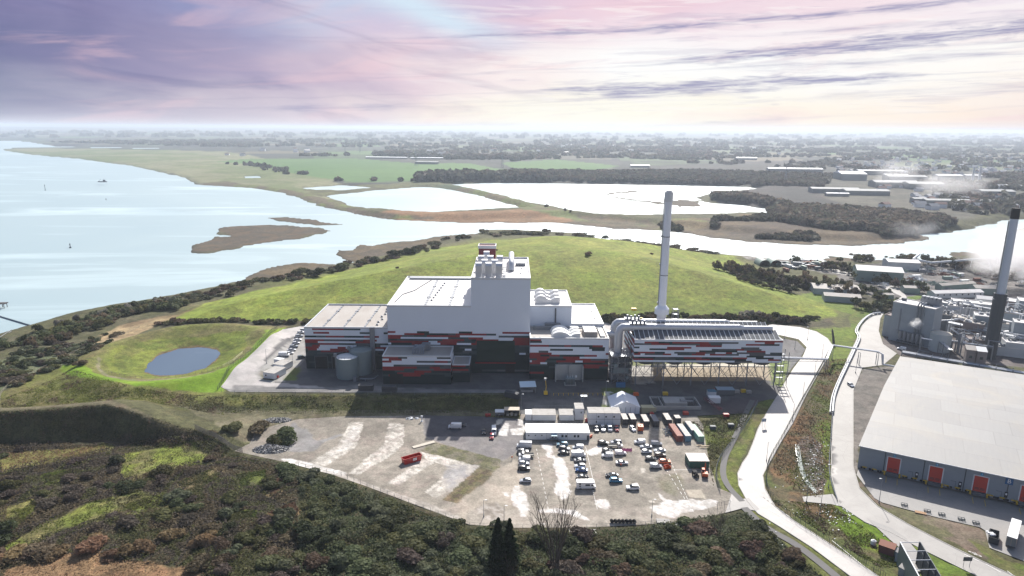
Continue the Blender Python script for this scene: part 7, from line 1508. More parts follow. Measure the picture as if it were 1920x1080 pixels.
for i, (px, py, m_, lb) in enumerate(((1378, 738, M_BED, 'first stack of beige crates by the condenser legs'), (1390, 737, M_YEL, 'yellow edged crate stack by the condenser legs'), (1400, 739, M_BED, 'right stack of beige crates by the condenser legs'), (1340, 736, M_REDP, 'red unit under the front legs of the condenser'), (1164, 742, M_REDP, 'red van-like unit on the shaded grass by the marquee'), (1188, 743, M_ORANGE, 'small orange barrier at the shaded crossroads'), (1243, 742, M_YEL, 'yellow pallet at the shaded crossroads'), (1281, 779, M_REDP, 'small red box behind the black containers'), (1357, 783, M_REDP, 'red box machine in the scrub by the round yard'), (1366, 802, M_DSTEEL, 'dark generator on the scrub by the footpath'), (1332, 806, M_DSTEEL, 'small dark bin in the scrub by the footpath'))):
    simple('crate_stack' if 'crate' in lb else 'site_unit', lb, 'crate' if 'crate' in lb else 'equipment', px, py, lambda m: (m.box(0, 0, .15, 2.4, 1.6, 1.3), m.box(.1, .1, 1.3, 2.2, 1.5, 1.45), m.box(.2, .1, 0, .5, 1.5, .15), m.box(1.9, .1, 0, 2.2, 1.5, .15)), m_)
# shore things
simple('moored_barge', 'small dark barge with a wheelhouse moored out on the estuary', 'boat', 193, 347.5, lambda m: (m.extr([(-2, 6.8), (2, 6.8), (2.6, 8.8), (-2.6, 8.8)], -9, 9, 'x'), m.box(2, -1.6, 8.8, 6, 1.6, 12), m.cyl((4, 0), .2, 12, 16, 6), m.tube([(-8, 0, 8.8), (-3, 0, 13)], .25, 5)), M_DSTEEL)
for i, (px, py, h) in enumerate(((85, 357, 12), (132, 465, 5), (199, 375, 3))):
    x, y = P(px, py, ZW); mb = MB(); mb.cyl((0, 0), 1.1 if h > 4 else .7, -.6, 1.0, 12); mb.cyl((0, 0), .5, 1.0, h, 8, r2=.25); mb.cyl((0, 0), .6, h*.7, h*.85, 8); solid('channel_marker', mb, M_DSTEEL, ['tall thin channel marker far out on the estuary', 'buoy with a short mast nearest the shore on the estuary', 'tiny buoy just below the moored barge'][i], 'buoy', (x, y, ZW), 0, 'estuary buoys')
x, y = P(8, 577, ZW); t = thing('jetty', 'dark timber jetty end reaching in from the left edge', 'jetty', (x, y, ZW), R(6)); mb = MB(); mb.box(-22, -2, 3, 2, 2, 3.6); part('deck', mb, M('wet_timber', (.07,.06,.055), .8, .3), t); mb = MB(); [mb.cyl((a, b), .25, -2, 3, 6) for a in range(-20, 3, 3) for b in (-1.7, 1.7)]; part('pile', mb, M('wet_timber2', (.06,.052,.05), .8, .3), t)
(x0, y0), (x1, y1) = P(-10, 591, ZW), P(60, 612, ZW); mb = MB(); mb.tube([(x0, y0, ZW+.3), (x1, y1, ZW+.35)], .5, 6); solid('outfall_pipe', mb, M('outfall_rubber', (.12,.16,.19), .6), 'thin dark pipe running over the water at the left shore', 'pipe')
(x0, y0), (x1, y1) = P(-5, 640, -4), P(22, 622, -4); mb = MB(); mb.tube([(x0, y0, -2.6), (x1, y1, -2.6)], .12, 5); mb.tube([(x0, y0, -3.4), (x1, y1, -3.4)], .12, 5); [mb.tube([(x0+(x1-x0)*k/8, y0+(y1-y0)*k/8, -6), (x0+(x1-x0)*k/8, y0+(y1-y0)*k/8, -2.6)], .15, 5) for k in range(9)]; solid('shore_railing', mb, M_STEEL, 'grey railing on the shore at the left edge', 'railing')
# ---- fences
def fence(label, pts, h, gap, mat, z=None, cat='fence', rails=2, post=.05, mesh=True, rail=.03):
    w = dens(pts, gap); xs = np.array([p[0] for p in w]); ys_ = np.array([p[1] for p in w]); zs = height(xs, ys_); t = thing('fence', label, cat, (0, 0, 0))
    mb = MB()
    mb.box(-post, -post, -.3, post, post, h); pm = mb.mesh('post', mat)
    if len(xs) <= 100:
        for x, y, q in zip(xs, ys_, zs): link('post', pm, t, (x, y, q))
    else:
        mb = MB()
        for x, y, q in zip(xs, ys_, zs): mb.box(x-post, y-post, q-.3, x+post, y+post, q+h)
        part('post', mb, mat, t)['kind'] = 'stuff'
    mb = MB()
    for k in range(rails): 
        f = (k+1)/rails if rails > 1 else 1
        mb.tube([(x, y, q+h*f*.97) for x, y, q in zip(xs, ys_, zs)], rail, 4)
    if mesh:
        for (x0, y0, q0), (x1, y1, q1) in zip(zip(xs, ys_, zs), zip(xs[1:], ys_[1:], zs[1:])):
            n = max(1, int(math.hypot(x1-x0, y1-y0)/.55))
            for j in range(1, n): f = j/n; X, Y, Q = x0+(x1-x0)*f, y0+(y1-y0)*f, q0+(q1-q0)*f; mb.box(X-.02, Y-.02, Q, X+.02, Y+.02, Q+h*.96)
    part('rails', mb, mat, t); return t
M_FG = M('green_fence', (.03,.06,.05), .6, .1); M_FT = M('timber_fence', (.30,.26,.21), .85, .3); M_FS = M('steel_fence', (.22,.24,.25), .6, .1)
fence('dark green mesh fence climbing between the pond grass and the loop road', PL([(408,733),(430,705),(452,684),(480,662),(505,638),(520,620)], .0), 2.6, 3, M_FG)
fence('steel fence along the top of the grass bank before the plant', PL([(415,736),(440,738.5),(600,739.5),(800,740),(965,741)], 0), 2.0, 5, M_FS, rails=3, mesh=False)
fence('wire fence at the foot of the grass bank behind the yard', PL([(345,769),(430,772),(560,775),(760,776),(975,777)], -3), 1.6, 3, M_FT, mesh=False, rail=.02)
fence('curving timber fence along the left edge of the pond embankment', smoothline(PL([(0,755),(5,740),(30,718),(60,706),(105,684),(140,665),(180,650),(240,622),(262,612)], -1)), 1.3, 2.5, M_FT, mesh=False, rail=.06)
fence('grey close-boarded fence running down from the dark bund', PL([(368,820),(400,828),(430,842),(455,850)], -3), 2.3, 2.0, M_FT, rails=5, mesh=True, rail=.12)
fence('low post and rail fence round the pond path', smoothline(PL([(205,705),(255,711),(330,710),(400,700),(440,689)], -1)), 1.1, 2.4, M_FT, mesh=False)
fence('pale yellow railing on the slope beside the pond', PL([(418,690),(437,679),(455,664)], 0), 1.3, 1.5, M('yellow_rail', (.6,.58,.3), .6), mesh=False, rails=3, rail=.06)
fence('steel palisade fence along the front edge of the yard', PL([(560,875),(640,893),(780,950),(880,988),(960,993),(1100,992),(1190,988),(1270,982)], -3), 1.7, 3.0, M_FS, mesh=False, rails=2)
fence('mesh fence between yard scrub and footpath', smoothline(PL([(1419,768),(1400,800),(1370,835),(1348,865),(1342,895),(1350,920)], -2.6)), 2.2, 3, M_FS)
fence('green mesh fence on the outer side of the access road', smoothline(PL([(1555,665),(1528,715),(1500,765),(1470,818),(1443,860),(1437,905),(1460,945),(1510,985),(1580,1030),(1660,1080)], -2)), 2.2, 3, M_FG)
fence('steel barrier along the left side of the mill road', smoothline(PL([(1560,775),(1557,830),(1555,885),(1570,935)], -2)), 1.1, 2.5, M_STEEL, mesh=False, rail=.1)
fence('tall steel gates across the car park entrance', PL([(1345,955),(1358,953),(1368,950)], -3), 2.6, 1.2, M_DSTEEL, cat='gate'); fence('rows of yellow bollards round the transformer compound', PL([(1038,741),(1130,741)], 0), 1.2, 2.2, M_YEL, cat='bollards', mesh=False, rails=1, post=.09); fence('steel fence behind the low cabins', PL([(1003,776),(1003,762),(1080,761),(1080,772)], -1), 2.2, 3, M_STEEL)
x, y, z = G(1157, 978); t = thing('tyre_row', 'row of black tyres leaning on the front fence', 'tyres', (x-2, y-1, z))
for k in range(7): mb = MB(); mb.tube([(k*1.2, 0, .7), (k*1.2+.35, .25, .75)], .75, 12); part('tyre', mb, M_TYRE, t)
simple('concrete_slabs', 'pale concrete slabs at the front edge of the yard', 'slab', 1232, 982, lambda m: (m.box(0, 0, .1, 4.2, 2.4, .4), m.box(3.6, -1.4, .3, 8, .4, .6)), M_CONC, -4); simple('concrete_slabs', 'pale slabs outside the front fence behind the bare tree', 'slab', 1068, 1004, lambda m: (m.box(0, 0, .1, 4.8, 2.6, .5), m.box(4.9, .2, .1, 8.6, 2.4, .45), m.box(1, -.8, .1, 7, -.1, .35)), M_CONC, 2)
# ================================================================ STEAM
def steam(name, label, loc, size, dens, scale, seed, thr=.5, ani=.68):
    m = bpy.data.materials.new(name+'_vapour'); m.use_nodes = True; t = m.node_tree; t.nodes.clear()
    co = tn(t, 'ShaderNodeTexCoord').outputs['Object']; mp = tn(t, 'ShaderNodeMapping'); t.links.new(co, mp.inputs[0]); mp.inputs['Location'].default_value = (seed, seed*2, 0)
    n = tnoise(t, mp.outputs[0], scale, 4, .6, .6); ln = tn(t, 'ShaderNodeVectorMath', operation='LENGTH'); t.links.new(co, ln.inputs[0])
    r_ = tmap(t, ln.outputs['Value'], 0, 1, .52, -.30); ad = tn(t, 'ShaderNodeMath', operation='ADD'); t.links.new(n, ad.inputs[0]); t.links.new(r_, ad.inputs[1])
    d = tmap(t, ad.outputs[0], thr, thr+.22, 0, dens); v = tn(t, 'ShaderNodeVolumePrincipled'); t.links.new(d, v.inputs['Density']); v.inputs['Color'].default_value = (.97,.97,.98,1); v.inputs['Anisotropy'].default_value = ani
    t.links.new(v.outputs[0], tn(t, 'ShaderNodeOutputMaterial').inputs['Volume']); bm = bmesh.new(); bmesh.ops.create_icosphere(bm, subdivisions=3, radius=1.0); me = bpy.data.meshes.new(name); bm.to_mesh(me); bm.free(); me.materials.append(m)
    o = link(name, me, None, loc); o.scale = size; o['label'] = label; o['category'] = 'steam'; return o
steam('steam_plume', 'large white steam cloud drifting behind the black-tipped chimney', (395, 520, 28), (62, 26, 34), .10, 1.9, 3.0)
steam('steam_plume', 'lower bright steam bank at the right border beyond the mill', (420, 500, 16), (58, 22, 20), .11, 2.2, 5.0)
x, y = P(1722, 612, 14); steam('steam_puff', 'small white steam puff before the tall mill block', (x, y+2, 15), (6.5, 4, 5), .5, 2.0, 7.0)
for i, (px, py, sx, sy, sz, dn) in enumerate(((1680, 355, 90, 60, 45, .006), (1790, 372, 110, 50, 36, .010), (1740, 372, 50, 40, 36, .007), (1715, 448, 50, 25, 16, .008))):
    x, y = P(px, py, 0); steam('steam_wisp', ['thin wisp of smoke above the far works, left one', 'thin smoke over the far works at the right', 'thin smoke column in the middle of the far works', 'thin mist over the river bank by the reeds'][i], (x, y, sz*.7), (sx, sy, sz), dn, 1.8, i*3.1+1)

# ================================================================ VEGETATION
def leaf_mat(name, trans=.25, rough=.75):
    m, t, b = newmat(name); at = tn(t, 'ShaderNodeAttribute', attribute_name='col'); oi = tn(t, 'ShaderNodeObjectInfo')
    hs = tn(t, 'ShaderNodeHueSaturation'); t.links.new(at.outputs['Color'], hs.inputs['Color']); t.links.new(tmap(t, oi.outputs['Random'], 0, 1, .72, 1.3), hs.inputs['Value']); 
    mu = tn(t, 'ShaderNodeMath', operation='MULTIPLY'); t.links.new(oi.outputs['Random'], mu.inputs[0]); mu.inputs[1].default_value = 7.31; fr = tn(t, 'ShaderNodeMath', operation='FRACT'); t.links.new(mu.outputs[0], fr.inputs[0]); t.links.new(tmap(t, fr.outputs[0], 0, 1, .475, .52), hs.inputs['Hue'])
    t.links.new(hs.outputs[0], b.inputs['Base Color']); b.inputs['Roughness'].default_value = rough; b.inputs['Specular IOR Level'].default_value = .2
    tr = tn(t, 'ShaderNodeBsdfTranslucent'); t.links.new(hs.outputs[0], tr.inputs[0]); ms = tn(t, 'ShaderNodeMixShader'); ms.inputs[0].default_value = .42; t.links.new(b.outputs[0], ms.inputs[1]); t.links.new(tr.outputs[0], ms.inputs[2]); t.links.new(ms.outputs[0], t.nodes['Material Output'].inputs[0])
    return m
M_LEAF = leaf_mat('leaves'); M_BARK = M('bark', (.10,.085,.07), .9, .4, 1.5)
def cards(cen, nrm, size, rgn, aspect=1.0, tris=False):
    """square leaf clumps at CEN facing NRM with jitter"""
    n = len(cen); a = rgn.normal(size=(n, 3)); nn = nrm+rgn.normal(size=(n, 3))*.55; nn /= np.linalg.norm(nn, axis=1)[:, None]
    u = np.cross(nn, a); u /= np.linalg.norm(u, axis=1)[:, None]+1e-9; v = np.cross(nn, u); s = (size*(.6+.8*rgn.rand(n)))[:, None] if np.ndim(size) else (size*(.6+.8*rgn.rand(n)))[:, None]
    u = u*s*.5; v = v*s*.5*aspect
    V = np.stack([cen-u-v*.6, cen+u*.7-v, cen+u+v*.8, cen-u*.8+v], 1).reshape(-1, 3); F = np.arange(n*4).reshape(n, 4); return V, F
SPEC = {'bramble': ((.062,.078,.036), (.125,.140,.066)), 'dark': ((.032,.042,.020), (.064,.074,.034)), 'olive': ((.070,.074,.030), (.130,.125,.052)), 'purple': ((.075,.060,.050), (.125,.100,.080)), 'brown': ((.105,.080,.052), (.165,.125,.078)),
        'reed': ((.20,.135,.075), (.30,.21,.12)), 'pale': ((.20,.19,.15), (.34,.32,.27)), 'grass': ((.10,.13,.030), (.165,.185,.045)), 'bluegreen': ((.074,.088,.050), (.150,.162,.096)), 'red': ((.095,.062,.050), (.13,.085,.066)), 'far': ((.065,.068,.050), (.105,.102,.075))}
def bush_mesh(name, kind, n, seed, size=.42, flat=.8, twig=False):
    rgn = np.random.RandomState(seed); lob = 6; lc = rgn.normal(size=(lob, 3))*[.40, .40, .16]+[0, 0, .42]; lc[0] = [0, 0, .5]; lr = .38+.28*rgn.rand(lob)
    k = rgn.randint(0, lob, n); d = rgn.normal(size=(n, 3)); d /= np.linalg.norm(d, axis=1)[:, None]; d[:, 2] = np.abs(d[:, 2])*.95-.18
    rr = lr[k]*(1-.35*rgn.rand(n)**2)*(1+.12*np.sin(d[:, 0]*9+k)*np.cos(d[:, 1]*8)); c = lc[k]+d*rr[:, None]*[1, 1, flat]; c[:, 2] = np.maximum(c[:, 2], .02)
    V, F = cards(c, d+[0, 0, .15], size/2.4, rgn, 1.7 if twig else 1.0); a, b = SPEC[kind]; f = rgn.rand(n)*.6+.4*_tab[(k*7+seed) % 256, 3]; col = np.array(a)*(1-f)[:, None]+np.array(b)*f[:, None]
    col = np.repeat(np.column_stack([col, np.ones(n)]), 4, 0); return arr_mesh(name, V, F, col, M_LEAF)
BM = {k: [bush_mesh('shrub', k, 1300 if k in ('bramble', 'dark', 'olive', 'bluegreen') else 1000, i*7+j, .40, .8, k in ('purple', 'brown', 'reed', 'pale', 'red')) for j in range(2)] for i, k in enumerate(SPEC) if k not in ('far', 'grass')}
def inpoly(x, y, poly): return sdist(np.array([x]), np.array([y]), poly, 1)[0] > 0
BUSHLAB = {'bramble': ('dark green bramble mound in the scrub before the yard', 'bramble mounds'), 'dark': ('very dark evergreen bush in the foreground scrub', 'dark evergreen bushes'), 'olive': ('olive green rounded bush in the scrub', 'olive bushes'), 'purple': ('leafless purple-brown thicket bush', 'leafless purple-brown bushes'), 'brown': ('leafless brown bush in the scrub', 'leafless brown bushes'),
           'reed': ('straw coloured clump of dry reeds', 'reed clumps'), 'pale': ('pale blossoming bush on the west shore', 'pale blossoming bushes'), 'bluegreen': ('grey-green willow-like bush in the thicket', 'grey-green bushes'), 'red': ('reddish leafless bush in the scrub', 'reddish bushes')}
nb = 0
def bush(x, y, kind, r_, h, label=None, group=None):
    global nb
    me = BM[kind][nb % 2]; nb += 1; o = bpy.data.objects.new('shrub', me); C.objects.link(o); o.location = (x, y, hh(x, y)-.1); o.scale = (r_, r_*rnd.uniform(.85, 1.15), h); o.rotation_euler = (0, 0, rnd.uniform(0, 6.28))
    lb, gp = BUSHLAB[kind]; o['label'] = label or lb; o['category'] = 'bush'; o['group'] = group or gp; return o
# foreground thickets
FSCRUB = PL([(-60,845),(200,838),(375,832),(430,858),(540,880),(690,926),(780,958),(880,996),(960,1003),(1100,1000),(1200,992),(1340,975),(1400,968),(1480,1035),(1540,1085),(1560,1170),(-60,1170)], -3)
OPEN = [PL(p, -3) for p, a, b in FG]
ZONE = lambda px: 'L' if px < 520 else 'C' if px < 1080 else 'R'
rg = random.Random(21); placed = []
tries = 0
while len(placed) < 250 and tries < 6000:
    tries += 1; px, py = rg.uniform(-40, 1540), rg.uniform(842, 1120); x, y = P(px, py, -3)
    if not inpoly(x, y, FSCRUB) or any(inpoly(x, y, p) for p in OPEN): continue
    if any((x-a)**2+(y-b)**2 < (.62*(c+1.6))**2 for a, b, c in placed): continue
    z_ = ZONE(px+rg.gauss(0, 40))
    if z_ == 'L' and rg.random() < .4: continue
    r_ = rg.uniform(1.7, 3.9) if z_ != 'L' else rg.uniform(1.6, 3.6); h = r_*rg.uniform(.5, .75)
    kind = rg.choices(('bramble', 'dark', 'olive', 'purple', 'brown', 'bluegreen', 'red'), {'L': (3, 2, 3, 7, 4, 1.2, .5), 'C': (7, 2.5, 2.2, .8, .6, 4, .3), 'R': (4, 1.5, 4, 1.2, 1.6, 2.5, .4)}[z_])[0]
    if py > 1000 and px < 420: kind = rg.choice(('reed', 'reed', 'brown', 'dark'))
    placed.append((x, y, r_)); bush(x, y, kind, r_*1.2, h*1.25)
# low tangle between them: countless small plants
def tangle(name, label, poly, n, kinds, hmax, size, seed, z0=None, open_=(), clump=6.0):
    rgn = np.random.RandomState(seed); p = np.array(poly); X = rgn.uniform(p[:, 0].min(), p[:, 0].max(), n*3); Y = rgn.uniform(p[:, 1].min(), p[:, 1].max(), n*3)
    ok = sdist(X, Y, poly, 3) > .3
    for q in open_: ok &= sdist(X, Y, q, 3) < .5
    X, Y = X[ok][:n], Y[ok][:n]; m = len(X); hgt = hmax*(.15+.85*ss((fbm(X, Y, clump, 3, seed % 40)-.3)/.4)); Z = height(X, Y)-.1+hgt*rgn.rand(m)**.6
    nr = np.column_stack([rgn.normal(size=m)*.4, rgn.normal(size=m)*.4, np.ones(m)]); V, F = cards(np.column_stack([X, Y, Z]), nr, np.full(m, size), rgn)
    kk = fbm(X, Y, clump*2.5, 3, (seed+9) % 40); col = np.zeros((m, 3)); ks = len(kinds); idx = np.clip(((kk-.3)/.4*ks+rgn.normal(size=m)*.16).astype(int), 0, ks-1)
    for i, k in enumerate(kinds): a, b = SPEC[k]; f = rgn.rand(m)[:, None]; c = np.array(a)*(1-f)+np.array(b)*f; col = np.where((idx == i)[:, None], c, col)
    col = np.repeat(np.column_stack([col, np.ones(m)]), 4, 0); o = link(name, arr_mesh(name, V, F, col, M_LEAF)); o['kind'] = 'stuff'; o['label'] = label; o['category'] = 'undergrowth'; return o
FL = PL([(-60,838),(200,832),(375,826),(430,850),(540,874),(560,890),(560,1150),(-60,1150)], -3); FR = PL([(540,874),(690,922),(780,954),(880,992),(960,999),(1100,998),(1200,990),(1340,970),(1400,960),(1490,1035),(1560,1095),(1560,1150),(560,1150),(560,890)], -3)
tangle('undergrowth', 'brown and purple leafless scrub filling the lower left of the scene', FL, 70000, ('olive', 'brown', 'purple', 'olive', 'purple', 'brown'), 1.5, .40, 5, open_=OPEN, clump=7.0)
tangle('undergrowth', 'dark green bramble thicket along the bottom centre and right', FR, 70000, ('bramble', 'bluegreen', 'dark', 'olive', 'bramble'), 1.9, .40, 6)
for i, q in enumerate(OPEN): tangle('rough_grass', 'open patch of coarse grass or straw among the foreground scrub', q, 3000, ('reed', 'reed') if FG[i][1][0] > .22 else ('grass', 'olive'), .5, .30, 30+i, clump=3)
# tufts on bund, bank and verges
def band(pts, z): return PL(pts, z)
BUND = [(x, y) for x, y in CREST]+[(x*.985, y-11) for x, y in CREST[::-1]]
tangle('rough_grass', 'coarse dark grass on the steep near face of the bund', BUND, 12000, ('olive', 'dark', 'brown', 'dark'), .45, .34, 41, clump=3)
tangle('rough_grass', 'rough grass on the long bank before the power station', PL([(420,745),(980,746),(980,768),(560,771),(420,769)], -1.5), 12000, ('olive', 'grass', 'olive'), .35, .35, 42, clump=4)
tangle('rough_grass', 'rough grass on the embankment left of the yard', PL([(0,748),(130,700),(250,735),(420,742),(420,768),(250,755),(0,765)], 0), 16000, ('olive', 'brown', 'grass'), .3, .4, 43, clump=5)
tangle('verge_scrub', 'brown and green weeds on the verge between the two roads', PL([(1553,680),(1590,680),(1563,750),(1558,885),(1540,930),(1500,925),(1450,880),(1448,862),(1490,800)], -2), 14000, ('brown', 'reed', 'olive', 'grass'), .9, .40, 44)
tangle('verge_scrub', 'weeds and young brambles on the strip right of the containers', PL([(1330,790),(1400,775),(1412,785),(1360,845),(1340,880),(1340,925),(1330,880),(1322,810),(1240,795)], -2.6), 8000, ('grass', 'olive', 'bramble'), .8, .38, 45)
tangle('verge_scrub', 'scrubby weeds below the link road', PL([(1440,935),(1560,945),(1640,1000),(1700,1060),(1650,1065),(1550,1005),(1480,960)], -2.8), 7000, ('grass', 'brown', 'grass'), .5, .34, 46)
# medium range belts
def tree_mesh(name, kind, seed, n=700, tall=1.0, bare=False):
    rgn = np.random.RandomState(seed); lob = 9; lc = rgn.normal(size=(lob, 3))*[.22, .22, .16]+[0, 0, .66]; lr = .16+.14*rgn.rand(lob); k = rgn.randint(0, lob, n); d = rgn.normal(size=(n, 3)); d /= np.linalg.norm(d, axis=1)[:, None]
    c = lc[k]+d*(lr[k]*(1-.4*rgn.rand(n)**2))[:, None]*[1, 1, .9]; V, F = cards(c, d, .085, rgn, 1.4); a, b = SPEC[kind]; f = rgn.rand(n); col = np.array(a)*(1-f)[:, None]+np.array(b)*f[:, None]
    return arr_mesh(name, V, F, np.repeat(np.column_stack([col, np.ones(n)]), 4, 0), M_LEAF)
TM = {k: tree_mesh('crown', k, 50+i) for i, k in enumerate(('olive', 'purple', 'dark', 'brown', 'pale', 'bluegreen'))}
mb = MB(); mb.tube([(0, 0, 0), (.01, 0, .3), (0, .02, .6)], .03, 6, r2=.012)
for a in range(5): mb.tube([(0, 0, .3+.05*a), (.16*math.cos(a*1.3), .16*math.sin(a*1.3), .55+.05*a)], .012, 4, r2=.004)
TRUNK = mb.mesh('trunk', M_BARK)
def tree(x, y, kind, w, h, label, group):
    t = thing('tree', label, 'tree', (x, y, hh(x, y)-.1), rnd.uniform(0, 6), group); t.scale = (w, w, h); link('crown', TM[kind], t); link('trunk', TRUNK, t); return t
def belt(name, label, pts, z, n, kinds, hr, wr, spread, seed, cat='bushes', kind='stuff', nn=420):
    r2 = random.Random(seed); w = dens(PL(pts, z), 1.0); Vs, Fs, Cs, off = [], [], [], 0; XY = []
    for _ in range(n): x, y = r2.choice(w); XY.append((x+r2.gauss(0, spread*.5), y+r2.gauss(0, spread*.5)))
    Z = height(np.array([q[0] for q in XY]), np.array([q[1] for q in XY]))
    for (x, y), zz in zip(XY, Z):
        k = r2.choice(kinds)
        if (k, nn) not in BT:
            me = bush_mesh('tmp', k, nn, 7, .55, .8, k in ('purple', 'brown', 'pale')); V = np.empty(len(me.vertices)*3); me.vertices.foreach_get('co', V); c = np.empty(len(me.vertices)*4); me.color_attributes['col'].data.foreach_get('color', c); BT[(k, nn)] = (V.reshape(-1, 3), c.reshape(-1, 4)); bpy.data.meshes.remove(me)
        V, c = BT[(k, nn)]; a = r2.uniform(0, 6.28); s_, h_ = r2.uniform(*wr), r2.uniform(*hr); R_ = np.array([[math.cos(a), -math.sin(a), 0], [math.sin(a), math.cos(a), 0], [0, 0, 1]])
        Vs.append((V @ R_.T)*[s_, s_, h_]+[x, y, zz-.15]); c = c.copy(); c[:, :3] *= r2.uniform(.75, 1.3); Cs.append(c)
    V = np.concatenate(Vs); F = np.arange(len(V)).reshape(-1, 4); o = link(name, arr_mesh(name, V, F, np.concatenate(Cs), M_LEAF)); o['label'] = label; o['category'] = cat
    if kind: o['kind'] = kind
    return o
BT = {}
def row(pts, z, n, kinds, hr, wr, label, group, spread=6, seed=1, asbush=False):
    r2 = random.Random(seed); w = dens(PL(pts, z), 1.0)
    for _ in range(n):
        x, y = r2.choice(w); x += r2.gauss(0, spread*.5); y += r2.gauss(0, spread*.5); h = r2.uniform(*hr); k = r2.choice(kinds)
        if asbush: bush(x, y, k if k in BM else 'olive', r2.uniform(*wr), h, label, group)
        else: tree(x, y, k, r2.uniform(*wr), h, label, group)
belt('scrub_belt', 'dense belt of olive and grey bushes along the west shore', [(30,655),(80,640),(140,620),(180,606),(240,585),(290,575),(335,578)], -3, 130, ('olive', 'bramble', 'dark', 'bluegreen', 'brown'), (2.5, 5.5), (2.6, 4.8), 11, 3)
belt('scrub_belt', 'scrub along the shore from the pond to the marsh', [(-40,672),(0,650),(40,652),(100,628),(200,596),(300,566),(360,560),(440,540),(500,520)], -4, 120, ('olive', 'brown', 'bluegreen', 'dark'), (1.5, 3.5), (2, 4), 7, 33)
row([(110,612),(140,600),(195,598),(230,588),(360,560)], -3, 9, ('pale',), (4, 6), (2.5, 4), None, None, 5, 4, True)
belt('scrub_belt', 'low purple and green scrub on the flat ground west of the pond', [(-30,700),(0,690),(60,672),(120,655),(175,640),(150,670),(90,690),(20,700),(0,730)], -2, 130, ('olive', 'dark', 'purple', 'bluegreen', 'brown'), (1, 2.8), (1.8, 3.6), 16, 5)
belt('scrub_belt', 'belt of dark bushes between the hill and the estuary', [(330,575),(400,560),(470,535),(540,525),(600,520),(660,505),(720,492),(775,478),(830,460),(880,448)], -3, 120, ('olive', 'brown', 'brown', 'bluegreen', 'bramble'), (1.5, 4), (2.4, 5), 13, 6)
for i, (px, py, h) in enumerate(((745, 486, 6), (772, 482, 7), (640, 512, 6.5), (565, 522, 7), (590, 524, 6), (700, 497, 5))): bush(*P(px, py, -3), ('dark', 'dark', 'bramble', 'olive', 'dark', 'bluegreen')[i], 6.5, h, ['dark round bush at the upper end of the shore belt, left one', 'dark round bush at the upper end of the shore belt, right one', 'dark bush above the reed strip on the shore', 'big olive bush at the bend of the shore belt', 'dark bush beside the big olive one on the shore', 'grey-green bush near the marsh creek'][i], 'large shore bushes')
belt('hedge', 'thin dark hedge along the whole foot of the green hill', [(300,604),(420,606),(520,607),(700,605),(1130,606),(1440,605),(1540,598)], 0, 260, ('olive', 'dark', 'brown', 'bramble', 'olive'), (1.2, 3.2), (1.8, 3.4), 2.6, 7, 'hedge', None)
belt('hedge', 'taller dark bushes in the hedge behind the condenser', [(1130,603),(1250,602),(1440,603),(1500,604)], 0, 70, ('olive', 'dark', 'brown'), (3, 5), (2.6, 4), 4, 17, 'hedge', None)
row([(1385,600),(1425,600)], 0, 6, ('pale',), (4.5, 6), (3, 4), 'pale twiggy bush in the hedge behind the condenser', 'pale bushes behind the condenser', 2, 8, True)
row([(1370,520),(1400,514),(1450,522),(1500,528),(1540,535),(1590,545)], 3, 85, ('olive', 'purple', 'dark', 'brown'), (5, 9), (5, 8), 'leafless tree in the wood at the right end of the hill', 'trees in the hollow of the hill', 16, 9)
row([(1375,530),(1430,545),(1500,548)], 3, 30, ('olive', 'dark', 'purple'), (3, 5), (4, 6), 'low leafless tree at the near edge of the wooded hollow', 'low trees in the hollow of the hill', 8, 10)
row([(1590,540),(1640,555),(1670,575),(1640,585),(1600,575)], 0, 46, ('olive', 'dark', 'bluegreen'), (3, 6.5), (4, 6), 'dark bushy tree between the sheds and the mill road', 'trees beside the mill road', 10, 11)
row([(1490,498),(1560,506),(1680,545),(1720,552)], -2, 40, ('olive', 'dark', 'purple'), (4, 8), (5, 8), 'tree in the belt by the riverside yard', 'trees by the riverside yard', 12, 12)
row([(1590,492),(1660,494),(1740,500),(1800,505),(1890,528)], -2, 60, ('olive', 'dark', 'brown', 'purple'), (4, 8), (6, 10), 'tree among the scrap yards by the river', 'trees among the scrap yards', 16, 13)
belt('scrub_belt', 'low bushes on the river bank behind the hill', [(880,444),(960,442),(1060,446),(1250,470),(1350,482)], -3, 60, ('olive', 'dark', 'brown'), (2, 4), (4, 8), 14, 14)
bush(*P(535, 826, -3), 'bramble', 5.5, 4.6, 'round green bramble bush on the grey gravel at the west corner of the yard', 'lone bushes'); bush(*P(520, 830, -3), 'olive', 4.5, 3.6, 'green bush joined to the left of the round bramble bush', 'lone bushes'); bush(*P(478, 812, -3), 'brown', 5, 3.4, 'dark brown bush between the bund and the yard', 'lone bushes'); bush(*P(440, 812, -2), 'olive', 4.6, 3.5, 'dark bush at the end of the bund', 'lone bushes')
for i, (px, py) in enumerate(((1100, 488), (745, 500), (1222, 478), (930, 480))): bush(*P(px, py, 18), 'brown', 3.2 if i == 0 else 1.5, 3 if i == 0 else 1.5, ['lone leafless bush on the open top of the hill', 'tiny bush on the left shoulder of the hill', 'tiny bush near the right crest of the hill', 'tiny bush near the middle of the hill crest'][i], 'lone hill bushes')
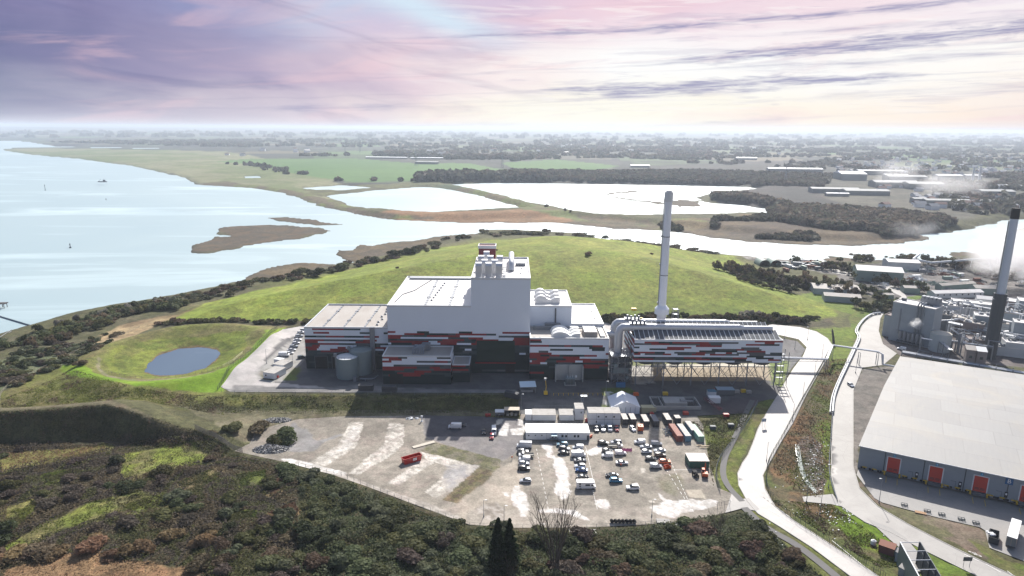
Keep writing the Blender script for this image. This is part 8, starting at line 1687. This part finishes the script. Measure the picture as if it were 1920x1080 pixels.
# bare poplar-like tree in front of the yard and two conifers
def bare_tree(name, label, x, y, h, seed, stems=7, spread=.32, z=None, rr=.16):
    r2 = random.Random(seed); t = thing(name, label, 'tree', (x, y, hh(x, y)-.2)); tr, tw = MB(), MB()
    def branch(mbx, p, d, L, r, lv):
        pts = [p]; q = p; dd = d
        for k in range(4): dd = (dd+Vector((r2.gauss(0, .07), r2.gauss(0, .07), .05))).normalized(); q = q+dd*(L/4); pts.append(q)
        (tr if lv == 0 else tw).tube(pts, r, 5 if lv == 0 else 3, r2=r*.3)
        if lv >= 3: return
        nn = (9, 6, 4)[lv]
        for k in range(nn):
            f = .25+.72*(k+r2.random())/nn; i = min(3, int(f*4)); b = pts[i].lerp(pts[i+1], f*4-i); az_ = r2.uniform(0, 6.28); side = Vector((math.cos(az_), math.sin(az_), 0)); nd = (dd*1.0+side*r2.uniform(.35, .75)+Vector((0, 0, .25))).normalized()
            branch(mbx, b, nd, L*r2.uniform(.28, .45)*(1.15-f*.5), max(r*.42*(1.1-f*.5), .012), lv+1)
    for s in range(stems):
        a = s*6.28/stems+r2.random(); sp = spread*r2.uniform(.3, 1); branch(tr, Vector((.5*math.cos(a), .5*math.sin(a), 0)), Vector((sp*math.cos(a), sp*math.sin(a), 1)).normalized(), h*r2.uniform(.7, 1), rr*r2.uniform(.7, 1), 0)
    M_TW = M_BARK; part('trunk', tr, M_TW, t); part('crown', tw, M('twigs', (.125,.098,.075), .9, .2), t); return t
bare_tree('bare_tree', 'tall many-stemmed leafless tree standing in front of the yard at the bottom centre', 13.0, 168.5, 24, 4, 11, .36, rr=.26)
bare_tree('bare_tree', 'short reddish leafless tree in the lower left scrub', *P(400, 1050, -3), 6.5, 8, 7, .6, rr=.10); bare_tree('bare_tree', 'thin leafless sapling at the right end of the bramble thicket', *P(1345, 1000, -3), 7, 9, 8, .45, rr=.09)
bare_tree('bare_tree', 'small pale birch-like tree below the dark conifers', *P(958, 1092, -3), 8, 10, 3, .3, rr=.08)
def conifer(label, x, y, h, w, seed):
    rgn = np.random.RandomState(seed); t = thing('conifer', label, 'tree', (x, y, hh(x, y)-.2), 0, 'dark conifers'); n = 9000; f = rgn.rand(n)**.75; a = rgn.rand(n)*6.283; lay = .78+.3*np.sin(f*46+a*2); r_ = w*(1-f)**.8*lay*(.55+.45*rgn.rand(n))+.1
    c = np.column_stack([r_*np.cos(a), r_*np.sin(a), h*(.04+.96*f)]); d = np.column_stack([np.cos(a), np.sin(a), np.full(n, -.1)]); V, F = cards(c, d, .42, rgn, 1.2); g = rgn.rand(n)[:, None]; col = np.array((.018,.032,.015))*(1-g)+np.array((.045,.070,.032))*g
    link('crown', arr_mesh('crown', V, F, np.repeat(np.column_stack([col, np.ones(n)]), 4, 0), M_LEAF), t); mb = MB(); mb.tube([(0, 0, 0), (0, 0, h*.9)], .25, 7, r2=.05); part('trunk', mb, M_BARK, t)
conifer('dark conifer at the bottom centre, the left and slightly taller of two', -3.4, 166.0, 17.2, 4.1, 2); conifer('dark conifer at the bottom centre, the right one of two', -.2, 167.2, 16.2, 3.7, 3)
# ---- far woods, hedges and villages
def farwood(name, label, pts, n, hr, wr, seed, kinds=('far', 'purple', 'far'), z=0, sparse=.0, cat='wood'):
    rgn = np.random.RandomState(seed); poly = PL(pts, z); p = np.array(poly); X = rgn.uniform(p[:, 0].min(), p[:, 0].max(), n*4); Y = rgn.uniform(p[:, 1].min(), p[:, 1].max(), n*4); ok = sdist(X, Y, poly, 3) > 0
    if sparse: ok &= fbm(X, Y, 160, 3, seed % 30) > sparse
    for w_ in WATER: ok &= sdist(X, Y, w_, 20) < -12
    X, Y = X[ok][:n], Y[ok][:n]; m = len(X)
    if m == 0: return
    k = 15; h = rgn.uniform(*hr, m); w = rgn.uniform(*wr, m); zb = height(X, Y); cx = np.repeat(np.column_stack([X, Y, zb]), k, 0); d = rgn.normal(size=(m*k, 3)); d /= np.linalg.norm(d, axis=1)[:, None]; H_ = np.repeat(h, k); W2 = np.repeat(w, k)
    c = cx+np.column_stack([d[:, 0]*W2*.5, d[:, 1]*W2*.5, H_*(.5+.42*d[:, 2])]); V, F = cards(c, d, W2*.55, rgn); ki = rgn.randint(0, len(kinds), m); A = np.array([SPEC[q][0] for q in kinds])[ki]; B = np.array([SPEC[q][1] for q in kinds])[ki]; f = rgn.rand(m)[:, None]; col = np.repeat(A*(1-f)+B*f, k, 0)*(.7+.6*rgn.rand(m*k))[:, None]*np.repeat(.75+.5*rgn.rand(m), k)[:, None]
    o = link(name, arr_mesh(name, V, F, np.repeat(np.column_stack([col, np.ones(m*k)]), 4, 0), M_LEAF)); o['kind'] = 'stuff'; o['label'] = label; o['category'] = cat
farwood('woodland', 'bare woodland on the far bank right of the lagoons', [(1400,368),(1500,392),(1600,396),(1700,404),(1760,412),(1800,425),(1720,436),(1560,430),(1460,415),(1440,396),(1320,378),(1340,368)], 3600, (4, 10), (8, 14), 1, kinds=('purple', 'far', 'purple'))
farwood('woodland', 'scattered bushes on the brown marsh across the river', [(1240,415),(1450,406),(1600,415),(1740,430),(1600,448),(1400,438),(1240,424)], 1300, (3, 6), (5, 9), 2, sparse=.45)
farwood('woodland', 'dark bare woodland behind the big lagoon', [(960,322),(1100,324),(1300,322),(1560,330),(1540,350),(1330,345),(1100,341),(900,337)], 4200, (3, 8), (12, 20), 3, kinds=('far', 'purple', 'far'))
farwood('treeline', 'line of trees between the green field and the lagoons', [(780,333),(880,331),(1010,334),(1030,341),(900,340),(787,341)], 500, (10, 20), (12, 20), 4, cat='trees'); farwood('treeline', 'hedge dots on the left marsh edge', [(380,300),(470,305),(560,322),(640,335),(780,338),(770,342),(600,336),(470,312)], 220, (5, 10), (8, 16), 5, sparse=.5, cat='trees')
farwood('treeline', 'bushes on the sea wall left of the lagoons', [(345,335),(400,350),(480,352),(560,365),(620,385),(600,388),(540,366),(470,357),(370,350)], 200, (2, 4), (3, 7), 6, cat='trees', sparse=.4); farwood('treeline', 'bushes along the causeway between the lagoons', [(825,349),(880,357),(960,374),(1080,398),(1100,402),(1080,400),(950,374),(870,357)], 160, (2, 4), (3, 7), 7, cat='trees')
for i, (pts, n, hr, wr, sp) in enumerate(([[(90,266),(480,262),(480,276),(300,272)], 420, (6, 12), (20, 40), .35], [[(460,262),(900,258),(960,272),(700,276),(470,274)], 520, (8, 16), (20, 40), .56], [[(700,276),(960,272),(1350,278),(1330,300),(1000,298),(700,292)], 1000, (7, 14), (16, 30), .54], [[(1000,262),(1920,262),(1960,275),(1000,275)], 800, (8, 16), (34, 60), .55], [[(1200,276),(1920,276),(1980,320),(1500,322),(1300,310)], 1700, (6, 11), (14, 24), .55], [[(0,249),(900,250),(900,258),(0,258)], 320, (10, 18), (60, 110), .57], [[(900,252),(1960,254),(1960,262),(900,260)], 400, (10, 18), (60, 110), .56], [[(1600,315),(1920,322),(1960,400),(1800,404),(1740,350)], 1300, (6, 12), (8, 16), .48], [[(560,291),(800,296),(960,303),(1000,298),(780,290)], 300, (8, 14), (14, 24), .45])):
    farwood('woodland', ['distant wood above the left marsh', 'distant tree belts in the left middle distance', 'distant tree belts above the green fields', 'hazy tree belts far out on the right', 'broken woods around the far town on the right', 'hazy tree lines at the left horizon', 'hazy tree lines at the right horizon', 'bushes and trees among the far works', 'hedges at the upper edge of the green field'][i], pts, n, hr, wr, 20+i, sparse=sp)
# distant works: each hall its own object
M_FW = M('far_white_roof', (.78,.79,.80), .5, .1, .02); M_FG2 = M('far_grey_roof', (.36,.37,.36), .7, .2, .02); M_FWL = M('far_wall', (.28,.29,.28), .8, .2, .02)
FAR = [(1600,338,60,60,16,0,'brightest white-roofed hall of the far works'),(1490,324,150,30,12,0,'long white-roofed hall at the left of the far works'),(1650,328,120,26,12,0,'long pale-roofed hall behind the brightest one'),(1680,333,58,20,8,0,'thin pale hall right of the brightest one'),(1565,362,90,24,9,1,'left long grey sheds of the far works'),(1570,368,40,12,6,0,'narrow white-roofed shed before the left grey sheds'),(1625,366,80,30,9,1,'grey sheds in the middle of the far works'),
 (1680,352,90,40,12,1,'wide brown-grey hall in the centre of the far works'),(1735,355,70,40,12,1,'grey hall right of the centre of the far works'),(1700,340,90,36,12,1,'big grey hall behind the centre of the far works'),(1780,338,60,30,12,0,'pale-roofed hall left of the twin far chimneys'),(1825,336,40,24,10,0,'small pale-roofed hall right of the twin far chimneys'),(1885,354,60,18,8,0,'white-roofed strip shed at the right border of the far works'),
 (1770,384,60,22,8,1,'low long green-grey hall at the near side of the far works'),(1725,382,22,16,9,1,'small square hall at the near side of the far works'),(1830,385,60,20,8,1,'grey hall near the river at the right of the far works'),(1870,368,60,30,10,1,'brown hall near the right border of the far works'),(725,296,170,22,6,0,'left long row of white glasshouses beyond the green field'),(800,297,130,22,6,0,'right long row of white glasshouses beyond the green field'),(800,306,80,20,8,1,'low farm building in the green field'),(1400,300,80,30,9,0,'small white-roofed hall in the far trees'),(1200,314,60,20,7,0,'pale farm sheds at the edge of the dark wood'),(1430,348,0,0,0,0,'')][:-1]
for i, (px, py, w, d, H, g, lb) in enumerate(FAR):
    x, y = P(px, py, 0); t = thing('distant_hall', lb, 'building', (x-w/2, y, hh(x, y)-.5), R(-6), 'far industrial halls'); mb = MB(); mb.box(0, 0, 0, w, d, H); part('wall', mb, M_FWL, t); mb = MB(); mb.extr([(-.6, H+.02), (d+.6, H+.02), (d/2, H+d*.09)], -.6, w+.6, 'x'); part('roof', mb, M_FG2 if g else M_FW, t)
M_HR = [M('tile_roof', (.24,.15,.12), .8, .3, .2), M('slate_roof', (.22,.23,.25), .7, .2, .2), M('pale_house_roof', (.6,.58,.56), .6, .2, .2)]
hp = []
for r_ in range(3):
    mb = MB(); mb.box(0, 0, 0, 12, 9, 5.5, 0); mb.extr([(-.4, 5.5), (9.4, 5.5), (4.5, 8.6)], -.3, 12.3, 'x', 1); hp.append(mb.mesh('house', [M_FW, M_HR[r_]]))
rg = random.Random(77)
for k in range(240):
    if k < 150: px, py = rg.uniform(1560, 1925), rg.uniform(294, 330)
    elif k < 200: px, py = rg.uniform(1640, 1900), rg.uniform(346, 396)
    else: px, py = rg.uniform(420, 1500), rg.uniform(266, 292)
    x, y = P(px, py, 0); o = link('distant_house', rg.choice(hp), None, (x, y, hh(x, y)-.3), rg.uniform(-.6, .6)); s = rg.uniform(.8, 1.4)*(1 if k < 200 else 1.6); o.scale = (s, s, s*.9)
    o['label'] = 'small distant house or shed among the far trees'; o['category'] = 'house'; o['group'] = 'distant houses'
for i, (px, py, h) in enumerate(((1472, 345, 42), (780, 312, 46), (942, 318, 46), (618, 283, 50), (647, 284, 50), (675, 286, 50))):
    x, y = P(px, py, 0); t = thing('pylon', ['electricity pylon behind the dark wood right of the stack', 'electricity pylon in the green field', 'electricity pylon right of the long green field', 'first of three faint pylons beyond the left fields', 'second of three faint pylons beyond the left fields', 'third of three faint pylons beyond the left fields'][i], 'pylon', (x, y, 0), 0, 'electricity pylons'); mb = MB()
    for a, b in ((-4, -4), (4, -4), (4, 4), (-4, 4)): mb.tube([(a, b, 0), (a*.25, b*.25, h*.6), (0, 0, h)], .35, 4)
    for k in range(6): z0, z1 = h*k/8, h*(k+1)/8; w0, w1 = 4*(1-k/8*.95), 4*(1-(k+1)/8*.95); mb.tube([(-w0, -w0, z0), (w1, -w1, z1)], .18, 3); mb.tube([(w0, -w0, z0), (-w1, -w1, z1)], .18, 3)
    part('lattice_mast', mb, M_STEEL, t); mb = MB()
    for f in (.62, .76, .9): mb.tube([(-9*(1.3-f), 0, h*f), (9*(1.3-f), 0, h*f)], .45, 4)
    part('cross_arm', mb, M_STEEL, t)
for i, px in enumerate((1823, 1835)):
    x, y = P(px, 340, 0); mb = MB(); mb.cyl((0, 0), 3, 0, 34, 10, r2=2.2); mb.cyl((0, 0), 2.6, 34, 36, 10); solid('far_chimney', mb, M_FW, ['left one of the twin pale far chimneys', 'right one of the twin pale far chimneys'][i], 'chimney', (x, y, 0), 0, 'twin far chimneys')
